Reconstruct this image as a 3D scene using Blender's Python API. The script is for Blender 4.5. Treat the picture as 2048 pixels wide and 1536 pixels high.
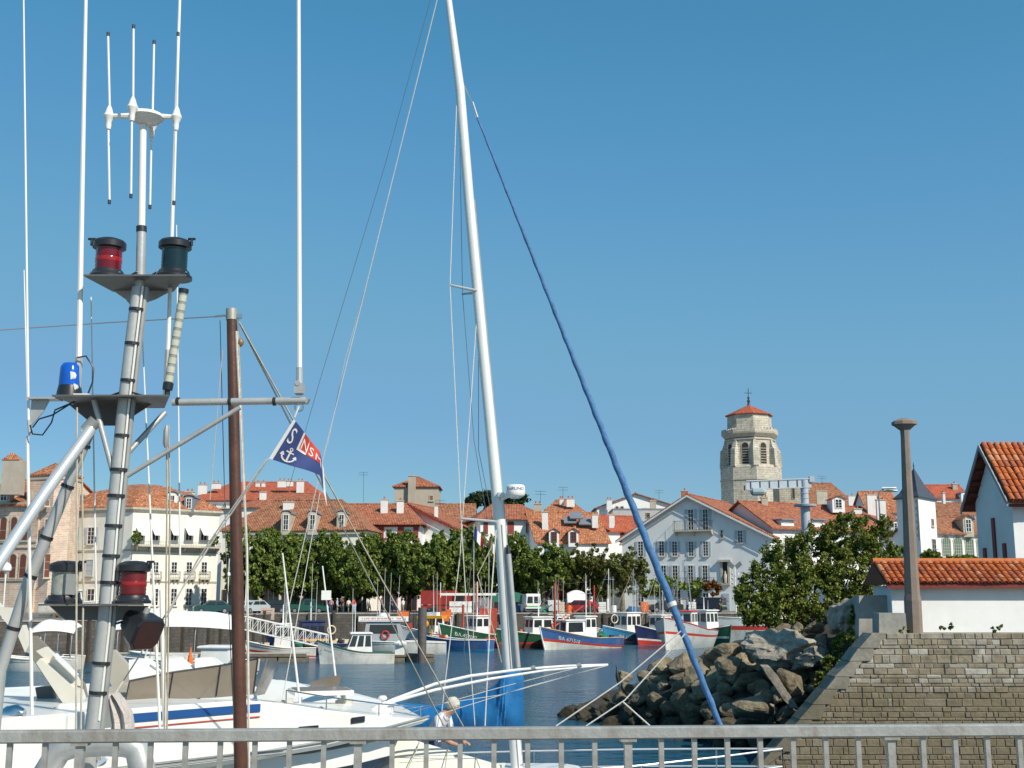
import bpy, bmesh, math, random
import numpy as np
from mathutils import Vector, Matrix, noise
R = math.radians
random.seed(7); RNG = np.random.default_rng(7)
for o in list(bpy.data.objects): bpy.data.objects.remove(o)
SC = bpy.context.scene; COL = SC.collection

# ---------------- camera, sky, sun, exposure ----------------
FPX, CX, CY = 2400.0, 1024.0, 768.0            # photograph 2048 x 1536
PITCH = math.atan(427/2400)                    # horizon at y = 1195
EYE = Vector((0, 0, 5.0))
cd = bpy.data.cameras.new('camera'); cam = bpy.data.objects.new('camera', cd); COL.objects.link(cam)
cam.location = EYE; cam.rotation_euler = (math.pi/2+PITCH, 0, 0)
cd.sensor_width = 36; cd.lens = FPX/2048*36; cd.clip_end = 6000; cd.clip_start = 0.1
SC.camera = cam
SUN_EL = R(40); SUN_H = Vector((0.70, -0.714)).normalized()
wd = bpy.data.worlds.new('World'); SC.world = wd; wd.use_nodes = True
nt = wd.node_tree; nt.nodes.clear()
sky = nt.nodes.new('ShaderNodeTexSky'); sky.sky_type = 'NISHITA'; sky.sun_disc = False
sky.sun_elevation = SUN_EL; sky.sun_rotation = math.atan2(SUN_H.x, SUN_H.y)
sky.air_density = 1.0; sky.dust_density = 0.6; sky.ozone_density = 1.2; sky.altitude = 0
hs = nt.nodes.new('ShaderNodeHueSaturation'); hs.inputs['Hue'].default_value = 0.49
hs.inputs['Saturation'].default_value = 1.22; hs.inputs['Value'].default_value = 1.0
bg = nt.nodes.new('ShaderNodeBackground'); bg.inputs[1].default_value = 0.125
wo = nt.nodes.new('ShaderNodeOutputWorld')
nt.links.new(sky.outputs[0], hs.inputs['Color']); m1 = nt.nodes.new('ShaderNodeVectorMath'); m1.operation = 'SCALE'; m1.inputs['Scale'].default_value = 0.125
m2 = nt.nodes.new('ShaderNodeVectorMath'); m2.operation = 'SCALE'; m2.inputs['Scale'].default_value = 8.0
cv = nt.nodes.new('ShaderNodeRGBCurve')                # soft tone of the hazy late summer sky, the same all round
for ch, pts in ((0, [(.091,.070),(.136,.112),(.227,.165),(.429,.212),(1,.40)]), (1, [(.22,.262),(.301,.323),(.434,.390),(.645,.425),(1,.62)]), (2, [(.402,.470),(.503,.560),(.637,.600),(.716,.610),(1,.76)])):
    c_ = cv.mapping.curves[ch]; c_.points[1].location = pts[-1]
    for p_ in pts[:-1]: c_.points.new(*p_)
cv.mapping.update()
nt.links.new(hs.outputs[0], m1.inputs[0]); nt.links.new(m1.outputs[0], cv.inputs['Color']); nt.links.new(cv.outputs[0], m2.inputs[0]); nt.links.new(m2.outputs[0], bg.inputs[0]); nt.links.new(bg.outputs[0], wo.inputs[0])
sl = bpy.data.lights.new('sun', 'SUN'); sl.energy = 5.0; sl.angle = R(0.5); sl.color = (1.0, 0.925, 0.80)
so = bpy.data.objects.new('sun', sl); COL.objects.link(so)
sd = Vector((SUN_H.x*math.cos(SUN_EL), SUN_H.y*math.cos(SUN_EL), math.sin(SUN_EL)))
so.rotation_euler = sd.to_track_quat('Z', 'Y').to_euler(); so.location = (30, -40, 60)
SC.view_settings.view_transform = 'Standard'; SC.view_settings.look = 'None'
SC.view_settings.exposure = 0.0; SC.view_settings.gamma = 1.0; SC.view_settings.use_curve_mapping = False
SC.render.resolution_x = 1024; SC.render.resolution_y = 768

# ---------------- pixel -> place ----------------
cp, sp = math.cos(PITCH), math.sin(PITCH)
def ray(x, y):
    return Vector((x-CX, -(CY-y)*sp+FPX*cp, (CY-y)*cp+FPX*sp))
def P(x, y, Y):
    d = ray(x, y); return EYE+d*(Y/d.y)
def G(x, y, z=0.0):
    d = ray(x, y); return EYE+d*((z-EYE.z)/d.z)
def mpp(y, Y): return Y/ray(0, y).y                # metres per photograph pixel at depth Y

# ---------------- materials ----------------
MATS = {}
def _nt(name):
    m = bpy.data.materials.new(name); m.use_nodes = True
    n = m.node_tree; b = n.nodes['Principled BSDF']; return m, n, b
def mat(name, col, rough=0.6, metal=0.0, var=0.10, scale=2.0, bump=0.0, bscale=None, spec=None, alpha=None, trans=0.0, stain=None, stain_amt=0.5, stain_scale=0.7):
    if name in MATS: return MATS[name]
    m, n, b = _nt(name)
    b.inputs['Roughness'].default_value = rough; b.inputs['Metallic'].default_value = metal
    if spec is not None: b.inputs['Specular IOR Level'].default_value = spec
    tc = n.nodes.new('ShaderNodeTexCoord')
    nz = n.nodes.new('ShaderNodeTexNoise'); nz.inputs['Scale'].default_value = scale; nz.inputs['Detail'].default_value = 6; nz.inputs['Roughness'].default_value = 0.65
    n.links.new(tc.outputs['Object'], nz.inputs['Vector'])
    rp = n.nodes.new('ShaderNodeValToRGB'); rp.color_ramp.elements[0].position = 0.3; rp.color_ramp.elements[1].position = 0.7
    rp.color_ramp.elements[0].color = tuple(max(0, c*(1-var)) for c in col)+(1,)
    rp.color_ramp.elements[1].color = tuple(min(1, c*(1+var)) for c in col)+(1,)
    n.links.new(nz.outputs['Fac'], rp.inputs[0]); out = rp.outputs[0]
    if stain:
        n2 = n.nodes.new('ShaderNodeTexNoise'); n2.inputs['Scale'].default_value = stain_scale; n2.inputs['Detail'].default_value = 8; n2.inputs['Roughness'].default_value = 0.7
        mp = n.nodes.new('ShaderNodeMapping'); mp.inputs['Scale'].default_value = (1, 1, 0.35)
        n.links.new(tc.outputs['Object'], mp.inputs[0]); n.links.new(mp.outputs[0], n2.inputs['Vector'])
        r2 = n.nodes.new('ShaderNodeValToRGB'); r2.color_ramp.elements[0].position = 0.48; r2.color_ramp.elements[1].position = 0.72
        r2.color_ramp.elements[1].color = (stain_amt,)*3+(1,); r2.color_ramp.elements[0].color = (0, 0, 0, 1)
        n.links.new(n2.outputs['Fac'], r2.inputs[0])
        mx = n.nodes.new('ShaderNodeMix'); mx.data_type = 'RGBA'; mx.inputs[7].default_value = tuple(stain)+(1,)
        n.links.new(r2.outputs[0], mx.inputs[0]); n.links.new(out, mx.inputs[6]); out = mx.outputs[2]
    n.links.new(out, b.inputs['Base Color'])
    if bump:
        nb = n.nodes.new('ShaderNodeTexNoise'); nb.inputs['Scale'].default_value = bscale or scale*4; nb.inputs['Detail'].default_value = 5
        n.links.new(tc.outputs['Object'], nb.inputs['Vector'])
        bp = n.nodes.new('ShaderNodeBump'); bp.inputs['Strength'].default_value = bump; bp.inputs['Distance'].default_value = 0.05
        n.links.new(nb.outputs['Fac'], bp.inputs['Height']); n.links.new(bp.outputs[0], b.inputs['Normal'])
    if trans:
        b.inputs['Transmission Weight'].default_value = trans
    if alpha is not None: b.inputs['Alpha'].default_value = alpha
    MATS[name] = m; return m

def tile_mat(name, cols, pos, scale=2.2, axis='X', pitch=0.24, speck=0.0):
    """clay tile roof seen from afar: mottled tile colours and the ribs of the tile rows"""
    if name in MATS: return MATS[name]
    m, n, b = _nt(name); b.inputs['Roughness'].default_value = 0.85
    tc = n.nodes.new('ShaderNodeTexCoord')
    nz = n.nodes.new('ShaderNodeTexNoise'); nz.inputs['Scale'].default_value = scale; nz.inputs['Detail'].default_value = 10; nz.inputs['Roughness'].default_value = 0.8
    n.links.new(tc.outputs['Object'], nz.inputs['Vector'])
    rp = n.nodes.new('ShaderNodeValToRGB'); e = rp.color_ramp.elements
    e[0].position = pos[0]; e[0].color = cols[0]+(1,); e[1].position = pos[-1]; e[1].color = cols[-1]+(1,)
    for c, p in zip(cols[1:-1], pos[1:-1]):
        q = e.new(p); q.color = c+(1,)
    n.links.new(nz.outputs['Fac'], rp.inputs[0])
    sx = n.nodes.new('ShaderNodeSeparateXYZ'); n.links.new(tc.outputs['Object'], sx.inputs[0])
    mu = n.nodes.new('ShaderNodeMath'); mu.operation = 'MULTIPLY'; mu.inputs[1].default_value = 2*math.pi/pitch
    n.links.new(sx.outputs[axis], mu.inputs[0])
    sn = n.nodes.new('ShaderNodeMath'); sn.operation = 'SINE'; n.links.new(mu.outputs[0], sn.inputs[0])
    bp = n.nodes.new('ShaderNodeBump'); bp.inputs['Strength'].default_value = 0.6; bp.inputs['Distance'].default_value = 0.06
    n.links.new(sn.outputs[0], bp.inputs['Height']); n.links.new(bp.outputs[0], b.inputs['Normal'])
    vo = n.nodes.new('ShaderNodeTexVoronoi'); vo.inputs['Scale'].default_value = 3.6; n.links.new(tc.outputs['Object'], vo.inputs['Vector'])
    hv = n.nodes.new('ShaderNodeHueSaturation'); n.links.new(rp.outputs[0], hv.inputs['Color'])
    sv = n.nodes.new('ShaderNodeSeparateColor'); n.links.new(vo.outputs['Color'], sv.inputs[0])
    mr = n.nodes.new('ShaderNodeMapRange'); mr.inputs[3].default_value = 0.72; mr.inputs[4].default_value = 1.25
    n.links.new(sv.outputs[0], mr.inputs[0]); n.links.new(mr.outputs[0], hv.inputs['Value'])
    n.links.new(hv.outputs[0], b.inputs['Base Color'])
    MATS[name] = m; return m

def block_mat(name, c1, c2, mortar, bw=0.6, bh=0.3, mort=0.02, rough=0.85, var=0.5, rot=False, big=None):
    """courses of stone too far off to build one by one"""
    if name in MATS: return MATS[name]
    m, n, b = _nt(name); b.inputs['Roughness'].default_value = rough
    tc = n.nodes.new('ShaderNodeTexCoord'); sx = n.nodes.new('ShaderNodeSeparateXYZ'); n.links.new(tc.outputs['Object'], sx.inputs[0])
    ad = n.nodes.new('ShaderNodeMath'); ad.operation = 'ADD'; n.links.new(sx.outputs['X'], ad.inputs[0]); n.links.new(sx.outputs['Y'], ad.inputs[1])
    cx = n.nodes.new('ShaderNodeCombineXYZ'); n.links.new(ad.outputs[0], cx.inputs['X']); n.links.new(sx.outputs['Z'], cx.inputs['Y'])
    bt = n.nodes.new('ShaderNodeTexBrick'); bt.inputs['Scale'].default_value = 1.0; bt.inputs['Brick Width'].default_value = bw; bt.inputs['Row Height'].default_value = bh
    bt.inputs['Mortar Size'].default_value = mort; bt.inputs['Color1'].default_value = c1+(1,); bt.inputs['Color2'].default_value = c2+(1,); bt.inputs['Mortar'].default_value = mortar+(1,)
    n.links.new(cx.outputs[0], bt.inputs['Vector'])
    nz = n.nodes.new('ShaderNodeTexNoise'); nz.inputs['Scale'].default_value = 0.8; nz.inputs['Detail'].default_value = 9; nz.inputs['Roughness'].default_value = 0.75
    n.links.new(tc.outputs['Object'], nz.inputs['Vector'])
    mr = n.nodes.new('ShaderNodeMapRange'); mr.inputs[1].default_value = 0.3; mr.inputs[2].default_value = 0.7; mr.inputs[3].default_value = 1-var; mr.inputs[4].default_value = 1+var*0.6
    n.links.new(nz.outputs['Fac'], mr.inputs[0])
    hv = n.nodes.new('ShaderNodeHueSaturation'); n.links.new(bt.outputs['Color'], hv.inputs['Color']); n.links.new(mr.outputs[0], hv.inputs['Value'])
    n.links.new(hv.outputs[0], b.inputs['Base Color'])
    bp = n.nodes.new('ShaderNodeBump'); bp.inputs['Strength'].default_value = 0.5; bp.inputs['Distance'].default_value = 0.05; bp.invert = True
    n.links.new(bt.outputs['Fac'], bp.inputs['Height']); n.links.new(bp.outputs[0], b.inputs['Normal'])
    MATS[name] = m; return m

def leaf_mat(name, dark, mid, lite, rough=0.55):
    if name in MATS: return MATS[name]
    m, n, b = _nt(name); b.inputs['Roughness'].default_value = rough; b.inputs['Specular IOR Level'].default_value = 0.25
    ge = n.nodes.new('ShaderNodeNewGeometry'); rp = n.nodes.new('ShaderNodeValToRGB'); e = rp.color_ramp.elements
    e[0].position = 0; e[0].color = dark+(1,); e[1].position = 1; e[1].color = lite+(1,); q = e.new(0.5); q.color = mid+(1,)
    n.links.new(ge.outputs['Random Per Island'], rp.inputs[0]); n.links.new(rp.outputs[0], b.inputs['Base Color'])
    tr = n.nodes.new('ShaderNodeBsdfTranslucent'); n.links.new(rp.outputs[0], tr.inputs[0])
    ms = n.nodes.new('ShaderNodeMixShader'); ms.inputs[0].default_value = 0.25
    n.links.new(b.outputs[0], ms.inputs[1]); n.links.new(tr.outputs[0], ms.inputs[2])
    n.links.new(ms.outputs[0], n.nodes['Material Output'].inputs[0]); MATS[name] = m; return m

def rock_mat(name, c1, c2, c3, scale=1.6):
    if name in MATS: return MATS[name]
    m, n, b = _nt(name); b.inputs['Roughness'].default_value = 0.9
    tc = n.nodes.new('ShaderNodeTexCoord'); oi = n.nodes.new('ShaderNodeObjectInfo')
    va = n.nodes.new('ShaderNodeVectorMath'); va.operation = 'ADD'; n.links.new(tc.outputs['Object'], va.inputs[0]); n.links.new(oi.outputs['Location'], va.inputs[1])
    nz = n.nodes.new('ShaderNodeTexNoise'); nz.inputs['Scale'].default_value = scale; nz.inputs['Detail'].default_value = 12; nz.inputs['Roughness'].default_value = 0.75
    n.links.new(va.outputs[0], nz.inputs['Vector'])
    rp = n.nodes.new('ShaderNodeValToRGB'); e = rp.color_ramp.elements; e[0].position = 0.32; e[0].color = c1+(1,); e[1].position = 0.68; e[1].color = c3+(1,); q = e.new(0.5); q.color = c2+(1,)
    n.links.new(nz.outputs['Fac'], rp.inputs[0])
    hv = n.nodes.new('ShaderNodeHueSaturation'); n.links.new(rp.outputs[0], hv.inputs['Color'])
    mr = n.nodes.new('ShaderNodeMapRange'); mr.inputs[3].default_value = 0.75; mr.inputs[4].default_value = 1.3; n.links.new(oi.outputs['Random'], mr.inputs[0]); n.links.new(mr.outputs[0], hv.inputs['Value'])
    n.links.new(hv.outputs[0], b.inputs['Base Color'])
    nb = n.nodes.new('ShaderNodeTexNoise'); nb.inputs['Scale'].default_value = 7; nb.inputs['Detail'].default_value = 9; nb.inputs['Roughness'].default_value = 0.7; n.links.new(va.outputs[0], nb.inputs['Vector'])
    bp = n.nodes.new('ShaderNodeBump'); bp.inputs['Strength'].default_value = 0.9; bp.inputs['Distance'].default_value = 0.09
    n.links.new(nb.outputs['Fac'], bp.inputs['Height']); n.links.new(bp.outputs[0], b.inputs['Normal']); MATS[name] = m; return m

def tide(m, z0, z1, col, amt=0.75):
    """weed and tide stain below the high water mark (a real change of colour with height)"""
    n = m.node_tree; b = n.nodes['Principled BSDF']; src = b.inputs['Base Color'].links[0].from_socket
    ge = n.nodes.new('ShaderNodeNewGeometry'); sx = n.nodes.new('ShaderNodeSeparateXYZ'); n.links.new(ge.outputs['Position'], sx.inputs[0])
    nz = n.nodes.new('ShaderNodeTexNoise'); nz.inputs['Scale'].default_value = 1.4; nz.inputs['Detail'].default_value = 8; n.links.new(ge.outputs['Position'], nz.inputs['Vector'])
    ma = n.nodes.new('ShaderNodeMath'); ma.operation = 'MULTIPLY_ADD'; ma.inputs[1].default_value = -1.3; n.links.new(nz.outputs['Fac'], ma.inputs[0]); n.links.new(sx.outputs['Z'], ma.inputs[2])
    mr = n.nodes.new('ShaderNodeMapRange'); mr.inputs[1].default_value = z0-.65; mr.inputs[2].default_value = z1-.65; mr.inputs[3].default_value = amt; mr.inputs[4].default_value = 0
    n.links.new(ma.outputs[0], mr.inputs[0]); mx = n.nodes.new('ShaderNodeMix'); mx.data_type = 'RGBA'; mx.inputs[7].default_value = tuple(col)+(1,)
    n.links.new(mr.outputs[0], mx.inputs[0]); n.links.new(src, mx.inputs[6]); n.links.new(mx.outputs[2], b.inputs['Base Color']); return m
def glass_mat(name, col, rough=0.08):
    return mat(name, col, rough, 0, var=0.25, scale=1.3, spec=0.6)

WHITE = mat('white_paint', (0.80, 0.79, 0.75), 0.35, var=0.06, scale=1.2, stain=(0.48, 0.38, 0.26), stain_amt=0.40, stain_scale=1.6)
GEL = mat('gelcoat', (0.80, 0.79, 0.74), 0.25, var=0.04, scale=0.8, stain=(0.56, 0.52, 0.44), stain_amt=0.35, stain_scale=1.3)
BLACK = mat('black_plastic', (0.018, 0.020, 0.024), 0.35, var=0.3)
STEEL = mat('stainless', (0.62, 0.62, 0.60), 0.25, 0.9, var=0.1)
ALU = mat('mast_aluminium', (0.62, 0.63, 0.62), 0.42, 0.35, var=0.10, scale=6, stain=(0.40, 0.40, 0.38), stain_amt=0.3)
GREYP = mat('grey_paint', (0.33, 0.335, 0.32), 0.45, 0.1, var=0.14, scale=5, bump=0.05, stain=(0.22, 0.21, 0.19), stain_amt=0.5, stain_scale=3)
ROPE = mat('rope', (0.45, 0.41, 0.32), 0.9, var=0.2, scale=20)
ROPEW = mat('white_rope', (0.62, 0.60, 0.54), 0.85, var=0.15, scale=20)
WIRE = mat('wire', (0.20, 0.20, 0.20), 0.4, 0.6)
DGLASS = glass_mat('dark_glass', (0.025, 0.030, 0.035))
WOOD = mat('weathered_wood', (0.16, 0.12, 0.08), 0.85, var=0.35, scale=5, bump=0.3)
RED = mat('red_paint', (0.50, 0.045, 0.03), 0.45, var=0.15)
ORANGE = mat('orange_plastic', (0.75, 0.16, 0.03), 0.5, var=0.12)

# ---------------- mesh builder ----------------
class B:
    def __init__(s): s.v = []; s.f = []; s.m = []
    def add(s, vs, fs, mi=0):
        k = len(s.v); s.v += [tuple(v) for v in vs]; s.f += [tuple(i+k for i in f) for f in fs]; s.m += [mi]*len(fs); return s
    def box(s, x0, x1, y0, y1, z0, z1, mi=0):
        return s.add([(x0,y0,z0),(x1,y0,z0),(x1,y1,z0),(x0,y1,z0),(x0,y0,z1),(x1,y0,z1),(x1,y1,z1),(x0,y1,z1)],
                     [(0,3,2,1),(4,5,6,7),(0,1,5,4),(1,2,6,5),(2,3,7,6),(3,0,4,7)], mi)
    def obox(s, c, a, b, d, mi=0):
        c, a, b, d = Vector(c), Vector(a), Vector(b), Vector(d)
        vs = [c+i*a+j*b+k*d for k in (-1,1) for i, j in ((-1,-1),(1,-1),(1,1),(-1,1))]
        return s.add(vs, [(0,3,2,1),(4,5,6,7),(0,1,5,4),(1,2,6,5),(2,3,7,6),(3,0,4,7)], mi)
    def prism(s, pts, vec, mi=0):
        n = len(pts); vec = Vector(vec); vs = [Vector(p) for p in pts]; vs = vs+[p+vec for p in vs]
        return s.add(vs, [tuple(range(n-1,-1,-1)), tuple(range(n,2*n))]+[(i,(i+1)%n,(i+1)%n+n,i+n) for i in range(n)], mi)
    def tube(s, pts, r, n=8, mi=0, cap=True):
        pts = [Vector(p) for p in pts]; k = len(pts); rs = r if isinstance(r, (list, tuple)) else [r]*k
        vs = []; ref = None
        for i, p in enumerate(pts):
            t = (pts[min(i+1,k-1)]-pts[max(i-1,0)]).normalized()
            if ref is None: ref = Vector((1,0,0)) if abs(t.x) < 0.9 else Vector((0,1,0))
            a = (ref-t*ref.dot(t)).normalized(); b = t.cross(a); ref = a
            vs += [p+rs[i]*(math.cos(2*math.pi*j/n)*a+math.sin(2*math.pi*j/n)*b) for j in range(n)]
        fs = [(i*n+j, i*n+(j+1)%n, (i+1)*n+(j+1)%n, (i+1)*n+j) for i in range(k-1) for j in range(n)]
        if cap: fs += [tuple(range(n-1,-1,-1)), tuple((k-1)*n+j for j in range(n))]
        return s.add(vs, fs, mi)
    def lathe(s, base, prof, n=16, mi=0, ax=None, ph=0.0):
        base = Vector(base); az = Vector(ax).normalized() if ax else Vector((0,0,1))
        rx = az.orthogonal().normalized() if ax else Vector((1,0,0)); ry = az.cross(rx); vs = []
        for r, z in prof: vs += [base+az*z+r*(math.cos(ph+2*math.pi*j/n)*rx+math.sin(ph+2*math.pi*j/n)*ry) for j in range(n)]
        k = len(prof); fs = [(i*n+j, i*n+(j+1)%n, (i+1)*n+(j+1)%n, (i+1)*n+j) for i in range(k-1) for j in range(n)]
        fs += [tuple(range(n-1,-1,-1)), tuple((k-1)*n+j for j in range(n))]
        return s.add(vs, fs, mi)
    def loft(s, secs, closed=True, cap=True, mi=0):
        n = len(secs[0]); vs = [p for q in secs for p in q]; k = len(secs); e = n if closed else n-1
        fs = [(i*n+j, i*n+(j+1)%n, (i+1)*n+(j+1)%n, (i+1)*n+j) for i in range(k-1) for j in range(e)]
        if cap and closed: fs += [tuple(range(n-1,-1,-1)), tuple((k-1)*n+j for j in range(n))]
        return s.add(vs, fs, mi)
    def grid(s, fn, nu, nv, mi=0):
        vs = [fn(i/nu, j/nv) for i in range(nu+1) for j in range(nv+1)]
        return s.add(vs, [(i*(nv+1)+j, (i+1)*(nv+1)+j, (i+1)*(nv+1)+j+1, i*(nv+1)+j+1) for i in range(nu) for j in range(nv)], mi)

def setp(o, label=None, cat=None, group=None, kind=None):
    if label: o['label'] = label
    if cat: o['category'] = cat
    if group: o['group'] = group
    if kind: o['kind'] = kind
    return o
def thing(name, label, cat, loc=(0,0,0), rz=0.0, group=None, local=False):
    o = bpy.data.objects.new(name, None); COL.objects.link(o); o.empty_display_size = 0.3
    o.location = loc; o.rotation_euler = (0,0,rz); o['loc_build'] = 1 if local else 0
    return setp(o, label, cat, group)
def root_of(o):
    while o.parent: o = o.parent
    return o
def obj(name, b, mats, parent=None, smooth=False, label=None, kind=None):
    if not isinstance(mats, (list, tuple)): mats = [mats]
    off = Vector((0,0,0))
    if parent is not None:
        r = root_of(parent)
        if not r.get('loc_build', 0): off = Vector(r.location)
    me = bpy.data.meshes.new(name)
    me.from_pydata([(v[0]-off.x, v[1]-off.y, v[2]-off.z) for v in b.v], [], b.f)
    for m in mats: me.materials.append(m)
    if len(mats) > 1: me.polygons.foreach_set('material_index', b.m)
    if smooth: me.polygons.foreach_set('use_smooth', [True]*len(me.polygons))
    me.update()
    if smooth:
        try: me.set_sharp_from_angle(angle=R(40))
        except Exception: pass
    o = bpy.data.objects.new(name, me); COL.objects.link(o)
    if parent is not None: o.parent = parent
    return setp(o, label, kind=kind)
def single(name, b, mats, label, cat, group=None, smooth=False, kind=None):
    vs = b.v; x = sum(v[0] for v in vs)/len(vs); y = sum(v[1] for v in vs)/len(vs); z = min(v[2] for v in vs)
    b.v = [(v[0]-x, v[1]-y, v[2]-z) for v in vs]
    o = obj(name, b, mats, None, smooth); o.location = (x, y, z); return setp(o, label, cat, group, kind)
def structure(name, b, mats, smooth=False):
    o = obj(name, b, mats, None, smooth); o['kind'] = 'structure'; return o
def copy_tree(o, parent=None):
    c = o.copy(); COL.objects.link(c); c.parent = parent
    for ch in list(o.children): copy_tree(ch, c)
    return c
TXT = {}
def text_geo(s):
    """flat lettering as triangles, unit height, starting at x = 0"""
    if s in TXT: return TXT[s]
    c = bpy.data.curves.new('t', 'FONT'); c.body = s; c.size = 1.0; c.resolution_u = 3
    o = bpy.data.objects.new('t', c); me = bpy.data.meshes.new_from_object(o)
    vs = [(v.co.x, v.co.y) for v in me.vertices]; fs = [tuple(p.vertices) for p in me.polygons]
    bpy.data.objects.remove(o); bpy.data.curves.remove(c); bpy.data.meshes.remove(me)
    TXT[s] = (vs, fs); return TXT[s]
def text_b(b, s, fn, mi=0):
    vs, fs = text_geo(s); w = max(v[0] for v in vs)
    return b.add([fn(v[0], v[1], w) for v in vs], fs, mi)
# ================= the setting =================
def water_mat():
    m, n, b = _nt('harbour_water'); b.inputs['Base Color'].default_value = (0.016, 0.088, 0.145, 1); b.inputs['Roughness'].default_value = 0.12
    b.inputs['IOR'].default_value = 1.33
    tc = n.nodes.new('ShaderNodeTexCoord'); mp = n.nodes.new('ShaderNodeMapping'); mp.inputs['Scale'].default_value = (0.55, 1.0, 1)
    n.links.new(tc.outputs['Object'], mp.inputs[0])
    n1 = n.nodes.new('ShaderNodeTexNoise'); n1.inputs['Scale'].default_value = 1.1; n1.inputs['Detail'].default_value = 5; n1.inputs['Roughness'].default_value = 0.6
    n2 = n.nodes.new('ShaderNodeTexNoise'); n2.inputs['Scale'].default_value = 0.12; n2.inputs['Detail'].default_value = 3
    n.links.new(mp.outputs[0], n1.inputs['Vector']); n.links.new(mp.outputs[0], n2.inputs['Vector'])
    mu = n.nodes.new('ShaderNodeMath'); mu.operation = 'MULTIPLY'; n.links.new(n1.outputs['Fac'], mu.inputs[0]); n.links.new(n2.outputs['Fac'], mu.inputs[1])
    bp = n.nodes.new('ShaderNodeBump'); bp.inputs['Strength'].default_value = 1.0; bp.inputs['Distance'].default_value = 0.55
    n.links.new(mu.outputs[0], bp.inputs['Height']); n.links.new(bp.outputs[0], b.inputs['Normal']); return m
structure('water', B().add([(-600,-40,0),(600,-40,0),(600,300,0),(-600,300,0)], [(0,1,2,3)]), water_mat())
structure('harbour_bed', B().add([(-600,-40,-4),(600,-40,-4),(600,300,-4),(-600,300,-4)], [(0,1,2,3)]), mat('mud', (0.05, 0.045, 0.03), 0.9))
QS = block_mat('quay_stone', (0.095, 0.08, 0.065), (0.125, 0.11, 0.09), (0.06, 0.05, 0.042), 0.7, 0.3, 0.015)
PAVE = mat('paving', (0.17, 0.16, 0.145), 0.9, var=0.2, scale=0.7, bump=0.1, bscale=20)
EDGE = [(-300,60), (-60,82), (-34,92), (-26,133), (62,139), (300,139)]
poly = EDGE+[(300,146), (-300,146)]
structure('far_quay', B().prism([(x,y,-4) for x, y in poly], (0,0,7.2)), QS)
structure('town_ground', B().add([(x,y,3.204) for x, y in [(-300,60.5), (-60,82.5), (-34.4,92.4), (-26.4,133.4), (62,139.4), (300,139.4), (1500,2500), (-1500,2500)]], [tuple(range(8))]), PAVE)
kb = B()
for (x0,y0), (x1,y1) in zip(EDGE[1:-1], EDGE[2:]):
    u = Vector((x1-x0, y1-y0, 0)).normalized(); n_ = Vector((u.y, -u.x, 0))
    L = math.hypot(x1-x0, y1-y0); k = max(1, int(L/2.0))
    for i in range(min(k, 60)):
        a = Vector((x0,y0,3.28))+u*(L*(i+0.5)/k); kb.obox(a-n_*0.22, u*(L/k/2-0.012), n_*0.28, (0,0,0.075+0.01*random.random()))
structure('quay_kerb', kb, mat('kerb_stone', (0.30, 0.28, 0.24), 0.9, var=0.3, scale=1.5))
fq = bpy.data.objects['far_quay']; FEND = mat('fender_timber', (0.06,0.05,0.038), 0.9, var=0.35, scale=4)
for (x0,y0), (x1,y1) in zip(EDGE[2:5], EDGE[3:6]):
    u = Vector((x1-x0, y1-y0, 0)).normalized(); n_ = Vector((u.y, -u.x, 0)); L = math.hypot(x1-x0, y1-y0)
    for i in range(int(min(L, 95)/2.7)):
        a = Vector((x0,y0,0))+u*(2.7*i+1.2)+n_*.14; h_ = 3.0+.3*((i*7) % 3)
        o = bpy.data.objects.new('timber_fender', obj('timber_fender', B().box(-.14,.14,-.12,.12,-1,h_), FEND).data) if i == 0 and False else obj('timber_fender', B().obox(a+Vector((0,0,h_/2-.5)),u*.14,n_*.13,(0,0,h_/2+.5)), FEND); o.parent = fq
structure('near_quay', B().box(-60, 60, -30, 5.9, -4, 3.35), block_mat('near_quay_stone', (0.3,0.28,0.24), (0.36,0.33,0.29), (0.2,0.18,0.16), 0.8, 0.4))

# mole on the right: ground behind the stone wall, and the mound under the boulders
MOLE = mat('mole_ground', (0.20, 0.18, 0.14), 0.95, var=0.35, scale=1.2, bump=0.2)
structure('mole_ground', B().prism([(11.9,37.9,-4),(70,37.9,-4),(70,62,-4),(14,62,-4)], (0,0,7.88)), MOLE)
TOE = [(-40,80), (2.0,53.2), (6.9,42.6), (9.3,39.4), (12.5,37.4), (40,37.4)]
def ytoe(x):
    for (a, ya), (b_, yb) in zip(TOE[:-1], TOE[1:]):
        if x <= b_: return ya+(yb-ya)*(x-a)/(b_-a)
    return TOE[-1][1]
SLOPE = 0.72
def mound(x, y):
    h = min(SLOPE*(y-ytoe(x))-0.75, 0.7*(58-y), 0.46*(x-2.6)-0.2, 3.9)
    return max(h, -2.5)
def mfn(u, v):
    x = -1+u*17; y = 36+v*27
    return (x, y, mound(x, y)+0.35*noise.noise(Vector((x*0.6, y*0.6, 0))))
ROCKD = rock_mat('dark_rubble', (0.035,0.032,0.026), (0.07,0.06,0.045), (0.11,0.095,0.07), 1.2)
structure('mole_mound', B().grid(mfn, 60, 80), ROCKD, True)

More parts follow.
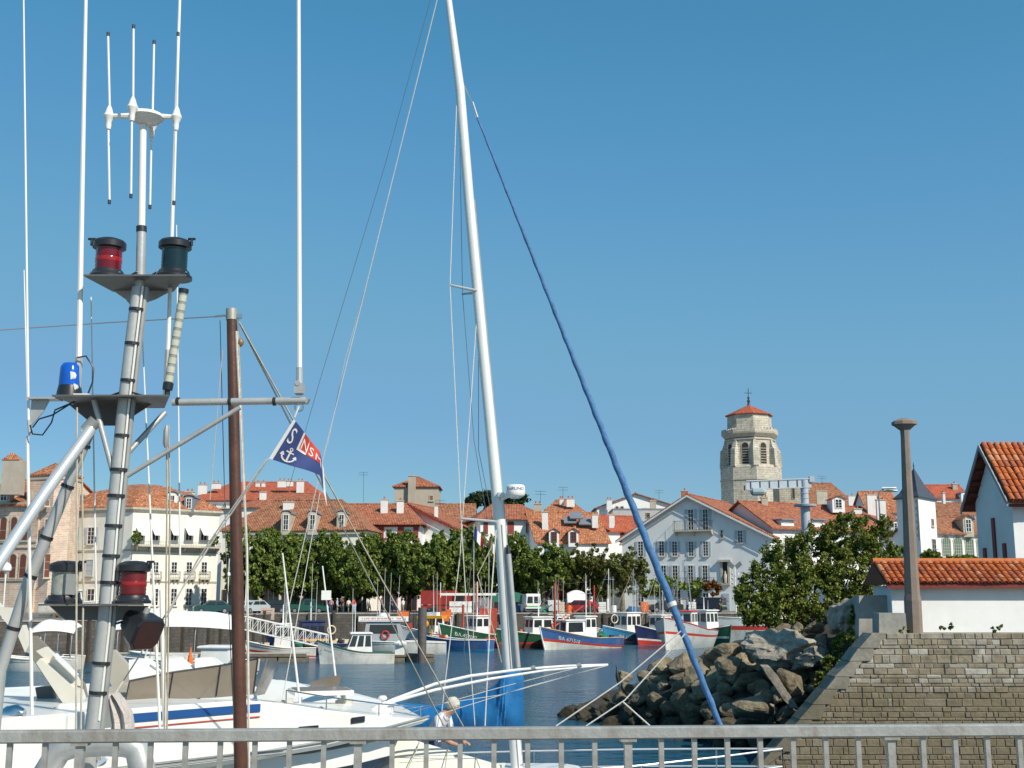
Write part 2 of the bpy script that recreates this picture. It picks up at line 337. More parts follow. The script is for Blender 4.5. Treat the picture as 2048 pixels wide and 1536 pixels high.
# ---------------- boulders ----------------
ROCKM = rock_mat('boulder', (0.075,0.058,0.036), (0.205,0.165,0.105), (0.36,0.295,0.195), 2.0)
ROCKW = rock_mat('weedy_boulder', (0.036,0.027,0.015), (0.11,0.082,0.045), (0.22,0.165,0.09), 3.0)
ROCKP = rock_mat('pale_limestone', (0.15,0.13,0.10), (0.36,0.32,0.255), (0.52,0.47,0.38), 2.8)
tide(ROCKM, 0.8, 1.3, (0.035,0.030,0.016), .8); tide(ROCKW, 0.5, 1.2, (0.022,0.020,0.010), .8)
def rock_b(c, rx, ry, rz, seed, sub=3, cuts=11, jag=0.10, lay=0.0):
    rg = random.Random(seed); bm = bmesh.new(); bmesh.ops.create_icosphere(bm, subdivisions=sub, radius=1.0)
    pl = []
    for i in range(cuts):
        d = Vector((rg.gauss(0,1), rg.gauss(0,1), rg.gauss(0,1))).normalized(); pl.append((d, rg.uniform(0.46, 0.80)))
    rot = Matrix.Rotation(rg.uniform(0,6.28), 3, 'Z')@Matrix.Rotation(rg.uniform(-0.5,0.5), 3, 'X')
    b = B(); vs = []
    for v in bm.verts:
        p = v.co.copy(); r = 1.0
        for d, k in pl:
            q = p.dot(d)
            if q > 0.05: r = min(r, k/q)
        p = p*r; nn = Vector((p.x*2.1+seed, p.y*2.1, p.z*2.1))
        p *= 1+jag*noise.fractal(nn, 0.9, 2.1, 4)
        if lay: p *= 1+lay*math.sin(p.z*17+2.5*noise.noise(nn))
        p = rot@p; vs.append((c[0]+p.x*rx, c[1]+p.y*ry, c[2]+p.z*rz))
    b.add(vs, [tuple(q.index for q in f.verts) for f in bm.faces]); bm.free(); return b
def on_slope(px, py):
    d = ray(px, py); Y = 45.0
    for _ in range(25):
        x = d.x/d.y*Y; Y = (5+SLOPE*ytoe(x))/(SLOPE-d.z/d.y)
    return EYE+d*(Y/d.y)
TOPL = [(1118,1418), (1150,1398), (1200,1378), (1250,1338), (1300,1325), (1345,1306), (1372,1300), (1420,1296), (1470,1284), (1500,1268), (1600,1230), (1700,1200)]
def topy(px):
    for (a, ya), (b_, yb) in zip(TOPL[:-1], TOPL[1:]):
        if px <= b_: return ya+(yb-ya)*(px-a)/(b_-a)
    return 1200
rr = random.Random(5); cnt = 0
py = 1492
while py > 1225:
    step = 41-(1492-py)*0.02; px = 1112+rr.uniform(0, 30)
    while px < 1655:
        if py > topy(px)+6 and px < 1655-(py-1250)*0.30+25:
            jx, jy = px+rr.uniform(-8,8), py+rr.uniform(-7,7)
            lowmark = G(jx, jy, 0.0)
            p = on_slope(jx, jy)
            s = mpp(py, p.y); r = rr.choice([17,20,23,26,30,36])*rr.uniform(.92,1.08)*s
            if px < 1270: r *= 0.75
            wet = p.z < 1.15
            if p.z > -0.6:
                cnt += 1
                b = rock_b((p.x, p.y+r*0.2, p.z-r*0.28), r*rr.uniform(0.95,1.35), r*rr.uniform(0.8,1.1), r*rr.uniform(0.72,1.0), 100+cnt, 3, rr.randint(9,15), 0.12)
                single('boulder', b, ROCKW if wet and rr.random() < 0.8 else ROCKM,
                       ('big ' if r > 25*s else 'small ')+('dark weedy boulder by the water ' if wet else 'dry grey-brown boulder piled ')+('at the left tip of the mound' if jx < 1215 else 'under the two pale ropes' if jx < 1320 else 'left of the blue furled sail' if jx < 1395 else 'right of the blue furled sail' if jx < 1480 else 'under the pale jagged slab' if jx < 1560 else 'against the sloping wall end')+('' if wet else ' in the upper rows' if jy < 1370 else ' in the middle rows'),
                       'boulder', 'boulders along the waterline' if wet else 'boulders of the upper mound', smooth=False)
        px += step*rr.uniform(0.85, 1.2)
    py -= rr.uniform(22, 27)
def px_rock(name, label, cx, cy, w, h, Y, m, seed, jag=0.16, lay=0.0, sub=4, ry=None, cuts=9):
    p = P(cx, cy, Y); s = mpp(cy, Y)
    return single(name, rock_b(p, w*s/2, (ry or w*s/2*0.8), h*s/2, seed, sub, cuts, jag, lay), m, label, 'boulder', smooth=False)
px_rock('limestone_slab', 'large pale jagged limestone slab lying below the green bush', 1562, 1295, 165, 92, 42.6, ROCKP, 901, 0.30, 0.05, ry=1.3)
px_rock('limestone_slab', 'smaller pale layered slab right of the large jagged slab', 1618, 1318, 80, 54, 41.6, ROCKP, 902, 0.26, 0.06, ry=0.8)
px_rock('upright_rock', 'tall pale upright rock among bushes beside the mole wall', 1688, 1236, 66, 108, 42.6, ROCKP, 903, 0.25, 0.03, ry=0.9)
px_rock('rounded_boulder', 'big rounded grey boulder in the lower middle of the mound', 1505, 1412, 84, 74, 40.7, ROCKM, 905, 0.08)
px_rock('rounded_boulder', 'round boulder just under the shadow below the bush', 1462, 1332, 62, 52, 43.2, ROCKM, 906, 0.08)
px_rock('rounded_boulder', 'squarish grey boulder next to the mole wall slope', 1578, 1365, 76, 62, 40.6, ROCKM, 907, 0.10)
p = P(1558, 1372, 39.9)
single('limestone_plank', B().loft([[(p.x+dx+w*a, p.y+d, p.z+dz+h*b_) for a, d, b_ in ((-1,0.0,-.5),(1,0.0,-.6),(1.1,.5,.5),(-.9,.5,.6))] for dx, dz, w, h in ((-.38,.62,.13,.05),(-.2,.36,.17,.06),(.05,-.02,.15,.07),(.3,-.42,.16,.06),(.5,-.66,.1,.05))]), ROCKP,
       'narrow pale slab leaning steeply between the grey boulders', 'boulder')
# cormorant on the rocks
p = on_slope(1236, 1368); b = B()
b.loft([[(p.x+cx+r*math.cos(a)*0.8, p.y+r*math.sin(a), p.z+z) for a in [i*math.pi/4 for i in range(8)]] for z, r, cx in ((-0.2,.02,.05),(0.0,.05,.03),(0.15,.09,.0),(0.32,.10,-.02),(0.46,.06,-.04),(0.56,.03,-.05),(0.66,.03,-.04),(0.71,.035,-.07),(0.74,.012,-.14),(0.735,.004,-.20))])
single('cormorant', b, mat('black_feathers', (0.02,0.025,0.02), 0.6), 'black cormorant standing upright on a rock by the water', 'bird', smooth=True)

# ---------------- stone wall of the mole ----------------
WY = 37.0
def wp(px, py): p = P(px, py, WY); return p.x, p.z
WALLTOP = P(1900, 1266, WY).z
root = thing('mole_wall', 'stone block mole wall with sloping concrete end on the right', 'wall', (14, WY+0.6, 0))
MORT = mat('wall_mortar', (0.225,0.195,0.15), 0.95, var=0.3, scale=2, bump=0.3)
XL_t = P(1752, 1266, WY).x; XL_b = P(1560, 1490, WY).x; zb = -0.5
sl_ = (XL_b-XL_t)/(P(1560,1490,WY).z-WALLTOP)
def xleft(z): return XL_t+sl_*(z-WALLTOP)
XR = 34.0
obj('core', B().prism([(xleft(zb),WY,zb),(XR,WY,zb),(XR,WY,WALLTOP-0.03),(XL_t,WY,WALLTOP-0.03)], (0,0.9,0)), MORT, root)
CONC = mat('old_concrete', (0.34,0.325,0.29), 0.9, var=0.22, scale=1.6, bump=0.25, stain=(0.13,0.12,0.10), stain_amt=0.6)
zs = [WALLTOP, 3.5, 3.12, 2.66, 2.3, 1.86, 1.42, 1.0, 0.5, zb]; rj = random.Random(3)
for i in range(9):
    z1, z0 = zs[i]-0.008, zs[i+1]+0.008; w1 = 0.42+0.12*(i % 2); w0 = w1
    obj('coping_block', B().prism([(xleft(z0)-0.12+rj.uniform(-.05,.05),WY-0.075-rj.uniform(0,.03),z0),(xleft(z0)+w0,WY-0.075,z0),(xleft(z0)+w0+.1,WY-0.075,(z0+z1)/2),(xleft(z1)+0.30,WY-0.075,z1),(xleft(z1)-0.12+rj.uniform(-.05,.05),WY-0.075-rj.uniform(0,.03),z1)], (0,1.0,0)), CONC, root)
STW = [block for block in (mat('wall_stone_brown', (0.25,0.205,0.14), 0.9, var=0.35, scale=3, bump=0.5, bscale=9), mat('wall_stone_grey', (0.30,0.265,0.205), 0.9, var=0.3, scale=3, bump=0.5, bscale=9),
        mat('wall_stone_dark', (0.19,0.16,0.11), 0.9, var=0.35, scale=3, bump=0.5, bscale=9), mat('wall_stone_pale', (0.40,0.37,0.31), 0.9, var=0.3, scale=3, bump=0.5, bscale=9))]
for m_ in STW+[MORT]: tide(m_, 2.1, 2.75, (0.145,0.112,0.062), .62)
COPE = tide(mat('coping_stone', (0.25,0.225,0.18), 0.9, var=0.3, scale=2.2, bump=0.35, stain=(0.11,0.10,0.075), stain_amt=0.7, stain_scale=1.2), 1.9, 2.7, (0.13,0.105,0.06), .7)
for c_ in root.children:
    if c_.name.startswith('coping_block'): c_.data.materials[0] = COPE
rs = random.Random(11); z = WALLTOP-0.005; stones = []
while z > -0.3:
    h = rs.choice([0.10,0.13,0.15,0.17,0.19,0.23])*rs.uniform(.93,1.07); x = xleft(z)+0.22+0.10*rs.random()
    while x < 21:
        w = rs.choice([.14,.2,.26,.3,.36,.44,.6])*rs.uniform(.9,1.15); k = rs.random()
        # low courses are tide-stained and darker
        pal = [0.40,0.80,0.96] if z > 3.1 else ([0.42,0.78,0.88] if z > 2.35 else [0.60,0.66,0.985])
        mi = 0 if k < pal[0] else 1 if k < pal[1] else 2 if k < pal[2] else 3
        stones.append((x+0.005, x+w-0.005, z-h+0.005, z-0.005, rs.uniform(0.012,0.045), mi)); x += w
    z -= h
vis = [s for s in stones if 1195+(5-s[3])*2480/WY < 1500 and 1024+s[0]/WY*2480 < 2075]
vis.sort(key=lambda s: -(s[1]-s[0])*(s[3]-s[2])); parts = set(vis[:295]); rest = B()
def stone(b, s, mi=0):
    x0,x1,z0,z1,d,_ = s; e = 0.018; y = WY-d
    j = [rs.uniform(-0.008,0.008) for _ in range(8)]
    b.add([(x0,WY+.02,z0),(x1,WY+.02,z0),(x1,WY+.02,z1),(x0,WY+.02,z1),(x0+j[0],y+.018,z0+j[1]),(x1+j[2],y+.018,z0+j[3]),(x1+j[4],y+.018,z1+j[5]),(x0+j[6],y+.018,z1+j[7]),
           (x0+e,y,z0+e),(x1-e,y,z0+e),(x1-e,y+j[0],z1-e),(x0+e,y,z1-e)],
          [(0,1,5,4),(1,2,6,5),(2,3,7,6),(3,0,4,7),(4,5,9,8),(5,6,10,9),(6,7,11,10),(7,4,8,11),(8,9,10,11)], mi)
for s in stones:
    if s in parts:
        b = B(); stone(b, s); obj('stone', b, STW[s[5]], root)
    else: stone(rest, s, s[5])
obj('stonework', rest, STW, root, kind='stuff')
# concrete end block above the slope, and an old low pillar behind it
p0 = P(1754, 1226, 37.6); p1 = P(1812, 1258, 37.6)
b = B().prism([(p0.x,37.5,3.75),(p1.x,37.5,3.75),(p1.x-.02,37.5,p0.z),(p0.x+.03,37.5,p0.z)], (0,0.7,0))
single('concrete_block', b, CONC, 'short concrete block at the top of the wall slope', 'block')
p0 = P(1712, 1190, 40.5); p1 = P(1786, 1225, 40.5)
single('stone_pillar_stub', B().prism([(p0.x,40.5,3.2),(p1.x,40.5,3.2),(p1.x-.05,40.5,p0.z),(p0.x+.1,40.5,p0.z-0.02)], (0,0.8,0)), CONC, 'old stone stub with flat top behind the concrete block', 'block')

# ---------------- stone column ----------------
ct = P(1816, 858, 38.6); cbm = P(1828, 1262, 38.6); s = mpp(1100, 38.6)
root = thing('stone_column', 'tall tapering stone column with broad flat cap on the mole', 'column', (cbm.x, 38.6, 3.85))
COLM = mat('column_stone', (0.225,0.175,0.14), 0.85, var=0.14, scale=2.5, bump=0.2, bscale=14)
def colsec(t, r): 
    c = Vector((cbm.x+(ct.x-cbm.x)*t*0.4, 38.6, 3.86+(ct.z-3.86)*t))
    return [c+Vector((r*math.cos(a+R(22)), r*math.sin(a+R(22)), 0)) for a in [i*math.pi/4 for i in range(8)]]
obj('shaft', B().loft([colsec(0,.27),colsec(.16,.265),colsec(.19,.235),colsec(.5,.19),colsec(.96,.135),colsec(1,.15)]), COLM, root)
cz = ct.z; cx_ = cbm.x+(ct.x-cbm.x)*0.4
obj('cap', B().loft([[(cx_+sx*w, 38.6+sy*w*0.8, cz+dz) for sx, sy in ((-1,-.6),(-.4,-1),(.5,-1),(1,-.5),(1,.6),(.4,1),(-.5,1),(-1,.5))] for dz, w in ((-.03,.16),(.10,.30),(.14,.375),(.24,.37),(.31,.24),(.36,.05))]), COLM, root)

# ---------------- low shed with tiled roof, and the tall house, both on the mole ----------------
WALLW = mat('white_render', (0.80,0.80,0.78), 0.85, var=0.05, scale=1.5, bump=0.05, bscale=12, stain=(0.55,0.55,0.52), stain_amt=0.2)
TILE = [mat('clay_tile_%d' % i, c, 0.8, var=0.22, scale=5, bump=0.15) for i, c in enumerate([(0.42,0.105,0.025), (0.47,0.135,0.035), (0.36,0.085,0.022), (0.52,0.22,0.10), (0.34,0.10,0.045)])]
REDW = mat('oxblood_timber', (0.18,0.022,0.015), 0.6, var=0.2, scale=3)
GREYW = mat('grey_board', (0.30,0.31,0.32), 0.7, var=0.1)
def tile_mesh(name, p, L, rad, m):
    """one barrel tile, lying along +x(local) with its mouth at x = 0"""
    b = B(); n = 7
    for k, (x, r, z) in enumerate(((0, rad, 0.018), (L, rad*0.84, 0.0))): pass
    vs = []
    for x, r, z in ((0, rad, 0.02), (L, rad*0.84, 0.0)):
        for t in (0.0, 0.016):
            vs += [(x, (r-t)*math.cos(math.pi*i/n), z+(r-t)*0.8*math.sin(math.pi*i/n)) for i in range(n+1)]
    k = n+1; fs = []
    for i in range(n):
        fs += [(i, i+1, 2*k+i+1, 2*k+i), (k+i, 3*k+i, 3*k+i+1, k+i+1), (i, k+i, k+i+1, i+1), (2*k+i, 2*k+i+1, 3*k+i+1, 3*k+i)]
    fs += [(0, 2*k, 3*k, k), (n, k+n, 3*k+n, 2*k+n)]
    b.add(vs, fs); me = bpy.data.meshes.new(name); me.from_pydata(b.v, [], b.f); me.materials.append(m)
    me.polygons.foreach_set('use_smooth', [True]*len(me.polygons)); me.update()
    try: me.set_sharp_from_angle(angle=R(50))
    except Exception: pass
    return me
def tile_field(parent, e0, e1, up, pitch, rowlen, rows, seed=1, rad=None):
    """barrel tiles: e0->e1 along the eave, up = slope vector from eave to ridge (world)"""
    org = Vector(root_of(parent).location); e0, e1, up = Vector(e0), Vector(e1), Vector(up)
    u = (e1-e0); W = u.length; u.normalize(); s_ = up.normalized(); nrm = u.cross(s_)
    if nrm.z < 0: nrm = -nrm
    rad = rad or pitch*0.46; L = up.length/rows; cols = int(W/pitch)
    mes = [tile_mesh('tile', None, L*1.16, rad, m) for m in TILE]; rg = random.Random(seed)
    yv = nrm.cross(s_); base = Matrix((s_, yv, nrm)).transposed()
    for c in range(cols):
        for r_ in range(rows):
            o = bpy.data.objects.new('tile', mes[rg.choice([0,0,1,1,2,3,4])]); COL.objects.link(o); o.parent = parent
            pos = e0+u*(pitch*(c+0.5)+rg.uniform(-.006,.006))+s_*(L*r_-0.05+rg.uniform(-.012,.012))+nrm*(0.012+0.006*(r_ % 2))
            o.matrix_local = Matrix.Translation(pos-org)@(base@Matrix.Rotation(rg.uniform(-.05,.05),3,'Z')).to_4x4()
# low shed
SY = 40.0
a = P(1782, 1170, SY); e = P(1770, 1168, SY-0.25); ze = P(1900, 1166, SY-0.3).z; zr = P(1900, 1124, SY+1.0).z; X1 = 21.0
root = thing('boathouse', 'low white shed roofed with orange barrel tiles behind the stone column', 'shed', ((a.x+X1)/2, SY+0.9, 3.86))
obj('wall', B().box(a.x, X1, SY, SY+2.0, 3.86, ze-0.08), WALLW, root)
obj('fascia', B().box(e.x+.02, X1+.2, SY-0.34, SY-0.26, ze-0.17, ze-0.02), REDW, root)
rf = obj('roof', B().prism([(e.x,SY-0.33,ze-0.035),(e.x,SY+1.0,zr-0.035),(e.x,SY+2.3,ze-0.035)], (X1-e.x+0.1,0,0)), mat('tile_bed', (0.20,0.06,0.03), 0.9), root)
tile_field(rf, (e.x,SY-0.36,ze), (X1,SY-0.36,ze), (0,1.36,zr-ze), 0.222, 0.4, 6, 3)
rb = B()
for i in range(26): rb.tube([(e.x+i*0.37,SY+1.0,zr+0.02),(e.x+i*0.37+0.40,SY+1.0,zr+0.035)], [0.115,0.10], 10)
obj('ridge_tiles', rb, TILE[1], rf, True)
# tall house at the right edge: shaded gable, tiled slope towards us
HY = 44.4
gl = P(1962, 1120, HY+3.2); gr = P(2032, 1120, HY); 
xg = gr.x; ez = P(2036, 985, HY-0.4).z; rz_ = P(1974, 888, HY+1.8).z; dpt = 3.5; X1 = 30.0
xa = xg-0.9
root = thing('timbered_house', 'tall white house with orange barrel tile roof at the right edge', 'house', (24, HY+3, 3.86))
uX = Vector((1.0, 0.0, 0)); xg0 = gr.x
obj('wall', B().box(xg0, X1, HY, HY+dpt, 3.86, ez-0.1), WALLW, root)
obj('gable_wall', B().prism([(xg0+.003,HY+.003,ez-0.1),(xg0+.003,HY+dpt-.003,ez-0.1),(xg0+.003,HY+dpt/2,rz_-0.3)], (0.3,0,0)), WALLW, root)
ov = 0.34
sec = [(HY-0.55,ez-0.28),(HY+dpt/2,rz_),(HY+dpt+0.55,ez-0.28),(HY+dpt+0.55,ez-0.40),(HY+dpt/2,rz_-0.16),(HY-0.55,ez-0.40)]
rf = obj('roof', B().prism([(xg0-ov,y,z) for y, z in sec], (X1-xg0+ov,0,0)), mat('tile_bed', (0.2,0.06,0.03), 0.9), root)
tile_field(rf, (xg0-ov,HY-0.6,ez-0.29), (24.2,HY-0.6,ez-0.29), (0,dpt/2+0.6,rz_-ez+0.31), 0.235, 0.42, 9, 4)
obj('barge_board', B().prism([(xg0-ov-.03,y,z-.02) for y, z in sec[:3]]+[(xg0-ov-.03,y,z-.22) for y, z in reversed(sec[:3])], (-0.05,0,0)), GREYW, root)
for k in range(5):
    f = (k+0.7)/5.4
    for sgn in (0, 1):
        y = HY-0.4+(dpt/2+.3)*f if not sgn else HY+dpt+0.4-(dpt/2+.3)*f; zz = ez-0.45+(rz_-ez+.2)*f
        obj('purlin', B().box(xg0-ov+.03, xg0+.1, y-.07, y+.07, zz-0.14, zz), REDW, root)
for y0_, z0_, z1_ in ((HY+.9,4.1,7.0), (HY+1.8,3.9,8.0), (HY+2.8,4.1,6.9)):
    obj('timber_post', B().box(xg0-.06, xg0+.02, y0_-.13, y0_+.13, z0_, z1_), REDW, root)
obj('eave_beam', B().box(xg0-ov+.1, X1, HY-0.40, HY-0.28, ez-0.52, ez-0.41), REDW, root)
# gable roof of the next house just behind
nb = thing('tiled_house', 'house roof edge with dark eaves just behind the tall timbered house', 'house', (26, 56, 3.86))
q0 = P(1992, 925, 57)
obj('wall', B().box(q0.x+.6, 34, 55.4, 58.6, 3.86, q0.z-1.4), WALLW, nb)
obj('roof', B().prism([(q0.x,54.9,q0.z-1.9),(q0.x,57,q0.z),(q0.x,59.1,q0.z-1.9),(q0.x,59.1,q0.z-2.1),(q0.x,57,q0.z-.2),(q0.x,54.9,q0.z-2.1)], (14,0,0)), TILE[1], nb)
for i in range(4):
    obj('eave_bracket', B().box(q0.x-0.12+.08*i, q0.x-.04+.08*i, 53.3+.5*i, 53.6+.5*i, q0.z-3.2+.1*i, q0.z-1.9+.3*i), REDW, nb)
# iron column lamp and crane are in the harbour section
# ================= town =================
class Facade:
    """vertical plane between two ground points, measured by photograph pixels"""
    def __init__(s, root, A, Bp):
        s.root = root; s.A = Vector((A[0],A[1],0)); s.Bp = Vector((Bp[0],Bp[1],0)); s.u = (s.Bp-s.A).normalized(); s.W = (s.Bp-s.A).length
        s.n = Vector((s.u.y,-s.u.x,0))
    def pt(s, px, py):
        d = ray(px, py); t = (s.A-EYE).dot(s.n)/d.dot(s.n); p = EYE+d*t
        return (p-s.A).dot(s.u), p.z
    def w(s, u, z, d=0.0): q = s.A+s.u*u+s.n*d; return Vector((q.x, q.y, z))
    def bx(s, b, u0, u1, z0, z1, d0, d1, mi=0):
        return b.obox(s.w((u0+u1)/2,(z0+z1)/2,(d0+d1)/2), s.u*((u1-u0)/2), s.n*((d1-d0)/2), (0,0,(z1-z0)/2), mi)
    def win(s, x0, y0, x1, y1, frame=None, mull=(1,3), shut=None, arch=False, sill=True, glass=None, reveal=None, name='window', sw=0.48):
        u0, z1 = s.pt(x0, y0); u1, z0 = s.pt(x1, y1)
        s.winw(u0, u1, z0, z1, frame, mull, shut, arch, sill, glass, reveal, name, sw)
    def winw(s, u0, u1, z0, z1, frame=None, mull=(1,3), shut=None, arch=False, sill=True, glass=None, reveal=None, name='window', sw=0.48):
        frame = frame or WHITE; t = 0.06; b = B(); zt = z1-(u1-u0)/2 if arch else z1
        s.bx(b,u0-t,u0+t*.6,z0,zt,0.0,.09); s.bx(b,u1-t*.6,u1+t,z0,zt,0.0,.09); s.bx(b,u0-t,u1+t,z0-t,z0+t*.6,.002,.092)
        if arch:
            c = (u0+u1)/2; r = (u1-u0)/2; N = 8
            for i in range(N):
                a0, a1 = math.pi*i/N, math.pi*(i+1)/N
                b.prism([s.w(c+k*math.cos(a),zt+k*math.sin(a),.0) for k, a in ((r-.03,a0),(r+.14,a0),(r+.14,a1),(r-.03,a1))], s.n*.085)
        else: s.bx(b,u0-t,u1+t,z1-t*.6,z1+t,.002,.092)
        for i in range(1, mull[0]+1):
            u = u0+(u1-u0)*i/(mull[0]+1); s.bx(b,u-.03,u+.03,z0,z1 if not arch else z1-.05,.03,.075)
        for i in range(1, mull[1]+1):
            z = z0+(zt-z0)*i/(mull[1]+1); s.bx(b,u0,u1,z-.02,z+.02,.032,.072)
        w = obj(name, b, frame, s.root)
        g = B()
        if arch:
            c = (u0+u1)/2; r = (u1-u0)/2
            g.prism([s.w(u0,z0,.02),s.w(u1,z0,.02)]+[s.w(c+r*math.cos(a),zt+r*math.sin(a),.02) for a in [math.pi*i/8 for i in range(9)]], s.n*.025)
        else: s.bx(g,u0,u1,z0,z1,.012,.045)
        obj('pane', g, glass or DGLASS, w)
        if sill: obj('sill', s.bx(B(),u0-.15,u1+.15,z0-t-.12,z0-t-.005,.0,.2), STONE, w)
        if shut:
            k = (u1-u0)*sw
            for a, c in ((u0-t-.02-k,u0-t-.02),(u1+t+.02,u1+t+.02+k)):
                sb = s.bx(B(),a,c,z0,z1,.03,.075)
                for j in range(3): s.bx(sb,a+.06,c-.06,z0+(z1-z0)*(j+.08)/3,z0+(z1-z0)*(j+.9)/3,.075,.088)
                obj('shutter', sb, shut, w)
STONE = mat('cut_stone', (0.46,0.42,0.34), 0.85, var=0.18, scale=1.5)
CREAM = mat('cream_render', (0.80,0.77,0.68), 0.85, var=0.06, scale=0.6, stain=(0.5,0.46,0.38), stain_amt=0.45)
OLDW = mat('old_white_render', (0.74,0.73,0.70), 0.85, var=0.06, scale=0.5, stain=(0.5,0.49,0.46), stain_amt=0.35)
BEIGE = mat('beige_render', (0.42,0.37,0.30), 0.85, var=0.12, scale=0.7, stain=(0.28,0.25,0.2), stain_amt=0.4)
PALEG = mat('pale_grey_render', (0.78,0.785,0.77), 0.85, var=0.05, scale=0.4, stain=(0.5,0.5,0.48), stain_amt=0.3)
T_OR = tile_mat('roof_orange', [(0.17,0.06,0.032), (0.38,0.125,0.06), (0.52,0.25,0.14)], [0.36,0.52,0.70])
T_RED = tile_mat('roof_red', [(0.33,0.075,0.035), (0.44,0.10,0.045), (0.49,0.14,0.07)], [0.3,0.5,0.7])
T_BR = tile_mat('roof_brown', [(0.14,0.06,0.035), (0.32,0.125,0.06), (0.46,0.26,0.15)], [0.34,0.5,0.68])
T_MOT = tile_mat('roof_mottled', [(0.20,0.06,0.03), (0.43,0.15,0.06), (0.62,0.42,0.27)], [0.38,0.52,0.64], scale=3.2)
SLATE = mat('slate', (0.055,0.065,0.085), 0.6, var=0.25, scale=3)
ZINC = mat('zinc', (0.22,0.24,0.27), 0.5, 0.2, var=0.12)
SHUTG = mat('shutter_grey', (0.42,0.47,0.52), 0.6, var=0.08)
SHUTR = mat('shutter_red', (0.24,0.035,0.025), 0.6, var=0.12)
IRON = mat('wrought_iron', (0.06,0.06,0.065), 0.5, 0.3)
POT = mat('chimney_pot', (0.42,0.13,0.06), 0.8, var=0.2)
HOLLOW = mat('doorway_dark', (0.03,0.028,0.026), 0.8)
def XY(px, Y): p = P(px, 1195, Y); return (p.x, p.y)
class House: pass
def house(name, label, A, Bp, ye, yr, depth, roof, wall, tile, over=0.5, ap=None, cat='house', base=3.2, group=None, hip=0.3, rise=None, ydr=None):
    h = House(); a = Vector(XY(*A)+(0,)); b_ = Vector(XY(*Bp)+(0,)); u = (b_-a).normalized(); n = Vector((u.y,-u.x,0)); W = (b_-a).length
    c_, d_ = b_-n*depth, a-n*depth; mid = (a+b_)/2
    ze = P(A[0], ye, A[1]).z*0.5+P(Bp[0], ye, Bp[1]).z*0.5
    zr = P((A[0]+Bp[0])/2, yr, (A[1]+Bp[1])/2+(0 if roof == 'gable' else depth*0.5)).z
    h.root = thing(name, label, cat, (mid.x-n.x*depth/2, mid.y-n.y*depth/2, base), group=group)
    h.ze, h.zr, h.a, h.b, h.c, h.d, h.u, h.n, h.W, h.depth = ze, zr, a, b_, c_, d_, u, n, W, depth
    V = lambda q, z: Vector((q.x, q.y, z))
    wb = B().prism([V(q, base) for q in (a,b_,c_,d_)], (0,0,ze-base)); t = 0.16
    rb = B(); o = over
    A_, B_, C_, D_ = a-u*o+n*o, b_+u*o+n*o, c_+u*o-n*o, d_-u*o-n*o
    if roof == 'side':
        m = 0.5; r0, r1 = (a+d_)/2-u*o*.8, (b_+c_)/2+u*o*.8; k = o*(zr-ze)/(depth/2)
        rb.prism([V(A_,ze-k),V(B_,ze-k),V(r1,zr),V(r0,zr)], (0,0,t)); rb.prism([V(C_,ze-k),V(D_,ze-k),V(r0,zr),V(r1,zr)], (0,0,t))
        for q0, q1, s_ in ((d_,a,1),(b_,c_,-1)): wb.prism([V(q0,ze-.01),V(q1,ze-.01),V((q0+q1)/2,zr-.05)], u*0.25*s_)
        rl = (V(r0,zr+t), V(r1,zr+t))
    elif roof == 'gable':
        f = ap if ap is not None else 0.5; m0, m1 = a+u*W*f, d_+u*W*f
        k0 = o*(zr-ze)/(W*f); k1 = o*(zr-ze)/(W*(1-f))
        rb.prism([V(A_,ze-k0),V(D_,ze-k0),V(m1-n*o,zr),V(m0+n*o,zr)], (0,0,t)); rb.prism([V(B_,ze-k1),V(C_,ze-k1),V(m1-n*o,zr),V(m0+n*o,zr)], (0,0,t))
        wb.prism([V(a,ze-.01),V(b_,ze-.01),V(m0,zr-.03)], -n*0.3); wb.prism([V(d_,ze-.01),V(c_,ze-.01),V(m1,zr-.03)], n*0.3)
        rl = (V(m0+n*o,zr+t), V(m1-n*o,zr+t))
    elif roof == 'hip':
        i_ = min(W*hip, W*0.49); r0, r1 = (a+d_)/2+u*i_, (b_+c_)/2-u*i_
        for q in ([A_,B_,r1,r0],[B_,C_,r1],[C_,D_,r0,r1],[D_,A_,r0]): rb.prism([V(x, zr if x in (r0,r1) else ze) for x in q], (0,0,t))
        rl = (V(r0,zr+t), V(r1,zr+t))
    else:
        rb.prism([V(q,ze) for q in (A_,B_,C_,D_)], (0,0,0.25)); rl = None
    h.wall = obj('wall', wb, wall, h.root); h.roof = obj('roof', rb, tile, h.root)
    if rl: obj('ridge', B().tube(rl, 0.13, 6), tile, h.roof)
    h.f = Facade(h.root, (a.x,a.y), (b_.x,b_.y)); h.side = Facade(h.root, (b_.x,b_.y), (c_.x,c_.y)); h.lside = Facade(h.root, (d_.x,d_.y), (a.x,a.y))
    return h
def chimney(h, px0, px1, yt, yb, Y, m=None, pots=2, dep=0.6, cap=True):
    p0, p1 = P(px0, yt, Y), P(px1, yb, Y); b = B().box(p0.x,p1.x,Y-dep/2,Y+dep/2,p1.z,p0.z)
    c = obj('chimney', b, m or OLDW, h.root)
    if cap:
        obj('chimney_cap', B().box(p0.x-.08,p1.x+.08,Y-dep/2-.08,Y+dep/2+.08,p0.z,p0.z+.13), STONE, c)
        w = (p1.x-p0.x)/max(1, pots)
        for i in range(pots): obj('chimney_pot', B().lathe((p0.x+w*(i+.5),Y,p0.z+.13), [(.13,0),(.11,.3),(.14,.34)], 8), POT, c)
    return c
